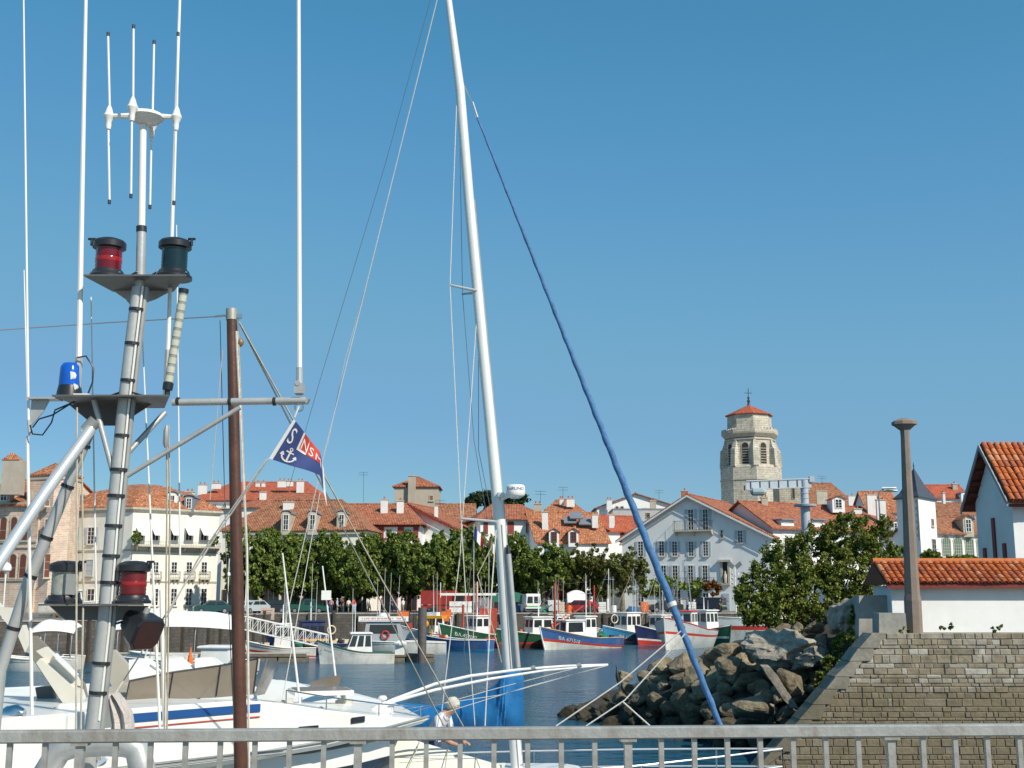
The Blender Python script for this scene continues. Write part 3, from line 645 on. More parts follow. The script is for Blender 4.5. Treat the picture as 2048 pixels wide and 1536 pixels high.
def dormer(h, px0, px1, yt, yb, Y, wall, tile, kind='gable', depth=2.5, frame=None, mull=(1,2)):
    p0, p1 = P(px0, yt, Y), P(px1, yb, Y); x0, x1 = p0.x, p1.x; z0 = p1.z; zt = p0.z; zw = z0+(zt-z0)*(0.80 if kind == 'gable' else 0.86); c = (x0+x1)/2
    wb = B().box(x0,x1,Y,Y+depth,z0-.5,zw)
    if kind == 'gable': wb.prism([(x0,Y+.001,zw),(x1,Y+.001,zw),(c,Y+.001,zt-.05)], (0,.2,0))
    else: wb.prism([(c+(x1-x0)/2*math.cos(a),Y+.001,zw-.01+(zt-zw)*math.sin(a)) for a in [math.pi*i/8 for i in range(9)]], (0,.3,0))
    d = obj('dormer', wb, wall, h.root); rb = B(); o = .22
    if kind == 'gable':
        k = o*(zt-zw)/((x1-x0)/2)
        rb.prism([(x0-o,Y-o,zw-k),(c,Y-o,zt),(c,Y+depth,zt),(x0-o,Y+depth,zw-k)], (0,0,.1)); rb.prism([(x1+o,Y-o,zw-k),(c,Y-o,zt),(c,Y+depth,zt),(x1+o,Y+depth,zw-k)], (0,0,.1))
    else:
        pr = [(c+((x1-x0)/2+.12)*math.cos(a), zw+(zt-zw)*1.15*math.sin(a)) for a in [math.pi*i/8 for i in range(9)]]
        rb.loft([[(x,y,z+e) for x, z in pr for e in (0,)]+[(x,y,z+.1) for x, z in reversed(pr)] for y in (Y-.15,Y+depth)])
    obj('dormer_roof', rb, tile, d)
    f = Facade(h.root, (x0,Y), (x1,Y)); w = x1-x0
    f.winw(w*.25, w*.75, z0+.15, zw-.12, frame or WHITE, mull, sill=False, name='dormer_window'); return d
def balcony(f, px0, px1, yt, yb, d=0.9, m=None, slab=None, wavy=True):
    u0, zt = f.pt(px0, yt); u1, z0 = f.pt(px1, yb); m = m or IRON
    bl = obj('balcony', f.bx(B(),u0,u1,z0-.18,z0,.003,d), slab or STONE, f.root); r = B()
    f.bx(r,u0,u1,zt-.04,zt,d-.06,d-.01); f.bx(r,u0,u1,z0+.06,z0+.1,d-.06,d-.01); n = max(4, int((u1-u0)/0.22))
    for i in range(n+1): u = u0+.02+(u1-u0-.04)*i/n; f.bx(r,u-.015,u+.015,z0,zt,d-.05,d-.02)
    for uu in (u0,u1-.04): f.bx(r,uu,uu+.04,zt-.04,zt,0,d-.06); f.bx(r,uu,uu+.03,z0,zt,d*.45,d*.45+.03)
    obj('balustrade', r, m, bl)
    k = max(2, int((u1-u0)/2))
    for i in range(k+1):
        u = u0+.15+(u1-u0-.3)*i/k; obj('bracket', B().prism([f.w(u-.1,z0-.18,.01),f.w(u-.1,z0-.18,d*.8),f.w(u-.1,z0-.32,d*.75),f.w(u-.1,z0-.75,.01)], f.u*.2), STONE, bl)
    return bl
def aerial(h, px, yt, yb, Y):
    p0, p1 = P(px, yb, Y), P(px, yt, Y); b = B().tube([p0,p1], .035, 5); L = p1.z-p0.z
    for i, z in enumerate((p1.z-.05, p1.z-.5)):
        b.tube([(p1.x-.8,Y,z),(p1.x+.8,Y,z)], .025, 4)
        for j in range(5): b.tube([(p1.x-.7+.35*j,Y-.25,z),(p1.x-.7+.35*j,Y+.25,z)], .018, 4)
    obj('aerial', b, WIRE, h.root)

# 1. brick and stone mansion
BRK = block_mat('pink_brick', (0.62,0.34,0.25), (0.68,0.52,0.40), (0.66,0.58,0.46), 0.9, 0.22, 0.05, var=0.3)
h = house('brick_mansion', 'pink brick and stone mansion with arched red windows at far left', (-70,150), (66,147), 1010, 962, 14, 'side', BRK, T_MOT, 0.4, cat='mansion')
f = h.f; RWIN = mat('red_brown_joinery', (0.20,0.05,0.03), 0.6)
for x0, x1, y0, y1 in ((0,14,1034,1080),(21,35,1034,1080),(43,57,1036,1081),(-22,-8,1034,1080),(19,33,1108,1156),(39,53,1108,1156),(-1,12,1108,1156)): f.win(x0+2,y0,x1-2,y1,STONE,(0,1),arch=True,glass=mat('red_pane',(0.16,0.05,0.03),0.3))
u0, zc = f.pt(-70,1003); 
for yy, hh in ((1008,.35),(1083,.25),(1095,.14),(1160,.22)):
    _, z = f.pt(30, yy); obj('string_course', f.bx(B(),0.02,f.W-.02,z-hh/2,z+hh/2,.003,.16), STONE, h.root)
_, z = f.pt(30,1168); obj('pediment', B().prism([f.w(f.pt(8,0)[0],z-.2,.01),f.w(f.pt(40,0)[0],z-.2,.01),f.w(f.pt(23,0)[0],z+.7,.01)], f.n*.3), STONE, h.root)
dormer(h,-2,19,965,1004,148.5,STONE,T_MOT)
# tower part
t0, t1 = XY(31,146), XY(118,146); tz = P(70,947,146).z; ta = P(72,924,148).z; tw = t1[0]-t0[0]; cx = (t0[0]+t1[0])/2
ring = lambda k, z: [(cx+k*dx*tw/2, 149+k*dy*2.4, z) for dx, dy in ((-1,-.4),(.35,-1),(1,-.5),(1,.8),(.2,1),(-1,.8))]
obj('tower', B().loft([ring(1,3.2),ring(1,tz)]), BRK, h.root)
rt = obj('tower_roof', B().loft([ring(1.1,tz-.15),ring(1.1,tz+.05),ring(.02,ta)]), T_MOT, h.root)
obj('tower_cornice', B().loft([ring(1.05,tz-.6),ring(1.05,tz-.2)]), STONE, h.root)
r0 = ring(1,0); tf = Facade(h.root, r0[0][:2], r0[1][:2]); tf2 = Facade(h.root, r0[1][:2], r0[2][:2])
for y0, y1 in ((1000,1012),(1038,1088),(1108,1155)): tf2.win(90,y0,98,y1,STONE,(0,2),sill=True,glass=mat('red_pane',(0.11,0.035,0.02),0.15))
chimney(h,10,43,921,990,147,BEIGE,0,1.6,False)
q = P(26,902,147); q1 = P(10,921,147); q2 = P(43,921,147); obj('chimney_hood', B().loft([[(q1.x-.1,146.1,q1.z),(q2.x+.1,146.1,q1.z),(q2.x+.1,147.9,q1.z),(q1.x-.1,147.9,q1.z)],[(q.x-.1,146.9,q.z-.2),(q.x+.1,146.9,q.z-.2),(q.x+.1,147.1,q.z-.2),(q.x-.1,147.1,q.z-.2)]]), T_MOT, h.root)

# 2. white hotel with two facades
L_, C_, R_ = XY(108,153), XY(257,148.5), XY(432,156)
ze = P(257,1024,148.5).z; zr = P(230,968,156).z; bk = [(R_[0]-7,R_[1]+11),(L_[0]+3,L_[1]+12)]
h = House(); h.root = thing('hotel', 'white three storey hotel with long balcony, awnings and grey slate dormers', 'hotel', (C_[0],156,3.2))
fp_ = [L_,C_,R_]+bk
obj('wall', B().prism([(x,y,3.2) for x, y in fp_], (0,0,ze-3.2)), CREAM, h.root)
mx, my = sum(p[0] for p in fp_)/5, sum(p[1] for p in fp_)/5
def ex(k, z): return [(mx+(x-mx)*k, my+(y-my)*k, z) for x, y in fp_]
obj('cornice', B().loft([ex(1.01,ze),ex(1.05,ze+.35),ex(1.05,ze+.6)]), STONE, h.root)
obj('roof', B().loft([ex(1.04,ze+.6),ex(1.04,ze+.72),ex(.62,ze+.72+(zr-ze)*.55),ex(.18,zr)]), T_MOT, h.root)
f2 = Facade(h.root, L_, C_); f = Facade(h.root, C_, R_)
for x in (139,177): f2.win(x,1055,x+11,1088,WHITE,(1,3),SHUTG)
for x in (139,172,212): f2.win(x,1120,x+13,1151,mat('shutter_pale',(0.5,0.52,0.53),0.6),(0,2),glass=mat('closed_shutter',(0.42,0.46,0.5),0.6))
for x in (140,176,216): f2.win(x,1178,x+12,1212,WHITE,(1,2))
for yy in (1102,1163):
    _, z = f2.pt(150,yy); obj('string_course', f2.bx(B(),.02,f2.W-.02,z-.1,z+.1,.003,.1), STONE, h.root)
    u, z = f.pt(300,yy); obj('string_course', f.bx(B(),.02,f.W-.02,z-.1,z+.1,.003,.1), STONE, h.root)
XS = (276,306,343,373,403)
AWN = mat('awning_cloth', (0.80,0.79,0.75), 0.9, var=0.04)
for x in XS:
    f.win(x-1,1054,x+10,1081,WHITE,(1,1),sill=False,glass=HOLLOW)
    u0, zt = f.pt(x-2,1055); u1, zb_ = f.pt(x+12,1072)
    obj('awning', B().prism([f.w(u0-.1,zt,.1),f.w(u1+.2,zt,.1),f.w(u1+.2,zb_,1.25),f.w(u0-.1,zb_,1.25)], (0,0,.04)), AWN, h.root)
    f.win(x,1124,x+10,1146,WHITE,(1,2),sill=False); balcony(f,x-5,x+15,1143,1157,.45)
    f.win(x-1,1177,x+9,1211,WHITE,(1,3))
balcony(f,262,434,1082,1095,1.1,mat('grey_balustrade',(0.20,0.20,0.20),0.6))
for x, y0, y1 in ((143,987,1010),(295,997,1018),(378,991,1019),(344,984,1022)):
    q = P(x,y1,151.5 if x < 257 else 154); 
    dormer(h,x-9,x+9,y0,y1,q.y-1.0,CREAM if x == 344 else ZINC,ZINC,'arch',3.0)
for x0, x1, yt, yb in ((148,162,978,994),(199,211,989,1020),(232,248,962,990),(336,342,981,1003),(372,388,985,995)): chimney(h,x0,x1,yt,yb,157,None,2)

# 3. grey building with three stone dormers
h = house('tiled_house', 'long beige house with brown tiled hip roof and three stone dormers', (440,166), (728,163), 1062, 1003, 12, 'hip', CREAM, T_BR, 0.5, hip=0.25)
_, z = h.f.pt(600,1062); obj('cornice', h.f.bx(B(),.02,h.f.W-.02,z-.5,z-.05,.003,.3), STONE, h.root)
for x in (572,625,683): dormer(h,x-9,x+9,1022,1062,163.5,STONE,ZINC,'arch',3.5)
for a_ in ((567,587,1005,1035,169,2),(593,611,1007,1022,172,2)): chimney(h,*a_[:5],None,a_[5])
for x in (480,520,560,610,660,700): h.f.win(x,1090,x+10,1120,WHITE,(1,2),SHUTG)
def shade_shops(h, n, top=5.7, m=None):  # dark shop fronts, added to darken the bright walls under the trees
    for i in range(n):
        u0 = h.f.W*(i+.12)/n; u1 = h.f.W*(i+.88)/n; h.f.winw(u0,u1,3.25,top,m or SHUTR,(2,0),sill=False,name='shade_shop_front')
shade_shops(h, 7, 6.0, WOOD)
h = house('tiled_house', 'brown red hip roof rising just behind the house with three stone dormers', (470,186), (668,186), 1016, 989, 12, 'hip', OLDW, T_OR, 0.5, hip=0.25)
for a_ in ((520,532,985,1000,189),(640,652,1000,1016,186)): chimney(h,*a_,None,2)
# 4. big red roof behind
h = house('red_roofed_block', 'apartment block with wide plain red roof and white chimneys at far left', (376,205), (642,205), 1002, 966, 20, 'hip', OLDW, T_RED, 0.7, hip=0.2, cat='building')
for a_ in ((397,413,970,990),(424,441,967,978),(512,520,966,974),(524,530,966,974),(556,573,962,975),(574,586,963,973),(594,607,963,990)): chimney(h,*a_,208,None,2 if a_[1]-a_[0] > 8 else 1)
balcony(h.f,385,470,1006,1016,.8,OLDW)
for x in (392,408,425,445): h.f.win(x,1008,x+8,1020,WHITE,(1,0),sill=False)
aerial(h,727,944,1004,206)
# 5. red timbered house
h = house('timbered_house', 'white house with oxblood red timber posts behind the plane trees', (722,170), (838,170), 1050, 1010, 12, 'hip', WALLW, T_OR, 0.8, hip=0.3)
for x0, x1 in ((723,734),(756,768),(795,808),(826,837)):
    u0, z0 = h.f.pt(x0,1090); u1, z1 = h.f.pt(x1,1051); obj('timber_post', h.f.bx(B(),u0,u1,z0,z1,.003,.12), SHUTR, h.root)
for yy in (1052,1078,1090):
    _, z = h.f.pt(770,yy); obj('timber_rail', h.f.bx(B(),.05,h.f.W-.05,z-.14,z+.14,.002,.10), SHUTR, h.root)
for x in (742,776,813): h.f.win(x-4,1058,x+6,1074,WHITE,(1,1),sill=False)
for a_ in ((762,775,1000,1036,173),(794,807,1003,1036,173)): chimney(h,*a_,None,1)
shade_shops(h, 3)
# left neighbour roof
h = house('tiled_house', 'low orange tiled roof left of the red timbered house', (686,178), (745,178), 1046, 1010, 10, 'side', OLDW, T_OR, 0.5)
# 6. white gable with red rake
h = house('gabled_house', 'white gabled house with long red edged roof slope behind trees', (770,180), (950,176), 1076, 1007, 14, 'gable', WALLW, T_OR, 0.6, ap=0.25)
q = h.f; um, zm = q.pt(812,1007)
obj('barge_board', B().prism([q.w(um,zm+.02,.62),q.w(q.W+.5,h.ze-.25,.62),q.w(q.W+.5,h.ze-.6,.62),q.w(um,zm-.4,.62)], q.n*.06), SHUTR, h.root)
chimney(h,869,876,1012,1035,178,None,1); shade_shops(h, 4, 5.8, WOOD)
# 7. square tower house
h = house('tower_house', 'square beige tower house with low tiled pyramid roof', (785,195), (874,195), 974, 956, 7, 'hip', BEIGE, T_OR, 0.35, hip=0.46)
chimney(h,817,831,953,1010,194.6,BEIGE,0,.8)
h.f.win(859,991,866,1001,STONE,(0,0),glass=mat('brown_shutter',(0.2,0.09,0.04),0.7)); aerial(h,880,1000,1012,193)
# 8. brown roof house
h = house('timbered_house', 'small house with brown roof and red posts left of the white mast', (872,186), (942,186), 1040, 1010, 10, 'side', WALLW, T_BR, 0.7)
for x in (884,902,920,936):
    u0, z0 = h.f.pt(x,1085); _, z1 = h.f.pt(x,1041); obj('timber_post', h.f.bx(B(),u0-.2,u0+.2,z0,z1,.003,.12), SHUTR, h.root)
# 9. red shutter house
h = house('shuttered_house', 'white house with dark red shutters and orange hip roof', (960,172), (1094,174), 1040, 1012, 10, 'hip', WALLW, T_OR, 0.8, hip=0.25)
h.f.win(1016,1044,1027,1068,SHUTR,(1,0),glass=SHUTR); h.f.win(968,1044,975,1068,SHUTR,(1,0),glass=SHUTR); h.f.win(1056,1046,1062,1066,WHITE,(0,1),SHUTR)
for a_ in ((1068,1083,1009,1036,177,BEIGE,2),(1084,1096,1025,1066,171.0,None,1)): chimney(h,*a_)
aerial(h,1081,982,1010,178); shade_shops(h, 3, 5.9)
h = house('tiled_house', 'house with mottled orange hip roof and two white chimneys at centre', (1090,192), (1170,192), 1028, 1002, 10, 'hip', BEIGE, T_MOT, 0.5)
for a_ in ((1119,1128,998,1010,194),(1133,1149,998,1014,193)): chimney(h,*a_,None,2)
aerial(h,1126,974,1000,195)
# 10. dormer house
h = house('dormer_house', 'orange tiled house with two little red gabled dormers and skylights', (1075,168), (1218,170), 1084, 1027, 13, 'side', WALLW, T_MOT, 0.4)
for x in (1108,1147): dormer(h,x-10,x+10,1057,1086,167.5,WALLW,T_OR,'gable',4,SHUTR)
for x0, y0 in ((1140,1040),(1152,1031),(1170,1043)):
    q = P(x0,y0,172.5); obj('skylight', B().obox(q,(.9,0,0),(0,.75,.5),(0,-.04,.07)), ZINC, h.root)
for a_ in ((1184,1196,1030,1056,172),(1218,1228,1030,1056,174)): chimney(h,*a_,None,1)
shade_shops(h, 4, 5.8, SHUTG)
# 11. brown-red roof
h = house('tiled_house', 'house with dull red roof between dormer house and big gable', (1212,182), (1300,184), 1062, 1034, 10, 'side', WALLW, T_RED, 0.5)
h.f.win(1241,1066,1248,1086,SHUTR,(0,1),glass=SHUTR); chimney(h,1219,1229,1031,1052,181,None,1)
h = house('flat_roofed_house', 'plain pale grey flat roofed house wall above the dull red roof', (1228,200), (1345,200), 1020, 1015, 9, 'flat', mat('grey_wall',(0.45,0.45,0.44),0.9,stain=(0.3,0.3,0.28)), ZINC, 0.05)
h.f.win(1292,1026,1300,1036,BEIGE,(0,2),sill=False)
h = house('gabled_house', 'white low gabled house high behind the blue furled sail', (1196,215), (1366,215), 1016, 988, 14, 'gable', WALLW, T_BR, 0.5, ap=0.46)
for a_ in ((1213,1224,1000,1020,214),(1300,1312,1002,1020,213.5,BEIGE)): chimney(h,*a_)
for x in (1234,1244): h.f.win(x-3,1013,x+3,1021,BEIGE,(0,0),arch=True,sill=False)
aerial(h,1318,980,1000,214)
# 12. the big gabled house
h = house('gabled_house', 'big pale grey gabled house with shuttered windows and iron balcony', (1246,172), (1545,162), 1074, 990, 17, 'gable', PALEG, T_OR, 0.75, ap=0.47)
f = h.f
for x in (1376,1405): f.win(x,1019,x+12,1060,WHITE,(1,4),SHUTG,sill=False)
balcony(f,1351,1427,1043,1060,1.1)
for x in (1276,1318,1344,1377,1406): f.win(x,1083,x+11,1112,WHITE,(1,4),SHUTG,sw=.42)
f.win(1475,1061,1486,1086,WHITE,(1,3),SHUTG); f.win(1441,1061,1446,1076,STONE,(0,1))
for x in (1278,1322,1345,1376,1405): f.win(x,1131,x+11,1166,WHITE,(1,4),SHUTG,sw=.42)
for x in (1276,1318,1350): f.win(x,1178,x+12,1212,WHITE,(1,3))
for x in (1376,1406): f.win(x,1186,x+12,1212,WHITE,(1,2))
balcony(f,1313,1430,1156,1168,.7)
u0, z1 = f.pt(1441,1124); u1, z0 = f.pt(1461,1166)
nb_ = B(); f.bx(nb_,u0,u0+.3,z0,z1,.003,.2); f.bx(nb_,u1-.3,u1,z0,z1,.003,.2); f.bx(nb_,u0,u1,z0-.3,z0,.003,.3); f.bx(nb_,u0-.25,u1+.25,z1,z1+.3,.003,.5)
ni = obj('niche', nb_, STONE, h.root); obj('niche_recess', f.bx(B(),u0+.3,u1-.3,z0,z1,.005,.03), HOLLOW, ni)
q = f.w((u0+u1)/2,z0,.15); obj('statue', B().lathe(q,[(.2,0),(.22,.5),(.26,1.1),(.1,1.3),(.13,1.45),(.05,1.6)],8), STONE, ni, True)
u0, z1 = f.pt(1445,1187); u1, z0 = f.pt(1460,1217); d_ = obj('door', f.bx(B(),u0,u1,3.22,z1,.01,.09), SHUTG, h.root)
for z in (1.0, 2.0): obj('door_panel', f.bx(B(),u0+.12,u1-.12,3.3+z-.8,3.3+z,.09,.12), SHUTG, d_)
chimney(h,1363,1376,983,1000,176,POT,1); chimney(h,1522,1535,996,1012,170,BEIGE,2)
# white rake and eave boards
for s_ in (0, 1):
    um, zm = f.W*.47, h.zr; ue = -.7 if not s_ else f.W+.7; k = .7*(h.zr-h.ze)/(f.W*(.47 if not s_ else .53))
    obj('barge_board', B().prism([f.w(um,zm-.02,.78),f.w(ue,h.ze-k-.02,.78),f.w(ue,h.ze-k-.3,.78),f.w(um,zm-.3,.78)], f.n*.05), WHITE, h.root)
# 13. long wing to the right, in full sun
h = house('dormered_house', 'sunlit white house with tall white wall dormers right of the big gable', (1551,163), (1835,176), 1058, 1012, 13, 'side', WALLW, T_OR, 0.7)
f = h.f
for x0, x1 in ((1562,1588),(1624,1649),(1690,1712)):
    u0, zt = f.pt(x0,1040); u1, zb_ = f.pt(x1,1062); b = f.bx(B(),u0,u1,zb_-1,zt,-2.5,.05)
    d_ = obj('wall_dormer', b, WALLW, h.root); obj('dormer_roof', f.bx(B(),u0-.3,u1+.3,zt,zt+.16,-3,.5), ZINC, d_)
    f.winw(u0+.35,u1-.35,zt-2.0,zt-.4,WHITE,(1,1),sill=False); f.winw(u0+.35,u1-.35,zt-4.2,zt-2.4,WHITE,(1,2))
for x in (1740,1780): f.win(x,1082,x+12,1108,WHITE,(1,2),SHUTG)
for x in (1595,1660,1735,1790): f.win(x,1130,x+10,1160,WHITE,(1,2),SHUTG)
dormer(h,1664,1690,992,1018,173,WALLW,T_OR,'gable',3); chimney(h,1707,1723,1019,1028,172,None,1)
for a_ in ((1733,1754,990,1034,178),(1752,1772,1001,1040,175)): chimney(h,*a_,None,2)
dormer(h,1782,1806,1040,1062,171.5,WALLW,T_OR,'gable',3)
h = house('tiled_house', 'mottled orange roof left of the slate topped tower', (1748,190), (1812,190), 1024, 985, 10, 'side', OLDW, T_MOT, 0.4)
h = house('church_nave', 'church nave with weathered orange roof beside the stone tower', (1565,228), (1722,228), 1014, 968, 14, 'hip', BEIGE, T_BR, 0.4, hip=0.18, cat='church')
chimney(h,1632,1655,982,1014,225,STONE,0); chimney(h,1696,1713,992,1012,226,None,1); aerial(h,1644,952,972,229)
# stone remnant beside the tower
RUB = block_mat('rubble_stone', (0.44,0.38,0.28), (0.52,0.47,0.36), (0.30,0.26,0.2), 0.7, 0.35, 0.03)
h = house('stone_turret', 'broken stone turret with narrow opening beside the church tower', (1567,205), (1611,205), 968, 965, 5, 'flat', RUB, RUB, 0.05, cat='tower')
h.f.win(1583,968,1590,998,RUB,(0,0),glass=HOLLOW,sill=False)

# 14. church tower
CY_ = 228; TST = block_mat('tower_stone', (0.55,0.50,0.40), (0.63,0.58,0.47), (0.40,0.36,0.29), 1.0, 0.45, 0.035, var=0.42)
tx = P(1504,1000,CY_).x; m_ = mpp(950,CY_); zz = lambda y: P(1504,y,CY_).z
root = thing('church_tower', 'octagonal stone church tower with low orange roof and cross', 'church tower', (tx,CY_,3.2))
PH = R(-91)
def octa(r, z): return [(tx+r*m_*math.cos(PH+i*math.pi/4), CY_+r*m_*math.sin(PH+i*math.pi/4), z) for i in range(8)]
obj('base', B().loft([octa(61,3.2),octa(61,zz(938)),octa(58,zz(934))]), TST, root)
obj('belfry', B().loft([octa(50,zz(936)),octa(50,zz(880))]), TST, root)
obj('string_course', B().loft([octa(62.5,zz(964)),octa(62.5,zz(961))]), STONE, root); obj('string_course', B().loft([octa(52,zz(884)),octa(52,zz(882))]), STONE, root)
obj('cornice', B().loft([octa(51,zz(879)),octa(57,zz(872)),octa(57.5,zz(869)),octa(53,zz(868.8))]), STONE, root)
pb = B(); 
for k in range(8):
    a0, a1 = Vector(octa(57,0)[k]), Vector(octa(57,0)[(k+1)%8]); i0, i1 = Vector(octa(53.5,0)[k]), Vector(octa(53.5,0)[(k+1)%8])
    z0, z1 = zz(868.7), zz(861)
    pb.prism([(a0.x,a0.y,z0),(a1.x,a1.y,z0),(i1.x,i1.y,z0),(i0.x,i0.y,z0)], (0,0,(z1-z0)*.62))
    for j in range(6):
        f0, f1 = (j+.15)/6, (j+.72)/6; q = [a0.lerp(a1,f0),a0.lerp(a1,f1),i0.lerp(i1,f1),i0.lerp(i1,f0)]
        pb.prism([(p.x,p.y,z0+(z1-z0)*.62) for p in q], (0,0,(z1-z0)*.38))
obj('parapet', pb, TST, root)
obj('lantern', B().loft([octa(45,zz(869)),octa(44,zz(832))]), TST, root)
rf = obj('roof', B().loft([octa(48.5,zz(833)),octa(48.5,zz(831.5)),octa(1.0,zz(810))]), T_RED, root)
cz = zz(810); cb = B().lathe((tx,CY_,cz-.1),[(.35,0),(.2,.4),(.32,.9),(.12,1.2),(.25,1.5),(.06,1.9)],8); cb.tube([(tx,CY_,cz+1.5),(tx,CY_,zz(777))],.07,5); cb.tube([(tx-.75,CY_,zz(786)),(tx+.75,CY_,zz(786))],.06,5)
obj('cross', cb, IRON, root, True)
o50 = octa(50,0)
for k in range(8):
    A0, B0 = o50[k], o50[(k+1)%8]
    if (A0[1]+B0[1])/2 > CY_+1: continue
    ff = Facade(root, A0[:2], B0[:2]); w = ff.W
    ff.winw(w*.32,w*.68,zz(934),zz(890),STONE,(0,0),arch=True,sill=False,glass=HOLLOW,name='belfry_opening')
    lb = B()
    for j in range(7): z = zz(933)+j*(zz(897)-zz(933))/7; ff.bx(lb,w*.33,w*.67,z,z+.12,.03,.12)
    obj('louvre', lb, BEIGE, root)
for k in range(8):
    v = Vector(o50[k]); d = (v-Vector((tx,CY_,0))).normalized(); s_ = Vector((-d.y,d.x,0))
    if v.y > CY_+2: continue
    def sec(z, l, w_): c = Vector((v.x,v.y,z))-d*.4; return [c-s_*w_, c-s_*w_+d*l, c+s_*w_+d*l, c+s_*w_]
    obj('buttress', B().loft([sec(zz(937),1.5,.5),sec(zz(902),1.3,.48),sec(zz(900),1.0,.42),sec(zz(888),.6,.3),sec(zz(880),.42,.05)]), TST, root)
u0 = P(1488,970,CY_-5.6); cb = B(); 
f = Facade(root, octa(61,0)[0][:2], octa(61,0)[1][:2])
f.win(1486,970,1491,982,STONE,(0,0),glass=HOLLOW,sill=False)

# 15. slate topped tower and arcade house
c0, a0, b0 = XY(1848,150), XY(1803,154), XY(1882,155); d0 = (a0[0]+b0[0]-c0[0], a0[1]+b0[1]-c0[1])
ze = P(1848,993,150).z; zt = P(1836,934,153).z; ctr = ((a0[0]+b0[0])/2, (a0[1]+b0[1])/2)
root = thing('slate_tower', 'white corner tower under a steep dark slate pyramid roof', 'tower', (ctr[0],ctr[1],3.2))
obj('wall', B().prism([(x,y,3.2) for x, y in (c0,b0,d0,a0)], (0,0,ze-3.2)), WALLW, root)
def sq(k, z): return [(ctr[0]+(x-ctr[0])*k, ctr[1]+(y-ctr[1])*k, z) for x, y in (c0,b0,d0,a0)]
rf = obj('roof', B().loft([sq(1.16,ze-.1),sq(1.16,ze+.05),sq(.82,ze+.75),sq(.5,ze+1.9),sq(.02,zt)]), SLATE, root)
obj('finial', B().lathe((ctr[0],ctr[1],zt-.1),[(.12,0),(.06,.2),(.1,.4),(.02,.9)],6), SLATE, rf)
fr = Facade(root, c0, b0); fl = Facade(root, a0, c0)
fr.win(1862,1038,1867,1052,STONE,(0,0),glass=mat('brown_shutter',(0.2,0.09,0.04),0.7)); fr.win(1863,1078,1872,1108,STONE,(1,2))
for k in range(12):
    z = ze-.4-.42*k; qn = fl.bx(B(),fl.W-(.35 if k%2 else .55),fl.W-.01,z-.4,z-.02,.003,.05); obj('quoin', qn, STONE, root)
h = house('arcaded_house', 'white house with row of green glazed stone arches', (1880,156), (1995,160), 1066, 1036, 8, 'side', WALLW, T_BR, 0.5)
GG = glass_mat('green_glass', (0.10,0.17,0.13)); 
for x0 in (1883,1906,1929,1952): h.f.win(x0,1073,x0+19,1113,STONE,(3,4),arch=True,glass=GG)
dormer(h,1925,1948,1030,1066,157.5,STONE,T_BR,'gable',3); chimney(h,1884,1890,987,1008,172,None,1)
h = house('tiled_house', 'far house with red roof and curved white dormer near right edge', (1886,190), (1952,190), 996, 972, 9, 'side', OLDW, T_RED, 0.3)
dormer(h,1922,1946,984,1012,189,WALLW,ZINC,'arch',2.5,mull=(1,0)); chimney(h,1904,1914,969,980,193,BEIGE,1)
h = house('tiled_house', 'low brown roofed house directly behind the arcaded house', (1876,172), (1960,172), 1030, 1008, 9, 'side', OLDW, T_BR, 0.5)
# ================= trees and plants =================
def leaves_mesh(name, lobes, n, size, m, clump=0.42, per=26, seed=1, out=0.6, tris=False):
    rg = np.random.default_rng(seed); vol = np.array([r[0]*r[1]+r[1]*r[2]+r[0]*r[2] for c, r in lobes]); vol = vol/vol.sum()
    C = []; N = []
    for (c, r), w in zip(lobes, vol):
        k = max(3, int(n*w/per)); d = rg.normal(size=(k,3)); d /= np.linalg.norm(d,axis=1)[:,None]
        rad = 1-out*rg.random((k,1))**2.2*0.75
        q = np.array(c)+d*rad*np.array(r); C.append(q); N.append(d)
    C = np.concatenate(C); N = np.concatenate(N); rmean = np.mean([np.mean(r) for c, r in lobes])
    C = np.repeat(C, per, axis=0); N = np.repeat(N, per, axis=0); M = len(C)
    C = C+rg.normal(size=(M,3))*clump*rmean*0.33
    nn = N*0.7+rg.normal(size=(M,3))*0.75; nn[:,2] += 0.25; nn /= np.linalg.norm(nn,axis=1)[:,None]
    t = rg.normal(size=(M,3)); t -= nn*(t*nn).sum(1)[:,None]; t /= np.linalg.norm(t,axis=1)[:,None]; b = np.cross(nn,t)
    s = size*(0.6+0.8*rg.random((M,1)))
    V = np.stack([C-t*s, C+b*s*0.6-nn*s*.15, C+t*s, C-b*s*0.6-nn*s*.15], axis=1).reshape(-1,3)
    me = bpy.data.meshes.new(name); me.vertices.add(len(V)); me.vertices.foreach_set('co', V.ravel())
    me.loops.add(4*M); me.loops.foreach_set('vertex_index', np.arange(4*M)); me.polygons.add(M)
    me.polygons.foreach_set('loop_start', np.arange(0,4*M,4)); me.polygons.foreach_set('loop_total', np.full(M,4)); me.materials.append(m); me.update(calc_edges=True)
    return me
LEAF = leaf_mat('plane_leaf', (0.062,0.098,0.018), (0.135,0.195,0.034), (0.27,0.32,0.072))
LEAFD = leaf_mat('autumn_plane_leaf', (0.06,0.08,0.016), (0.12,0.14,0.03), (0.22,0.19,0.06))
BUSH = leaf_mat('bush_leaf', (0.05,0.075,0.013), (0.13,0.17,0.028), (0.29,0.31,0.055))
PINE = leaf_mat('pine_leaf', (0.012,0.03,0.012), (0.025,0.05,0.018), (0.045,0.075,0.025))
BARK = mat('plane_bark', (0.20,0.17,0.12), 0.9, var=0.5, scale=3, bump=0.3)
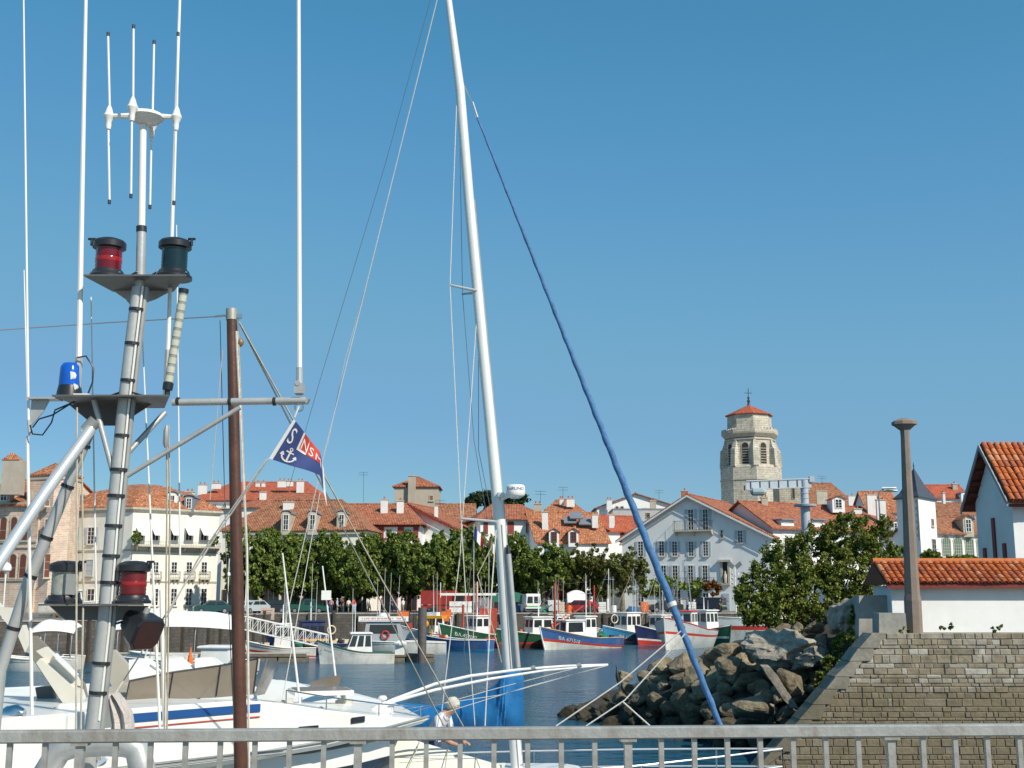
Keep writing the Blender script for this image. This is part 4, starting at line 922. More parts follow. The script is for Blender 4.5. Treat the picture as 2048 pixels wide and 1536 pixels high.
def lobes_rand(seed, rx, rz, k=9):
    rg = random.Random(seed); L = [((0,0,0),(rx*.75,rx*.75,rz*.8))]
    for i in range(k):
        a = i/k*6.28+rg.uniform(-.3,.3); e = rg.uniform(-.6,.95); q = rx*.55*math.sqrt(max(.15,1-e*e*.6))
        L.append(((q*math.cos(a),q*math.sin(a),rz*.6*e),(rx*rg.uniform(.34,.52),rx*rg.uniform(.34,.52),rz*rg.uniform(.3,.5))))
    for i in range(16):
        a = rg.uniform(0,6.28); e = rg.uniform(.1,1); q = rx*.93*math.sqrt(1-e*e*.7); s_ = rg.uniform(.12,.24)
        L.append(((q*math.cos(a),q*math.sin(a),rz*.95*e),(rx*s_,rx*s_,rz*s_*1.3)))
    return L
LM = [leaves_mesh('crown', lobes_rand(i,3.2,2.75), 17000, 0.15, LEAF, per=40, clump=.36, seed=i) for i in (1,2,3)]+[leaves_mesh('crown', lobes_rand(9,3.0,2.6), 12000, 0.15, LEAFD, per=40, clump=.36, seed=9)]
def trunk_mesh(hgt, r, seed, spread=1.6):
    rg = random.Random(seed); b = B(); b.tube([(0,0,0),(.05,0,hgt*.5),(0,.05,hgt)], [r*1.25,r,r*.8], 8)
    for i in range(6):
        a = i*1.05+rg.uniform(-.3,.3); b.tube([(0,0,hgt-.2),(math.cos(a)*spread*.5,math.sin(a)*spread*.5,hgt+.8),(math.cos(a)*spread,math.sin(a)*spread,hgt+rg.uniform(1.8,3.0))],[r*.6,r*.4,r*.15],6)
    return b
PT = [('with the brown mast in front', 502), ('second from the brown mast', 566), ('behind the white panel antenna', 640), ('behind the group of people', 708), ('left of the red lorry', 776), ('behind the red lorry', 852), ('left of the tall white mast', 930), ('behind the tall white mast', 1008), ('behind the white van', 1086), ('right of the white van', 1160), ('with thinner yellowing leaves at the right end', 1245)]
TB = trunk_mesh(2.6, .26, 3)
for i, (w, px) in enumerate(PT):
    Y = 148+(i*37 % 5); p = P(px,1195,Y); yt = [1064,1068,1072,1078,1074,1072,1066,1074,1092,1092,1098][i]
    top = P(px,yt,Y).z; sc = (top-5.0)/5.2
    r = thing('plane_tree', 'pollarded plane tree on the far quay '+w, 'tree', (p.x,p.y,3.2), R(40*i), 'plane trees along the far quay', local=True)
    k = obj('trunk', TB, BARK, r, True)
    c = bpy.data.objects.new('crown', LM[3] if i >= 9 else LM[i % 3]); COL.objects.link(c); c.parent = r; c.location = (0,0,(4.7+top)/2-3.2-.15); c.scale = (1.18,1.12,(top-4.6)/5.3)
for i in range(10):  # extra row of trees, added to shade the house walls
    Y = 157.5+(i % 3)*.8; px = 500+i*76+(i*29 % 17); p = P(px,1195,Y)
    r = thing('plane_tree', 'plane tree added behind the quay trees to shade the walls', 'tree', (p.x,p.y,3.2), R(70*i), 'added plane trees shading the walls', local=True)
    obj('trunk', TB, BARK, r, True); c = bpy.data.objects.new('crown', LM[(i+1) % 3]); COL.objects.link(c); c.parent = r; c.location = (0,0,3.6); c.scale = (1.1,1.1,.95)
# far conifer behind the radar dome
Y = 240; p = P(990,1010,Y); r = thing('pine_tree', 'dark broad pine far behind the roofs near the radar dome', 'tree', (p.x,Y,3.2), local=True)
lb = [((P(x,y,Y).x-p.x,0,P(x,y,Y).z-3.2),(w*mpp(1000,Y),3,h_*mpp(1000,Y))) for x, y, w, h_ in ((965,992,26,8),(985,1003,40,10),(1028,998,26,10),(1010,1008,36,9),(950,1003,18,7))]
o = bpy.data.objects.new('crown', leaves_mesh('crown', lb, 5000, .35, PINE, seed=4)); COL.objects.link(o); o.parent = r
obj('trunk', B().tube([(0,0,0),(0,0,P(990,1003,Y).z-3.2)], .4, 7), BARK, r)
# bush on the mole
def px_lobes(L, Y, org, dep=0.85):
    return [((P(x,y,Y+dz).x-org[0], Y+dz-org[1], P(x,y,Y+dz).z-org[2]), (w*mpp(1150,Y), w*mpp(1150,Y)*dep, h_*mpp(1150,Y))) for x, y, w, h_, dz in L]
def bush(name, label, L, Y, base, n, size, m, seed, cat='bush', stems=True):
    r = thing(name, label, cat, base, local=True); lb = px_lobes(L, Y, base)
    o = bpy.data.objects.new('foliage', leaves_mesh('foliage', lb, n, size, m, clump=0.40, per=46, seed=seed)); COL.objects.link(o); o.parent = r
    if stems:
        b = B()
        for c, rr_ in [q for q in lb if max(q[1]) > .42 or len(lb) < 6]: b.tube([(c[0]*.3,c[1]*.3,-.3),(c[0]*.7,c[1]*.6,c[2]*.5),c],[.09,.06,.02],6)
        obj('stem', b, BARK, r)
    return r
rb2 = random.Random(8)
bush('large_shrub', 'large dense green shrub on top of the boulder mound', [(1516,1190,44,46,0),(1572,1150,60,52,.3),(1635,1118,62,48,.8),(1690,1085,52,40,1.2),(1742,1078,30,26,1.4),(1620,1190,70,58,0),(1700,1150,62,58,.4),(1748,1130,26,48,.6),(1560,1218,62,38,-.5),(1510,1225,34,26,-.5)]+[(x+rb2.uniform(-6,6),y+rb2.uniform(-6,6),rb2.uniform(7,17),rb2.uniform(9,20),rb2.uniform(-.4,1)) for x, y in ((1476,1188),(1488,1160),(1512,1138),(1532,1108),(1556,1100),(1580,1092),(1606,1078),(1632,1066),(1658,1052),(1684,1040),(1706,1036),(1730,1044),(1756,1050),(1772,1068),(1770,1092),(1764,1050),(1620,1062),(1545,1118))], 47.5, (11.4,48.0,3.4), 62000, .055, BUSH, 21)
bush('ivy_shrub', 'small trailing shrub around the upright rock beside the wall', [(1690,1300,24,34,0),(1715,1250,18,40,.6),(1664,1330,16,20,-.2),(1640,1362,12,14,-.3)], 40.6, (11.0,40.9,1.6), 4200, .06, BUSH, 22)
bush('garden_hedge', 'green garden shrubs in front of the arcaded house', [(1800,1116,30,16,0),(1770,1108,22,12,0),(1862,1118,22,12,0),(1925,1120,28,8,0)], 120, (38,120,3.2), 5000, .25, BUSH, 23)
bush('flowering_hedge', 'flower hedge with one orange bush on the big gabled house', [(1300,1178,22,16,0),(1340,1172,26,14,0),(1392,1176,26,15,0)], 158.8, (22.5,158.8,3.2), 2600, .22, LEAF, 24)
bush('orange_bush', 'round rust coloured bush at the end of the flower hedge', [(1425,1176,15,14,0)], 157.2, (25.8,157.2,3.2), 900, .2, leaf_mat('rust_leaf',(.12,.05,.01),(.2,.08,.015),(.28,.13,.03)), 25)
for x, w in ((1558,'left'),(1582,'right')):
    q = P(x,1195,150); bush('slim_shrub', 'thin light green climbing shrub on the sunlit wall, '+w+' of two', [(x,1095,7,16,0),(x+2,1125,10,20,0)], 150, (q.x,150,3.2), 700, .18, LEAF, 30+x)
for x, y, s_, w, Yb in ((275,1070,10,'left',147.6),(429,1078,7,'right',154.6)):
    q = P(x,y+14,Yb); bush('potted_shrub', 'potted green shrub at the '+w+' end of the hotel balcony', [(x,y,s_,s_*1.3,0),(x,y+6,s_,s_,0)], Yb, (q.x,Yb,P(x,1095,Yb).z), 700, .16, LEAF, 40+x)
    r_ = COL.objects[-1]

for px_, py_, w in ((1888,1258,'below the white shed wall'),(1800,1262,'at the foot of the stone column'),(1985,1260,'near the right edge')):
    q = P(px_,1266,37.1); bush('weed_tuft', 'tuft of dry weeds on the wall top '+w, [(px_,py_,14,7,0),(px_+12,py_-3,8,8,0)], 37.15, (q.x,37.15,3.9), 260, .035, leaf_mat('dry_weed',(.10,.09,.03),(.18,.17,.06),(.3,.28,.12)), px_, 'plant', False)
# ================= people =================
def skin_person(joints, bones, cols, name, tagf):
    me = bpy.data.meshes.new(name); me.from_pydata([j[0] for j in joints], bones, []); o = bpy.data.objects.new(name, me); COL.objects.link(o)
    o.modifiers.new('Skin','SKIN'); o.modifiers['Skin'].use_smooth_shade = True
    for i, j in enumerate(joints): me.skin_vertices[0].data[i].radius = (j[1], j[2] if len(j) > 2 else j[1])
    me.skin_vertices[0].data[0].use_root = True
    ss = o.modifiers.new('Sub','SUBSURF'); ss.levels = 2; ss.render_levels = 2
    dg = bpy.context.evaluated_depsgraph_get(); me2 = bpy.data.meshes.new_from_object(o.evaluated_get(dg)); bpy.data.objects.remove(o)
    me2.materials.clear()
    for c in cols: me2.materials.append(c)
    seg = [(Vector(joints[a][0]), Vector(joints[b_][0]), a, b_) for a, b_ in bones]
    for p in me2.polygons:
        best = None
        for a, b_, i, j in seg:
            ab = b_-a; t = max(0, min(1, (p.center-a).dot(ab)/max(1e-9, ab.length_squared))); d = (a+ab*t-p.center).length
            if best is None or d < best[0]: best = (d, i, j, t)
        p.material_index = tagf(best[1], best[2], best[3], p.center); p.use_smooth = True
    return me2
SKIN = mat('skin', (0.45,0.25,0.17), 0.6, var=0.08); HAIRD = mat('dark_hair', (0.03,0.02,0.015), 0.7); HAIRW = mat('white_hair', (0.62,0.58,0.50), 0.8, var=0.15, scale=30, bump=0.4)
DENIM = mat('denim', (0.06,0.09,0.16), 0.9)
def standing(hgt, stride, shirt, legs, arm=0.2):
    k = hgt/1.72
    J = [((0,0,.95),.13,.10),((0,0,1.15),.14,.10),((0,0,1.38),.16,.10),((0,0,1.47),.055),((0,.0,1.56),.075,.085),((0,0,1.66),.07,.08),
         ((-.09,0,.90),.095),((-.10,-stride,.50),.065),((-.10,-stride*.6,.09),.042),((-.10,-stride*.6-.14,.035),.04),
         ((.09,0,.90),.095),((.10,stride,.50),.065),((.10,stride*1.6,.09),.042),((.10,stride*1.6-.14,.035),.04),
         ((-.19,0,1.36),.06),((-.26,.02,1.10),.045),((-.27,-arm,.88),.036),((-.27,-arm-.05,.79),.035),
         ((.19,0,1.36),.06),((.26,.02,1.10),.045),((.27,-arm*.5,.88),.036),((.27,-arm*.5-.05,.79),.035)]
    J = [(tuple(c*k for c in j[0]),)+tuple(r*k for r in j[1:]) for j in J]
    E = [(0,1),(1,2),(2,3),(3,4),(4,5),(0,6),(6,7),(7,8),(8,9),(0,10),(10,11),(11,12),(12,13),(2,14),(14,15),(15,16),(16,17),(2,18),(18,19),(19,20),(20,21)]
    def tg(i, j, t, c):
        if j in (4,5) or (j == 3 and t > .6): return 0
        if j in (6,7,8,10,11,12) or (i == 0 and c.z < .97*k): return 2
        if j in (9,13): return 3
        if j in (16,20): return 0
        if j in (17,21): return 0
        return 1
    return skin_person(J, E, [SKIN, shirt, legs, BLACK], 'person', tg), k
SH = {n: mat('shirt_'+n, c, 0.9) for n, c in dict(red=(.55,.03,.03), lightblue=(.35,.50,.68), white=(.72,.72,.70), maroon=(.25,.05,.05), navy=(.04,.07,.2), black=(.03,.03,.03), khaki=(.30,.26,.17), pink=(.65,.3,.28)).items()}
PEO = [(662,'pink','denim','in a pink top left of the blue shirt',0), (674,'lightblue','khaki','in a light blue shirt and pale shorts',1), (685,'maroon','denim','in brown red right of the blue shirt',0),
       (697,'white','khaki','in a white top next to the red shirt',1), (707,'red','lightblue','in a bright red shirt and pale jeans',0), (739,'white','black','with white top behind the fire boat antennas',1),
       (763,'khaki','black','in a khaki top left of the leaning person',0), (783,'navy','navy','in dark blue clothes above the fire boat',1), (793,'maroon','navy','in a dark red top above the fire boat',0), (806,'white','khaki','in a white shirt near the steel pile',1), (1441,'black','black','in black clothes by the big gabled house',0)]
stand_cache = {}
for px, sh, lg, w, st in PEO:
    key = (sh, lg, st)
    me, k = standing(1.72, .10 if st else .03, SH[sh], DENIM if lg == 'denim' else SH[lg])
    Yp = 139.8+(px % 7)*.15 if px < 1000 else 146
    q = P(px,1225,Yp); o = bpy.data.objects.new('person', me); COL.objects.link(o); o.location = (q.x,Yp,3.208); o.rotation_euler = (0,0,R((px*53) % 360))
    setp(o, 'person standing on the far quay '+w, 'person', 'people on the far quay')
    hb = B().lathe((0,.012,1.585),[(.088,0),(.096,.05),(.085,.105),(.03,.14)],10); hb.v = [(x,y,z) for x, y, z in hb.v]
    hh = obj('hair', hb, HAIRD if px % 2 else HAIRW, None, True); hh.parent = o

# ================= vehicles on the far quay =================
RUB_ = mat('tyre', (0.02,0.02,0.02), 0.8); RIM = mat('rim', (0.4,0.4,0.42), 0.35, 0.6)
def vehicle(name, label, px, Y, rz, body, L=4.2, W=1.7, H=1.5, kind='car', cat='car', roofm=None):
    q = P(px,1215,Y); r = thing(name, label, cat, (q.x,Y,3.206), rz, 'vehicles parked on the far quay', local=True); zb = .28; hw = W/2
    prof = {'car': [(0,zb),(0,.75),(.25,.92),(1.05,.98),(1.75,H),(3.2,H-.02),(3.95,1.0),(L,.9),(L,zb)],
            'van': [(0,zb),(0,.85),(.9,1.1),(1.5,H),(L-.05,H),(L,H-.15),(L,zb)],
            'pickup': [(0,zb),(0,.8),(1.1,1.0),(1.7,H),(2.6,H),(2.85,1.05),(L,1.05),(L,zb)],
            'lorry': [(0,.4),(0,H*.95),(.25,H),(1.5,H),(1.55,.9),(L,.9),(L,.4)]}[kind]
    def row(s, k): return [(x-L/2, s*hw*(1 if z < 1.0 or kind == 'lorry' else 1-.13*(z-1.0)/(H-1.0))*k, z) for x, z in prof]
    b = B().loft([row(-1,.96),row(-1,1),row(1,1),row(1,.96)]); obj('body', b, body, r)
    gz0, gz1 = (1.02, H-.12) if kind != 'lorry' else (H*.55, H*.88)
    def glass(pts, nm='window'): obj(nm, B().prism(pts, (0,0.001,0)) if 0 else B().add(pts, [tuple(range(len(pts)))]), DGLASS, r)
    x0, x1 = {'car': (1.25,3.55), 'van': (1.1,2.3), 'pickup': (1.35,2.55), 'lorry': (.25,1.35)}[kind]
    for s in (-1,1):
        kk = lambda z: s*(hw*(1 if z < 1.0 or kind == 'lorry' else 1-.13*(z-1.0)/(H-1.0))+.012)
        xm = (x0+x1)/2
        for a, c in ((x0,xm-.04),(xm+.04,x1)):
            sl0 = .42 if (a == x0 and kind != 'lorry') else 0; sl1 = .35 if (c == x1 and kind == 'car') else 0
            pts = [(a-L/2,kk(gz0),gz0),(c-L/2,kk(gz0),gz0),(c-sl1-L/2,kk(gz1),gz1),(a+sl0-L/2,kk(gz1),gz1)]; glass(pts)
    if kind in ('car','van','pickup'):
        xs = {'car': (1.08,1.72), 'van': (.93,1.47), 'pickup': (1.13,1.67)}[kind]
        glass([(xs[0]-L/2-.02,-hw*.85,1.02),(xs[0]-L/2-.02,hw*.85,1.02),(xs[1]-L/2-.02,hw*.78,H-.06),(xs[1]-L/2-.02,-hw*.78,H-.06)], 'windscreen')
    if kind == 'van':
        for s in (-1,1):
            glass([(L/2+.012,s*.08,1.15),(L/2+.012,s*hw*.8,1.15),(L/2-.0+.012,s*hw*.72,H-.3),(L/2+.012,s*.08,H-.3)], 'rear_window')
            obj('tail_lamp', B().box(L/2,L/2+.03,s*hw*.9-.06,s*hw*.9+.06,.75,1.0), RED, r)
        obj('bumper', B().box(L/2,L/2+.08,-hw*.95,hw*.95,.35,.55), BLACK, r)
        obj('stripe', B().box(L/2+.002,L/2+.014,-hw*.93,hw*.93,.72,.86), mat('green_stripe',(.12,.42,.12),.5), r)
    if kind == 'lorry':
        obj('cargo_box', B().box(-L/2+1.7,L/2,-hw,hw,.95,H+.25), roofm or body, r)
    for x in (L*.19, L*.80):
        for s in (-1,1):
            w_ = obj('wheel', B().lathe((x-L/2,s*(hw-.1),.31),[(.2,-.1),(.31,-.1),(.31,.1),(.2,.1)],14,ax=(0,1,0)), RUB_, r); obj('rim', B().lathe((x-L/2,s*(hw-.09),.31),[(.19,-.1),(.19,.1)],10,ax=(0,1,0)), RIM, w_)
    for s in (-1,1): obj('headlight', B().box(-L/2-.02,-L/2+.02,s*hw*.72-.14,s*hw*.72+.14,.62,.78), GEL, r)
    return r
cm = lambda n, c: mat('car_'+n, c, 0.3, 0.1, var=0.04, spec=0.6)
vehicle('pickup_van', 'dark green pickup with white cab seen side on by the quay edge', 616, 141.5, R(180), cm('green',(.02,.10,.075)), 4.6,1.75,1.65,'pickup','pickup')
vehicle('white_van', 'white van with green stripe seen from behind on the quay', 1058, 141.5, R(-78), cm('white',(.8,.8,.78)), 4.6,1.85,2.2,'van','van')
vehicle('lorry', 'red orange lorry parked under the plane trees', 892, 145, R(165), cm('red',(.42,.045,.03)), 5.6,2.2,2.35,'lorry','lorry')
vehicle('parked_car', 'dark teal car at the quay left of the brown mast', 425, 138, R(20), cm('teal',(.02,.07,.07)))
vehicle('parked_car', 'dark car roof with red lamp just left of the brown mast', 450, 139.5, R(160), cm('black',(.02,.02,.025)))
vehicle('parked_car', 'pale silver hatchback right of the brown mast', 505, 139.5, R(60), cm('silver',(.45,.5,.52),))
vehicle('parked_car', 'dark car behind the pinkish quay notice board', 545, 142.5, R(0), cm('dgrey',(.03,.04,.045)))
vehicle('parked_car', 'silver car right of the white van', 1104, 142.5, R(-80), cm('silver2',(.5,.52,.53)))
vehicle('parked_car', 'small red car below the white awning', 1158, 142.5, R(-20), cm('red2',(.45,.04,.04)))
vehicle('parked_van', 'dark people carrier in front of the big gabled house', 1413, 151, R(-30), cm('navy',(.025,.03,.045)),4.6,1.8,1.8,'van','van')
vehicle('parked_car', 'dark car in the shade left of the blue furled sail', 1330, 150, R(10), cm('dark',(.03,.035,.04)))
# awnings, umbrella, signs, lamps on the quay
def canopy(label, px0, px1, yt, yb, Y, m, cat='awning'):
    a, c = P(px0,yb,Y), P(px1,yt,Y); r = thing('market_canopy', label, cat, ((a.x+c.x)/2,Y+1,3.206)); n = 6; d = 2.6
    xs = [a.x+(c.x-a.x)*i/n for i in range(n+1)]
    obj('cloth', B().grid(lambda u, v: (a.x+(c.x-a.x)*u, Y+d*v, a.z+(c.z-a.z)*(math.sin(math.pi*min(1,max(0,v)))**.7)*(.75+.25*math.sin(math.pi*u))), 10, 8), m, r, True)
    for x in (a.x+.1,c.x-.1):
        for y in (Y+.05,Y+d-.05): obj('pole', B().tube([(x,y,3.21),(x,y,a.z)],.04,6), STEEL, r)
canopy('dark green canopy behind the tall white mast', 985, 1045, 1182, 1204, 146, mat('green_canvas',(.02,.12,.08),.9))
canopy('red cafe awning under the trees right of the van', 1080, 1180, 1181, 1193, 152, mat('red_canvas',(.42,.06,.04),.9))
canopy('white cloth awning above the small red car', 1135, 1172, 1180, 1205, 145.5, AWN)
q0, q1 = P(522,1216,132.4), P(548,1240,132.4)
nbd = thing('notice_board', 'pinkish notice board fixed to the quay wall', 'sign', ((q0.x+q1.x)/2,130,q1.z)); 
obj('panel', B().box(q0.x,q1.x,132.4,132.48,q1.z,q0.z), mat('pink_board',(.55,.42,.35),.8,var=.06), nbd)
for i in range(4): obj('text_line', B().box(q0.x+.15,q1.x-.2-.1*(i%2),132.385,132.396,q0.z-.3-.24*i,q0.z-.22-.24*i), mat('board_text',(.35,.2,.17),.8), nbd)
for x in (q0.x+.2,q1.x-.2): obj('post', B().box(x-.04,x+.04,132.485,132.9,q1.z-.6,q0.z), STEEL, nbd)
def quay_lamp(label, px, yt, yb, Y, h=None):
    a, c = P(px,yb,Y), P(px,yt,Y); r = thing('lamp_post', label, 'lamp post', (a.x,Y,3.206), group='white lamp posts on the far quay')
    obj('post', B().tube([(a.x,Y,3.21),(a.x,Y,c.z)],[.07,.045],6), WHITE, r); obj('lantern', B().lathe((a.x,Y,(a.z+c.z)/2+.4),[(.05,0),(.2,.15),(.2,.4),(.05,.55)],8), GEL, r)
quay_lamp('white lamp post just left of the brown mast', 455, 1117, 1205, 138); quay_lamp('white lamp post just right of the brown mast', 491, 1117, 1205, 138)
# floodlight mast with two panels by the big gabled house
Y = 141; q = P(1472,1215,Y); t = P(1472,1133,Y); r = thing('flood_lamp', 'white pole with two dark butterfly panels beside the bush', 'lamp post', (q.x,Y,3.206))
obj('pole', B().tube([(q.x,Y,3.21),(q.x,Y,t.z)],.07,8), WHITE, r)
for s in (-1,1):
    obj('lamp_panel', B().obox((q.x+s*.45,Y,t.z+.15),(.3,0,.25*s),(0,.1,0),(-.12*s,0,.22)), mat('grey_panel',(.12,.13,.15),.5), r)
    for j in range(3): obj('spot', B().lathe((q.x+s*.3,Y-.1,t.z-.8-.55*j),[(.03,0),(.13,.1),(.13,.2)],8,ax=(s*.5,-1,-.4)), WHITE, r)
# jib crane on the mole
Y = 58; b0 = P(1618,1195,Y); zc = P(1618,1012,Y).z; zt = P(1614,958,Y).z
r = thing('jib_crane', 'pale blue grey column crane with horizontal jib above the bush', 'crane', (b0.x,Y,3.88)); CRN = mat('crane_paint',(.42,.47,.52),.5,.1,var=.1,scale=3)
obj('column', B().tube([(b0.x,Y,3.88),(b0.x,Y,zc)],.225,14), CRN, r, True); obj('collar', B().lathe((b0.x,Y,zc-.05),[(.24,0),(.53,.03),(.55,.12),(.24,.16)],18), CRN, r, True)
up = obj('turret', B().tube([(b0.x,Y,zc+.1),(b0.x,Y,zt-.05)],.19,14), CRN, r, True)
for z in (.35,.6,.85): obj('ring', B().lathe((b0.x,Y,zc+z),[(.2,0),(.215,.02),(.2,.04)],14), CRN, up)
jl = P(1492,962,Y-.6); jr = P(1622,957,Y); jb = B().obox((Vector(jl)+Vector(jr))/2, (Vector(jr)-Vector(jl))/2, (0,.07,0), (0,0,.025)); jb.obox((Vector(jl)+Vector(jr))/2-Vector((0,0,.22)), (Vector(jr)-Vector(jl))/2, (0,.02,0), (0,0,.17)); jb.obox((Vector(jl)+Vector(jr))/2-Vector((0,0,.42)), (Vector(jr)-Vector(jl))/2, (0,.07,0), (0,0,.02))
obj('jib', jb, CRN, r)
for i in range(7): q = Vector(jl).lerp(Vector(jr),(i+.5)/7); obj('jib_web', B().obox(q-Vector((0,.04,.2)),(.015,0,.0),(0,.03,0),(0,0,.18)), WIRE, r)
obj('head_bracket', B().box(jr.x-.1,jr.x+.14,Y-.12,Y+.12,zt-.15,jr.z+.1).box(jr.x-.42,jr.x-.1,Y-.06,Y+.06,zt-.55,zt-.1), CRN, r)
hk = P(1519,975,Y-.5); obj('hoist_box', B().lathe(hk+Vector((-.45,-.05,-.2)),[(.1,0),(.2,.1),(.2,.6),(.1,.75)],10,ax=(1,0,0)), mat('hoist_glass',(.35,.42,.45),.25), r)
# street lamp on the mole
Y = 59; b0 = P(1769,1195,Y); z0 = P(1769,990,Y).z
r = thing('street_lamp', 'thin street lamp with flat double head above the white house', 'street lamp', (b0.x,Y,3.88))
obj('post', B().tube([(b0.x+.05,Y,3.88),(b0.x,Y,7.0),(b0.x-.02,Y,z0),(b0.x+.06,Y,z0+.2),(b0.x+.3,Y,z0+.3)],[.06,.05,.035,.03,.03],8), ZINC, r, True)
for dx, dy, dz in ((.5,0,.32),(.62,.25,.22)): obj('lamp_head', B().loft([[(b0.x+dx-.33+x,Y+dy+y*w,z0+dz+e) for y, e in ((-1,0),(0,.07),(1,0),(0,-.05))] for x, w in ((0,.05),(.15,.16),(.4,.2),(.62,.12),(.7,.02))]), GEL, r, True)
# ================= boats in the harbour =================
class Hull:
    """local frame: +x bow, z = 0 waterline, stem meets the water at x = 0"""
    def __init__(s, L, beam, bow, mid, stern, keel=-0.6, rake=0.5, full=2.4, flare=0.75, tran=0.82):
        s.L, s.beam, s.bow, s.mid, s.stern, s.keel, s.rake, s.full, s.flare, s.tran = L, beam, bow, mid, stern, keel, rake, full, flare, tran
    def b(s, t):
        return s.beam/2*((s.tran+(1-s.tran)*(t/.5)**.7) if t < .5 else max(0.0, 1-((t-.5)/.5)**s.full))
    def sheer(s, t):
        return s.mid+(s.bow-s.mid)*((t-.35)/.65)**1.7 if t > .35 else s.mid+(s.stern-s.mid)*((.35-t)/.35)**1.5
    def pt(s, t, z, side, off=0.0):
        sh = s.sheer(t); v = max(0, min(1, (z-s.keel)/(sh-s.keel))); k = .28+s.flare*t**3
        y = s.b(t)*v**k+off; vw = -s.keel/(sh-s.keel)
        return (-s.L*(1-t)+s.rake*(v-vw)*t**4, side*y, z)
def make_boat(name, label, cat, px, py, heading, H, cols, band=None, group=None, nt=22, deckm=None, rubm=None, y_fix=None, stem=None):
    """px, py: photograph pixel where the stem meets the water; heading: world angle of the bow"""
    q = G(px, py, 0.0); r = thing(name, label, cat, (q.x,q.y,0), heading, group, local=True); r['H'] = 0
    zb = band or (lambda t: (0.12,0.2)); ts = [i/nt for i in range(nt+1)]; b = B(); rows = []
    for side in (1,-1):
        vs = []
        for t in ts:
            sh = H.sheer(t); z1, z2 = zb(t); z1 = min(z1,sh*.8); z2 = min(z2,sh*.9)
            zs_ = [H.keel*.99,-.2,0.0,z1,z2,z2+(sh-z2)*.4,z2+(sh-z2)*.75,sh]; vs += [H.pt(t,z,side) for z in zs_]
        n = 8; fs = []; mi = []
        for i in range(nt):
            for j in range(7):
                f = (i*n+j,(i+1)*n+j,(i+1)*n+j+1,i*n+j+1); fs.append(f if side < 0 else f[::-1]); mi.append(0 if j < 3 else 1 if j == 3 else 2)
        k = len(b.v); b.v += vs; b.f += [tuple(x+k for x in f) for f in fs]; b.m += mi
    # transom
    n = 8; k2 = (nt+1)*n; b.f += [(j,j+1,k2+j+1,k2+j) for j in range(7)]; b.m += [0 if j < 3 else 1 if j == 3 else 2 for j in range(7)]
    hull = obj('hull', b, cols, r, True)
    db = B(); pts = [H.pt(t,H.sheer(t),1) for t in ts]; dz = .18
    db.add([(p[0],p[1]*.97,p[2]-dz) for p in pts]+[(p[0],-p[1]*.97,p[2]-dz) for p in pts], [(i,i+1,nt+1+i+1,nt+1+i) for i in range(nt)])
    obj('deck', db, deckm or mat('boat_deck',(.36,.33,.27),.8,var=.15), r)
    for side in (1,-1): obj('gunwale', B().tube([Vector(H.pt(t,H.sheer(t),side))+Vector((0,0,.02)) for t in ts],.05,6), rubm or WHITE, r, True)
    if stem is not None: obj('stem_post', B().tube([Vector(H.pt(1,z,1))+Vector((.02,0,0)) for z in (-.3,0,H.bow*.5,H.bow*1.04)],.075,6), stem, r, True)
    return r
def hull_text(r, H, s, t0, z0, h, side, m):
    b = B(); d = -1 if side > 0 else 1                      # text runs aft on the port side seen with the bow at left
    def fn(x, y, w):
        xx = t0+d*(x*h)/H.L; return H.pt(xx, z0(xx)+y*h if callable(z0) else z0+y*h, side, .02)
    return obj('lettering', text_b(b, s, fn), m, r)
def cabin(r, x0, x1, w, z0, z1, wall, roofm, rake=(.15,-.05), win=2, winz=(.5,.88), front=2, over=.2, name='wheelhouse', glass=None, inset=.06):
    """wheelhouse with window panes on each side and in front (front is at x1)"""
    hw = w/2; ti = inset; A = [(x0,-hw,z0),(x1,-hw,z0),(x1,hw,z0),(x0,hw,z0)]; Cc = [(x0-rake[1],-hw+ti,z1),(x1-rake[0],-hw+ti,z1),(x1-rake[0],hw-ti,z1),(x0-rake[1],hw-ti,z1)]
    c = obj(name, B().loft([A,Cc]), wall, r); rb = B()
    R0 = [(x0-rake[1]-over*.6,-hw-over*.3,z1),(x1-rake[0]+over,-hw-over*.3,z1),(x1-rake[0]+over,hw+over*.3,z1),(x0-rake[1]-over*.6,hw+over*.3,z1)]
    mx_ = (x0+x1)/2; R1 = [(mx_+(p[0]-mx_)*.9,p[1]*.85,z1+.12) for p in R0]; R0b = [(p[0],p[1],z1+.07) for p in R0]
    obj('cabin_roof', B().loft([R0,R0b,R1]), roofm, r)
    def lerp4(q, u, v): return Vector(q[0]).lerp(Vector(q[1]),u).lerp(Vector(q[3]).lerp(Vector(q[2]),u),v)
    for q, k, nn in (((A[0],A[1],Cc[1],Cc[0]),win,Vector((0,-1,0))),((A[3],A[2],Cc[2],Cc[3]),win,Vector((0,1,0))),((A[1],A[2],Cc[2],Cc[1]),front,Vector((1,0,.15)))):
        for i in range(k):
            u0, u1 = (i+.12)/k, (i+.88)/k; pts = [lerp4(q,u0,winz[0]),lerp4(q,u1,winz[0]),lerp4(q,u1,winz[1]),lerp4(q,u0,winz[1])]
            o_ = obj('window', B().prism([p+nn*.004 for p in pts], nn*.012), glass or DGLASS, r)
    return c
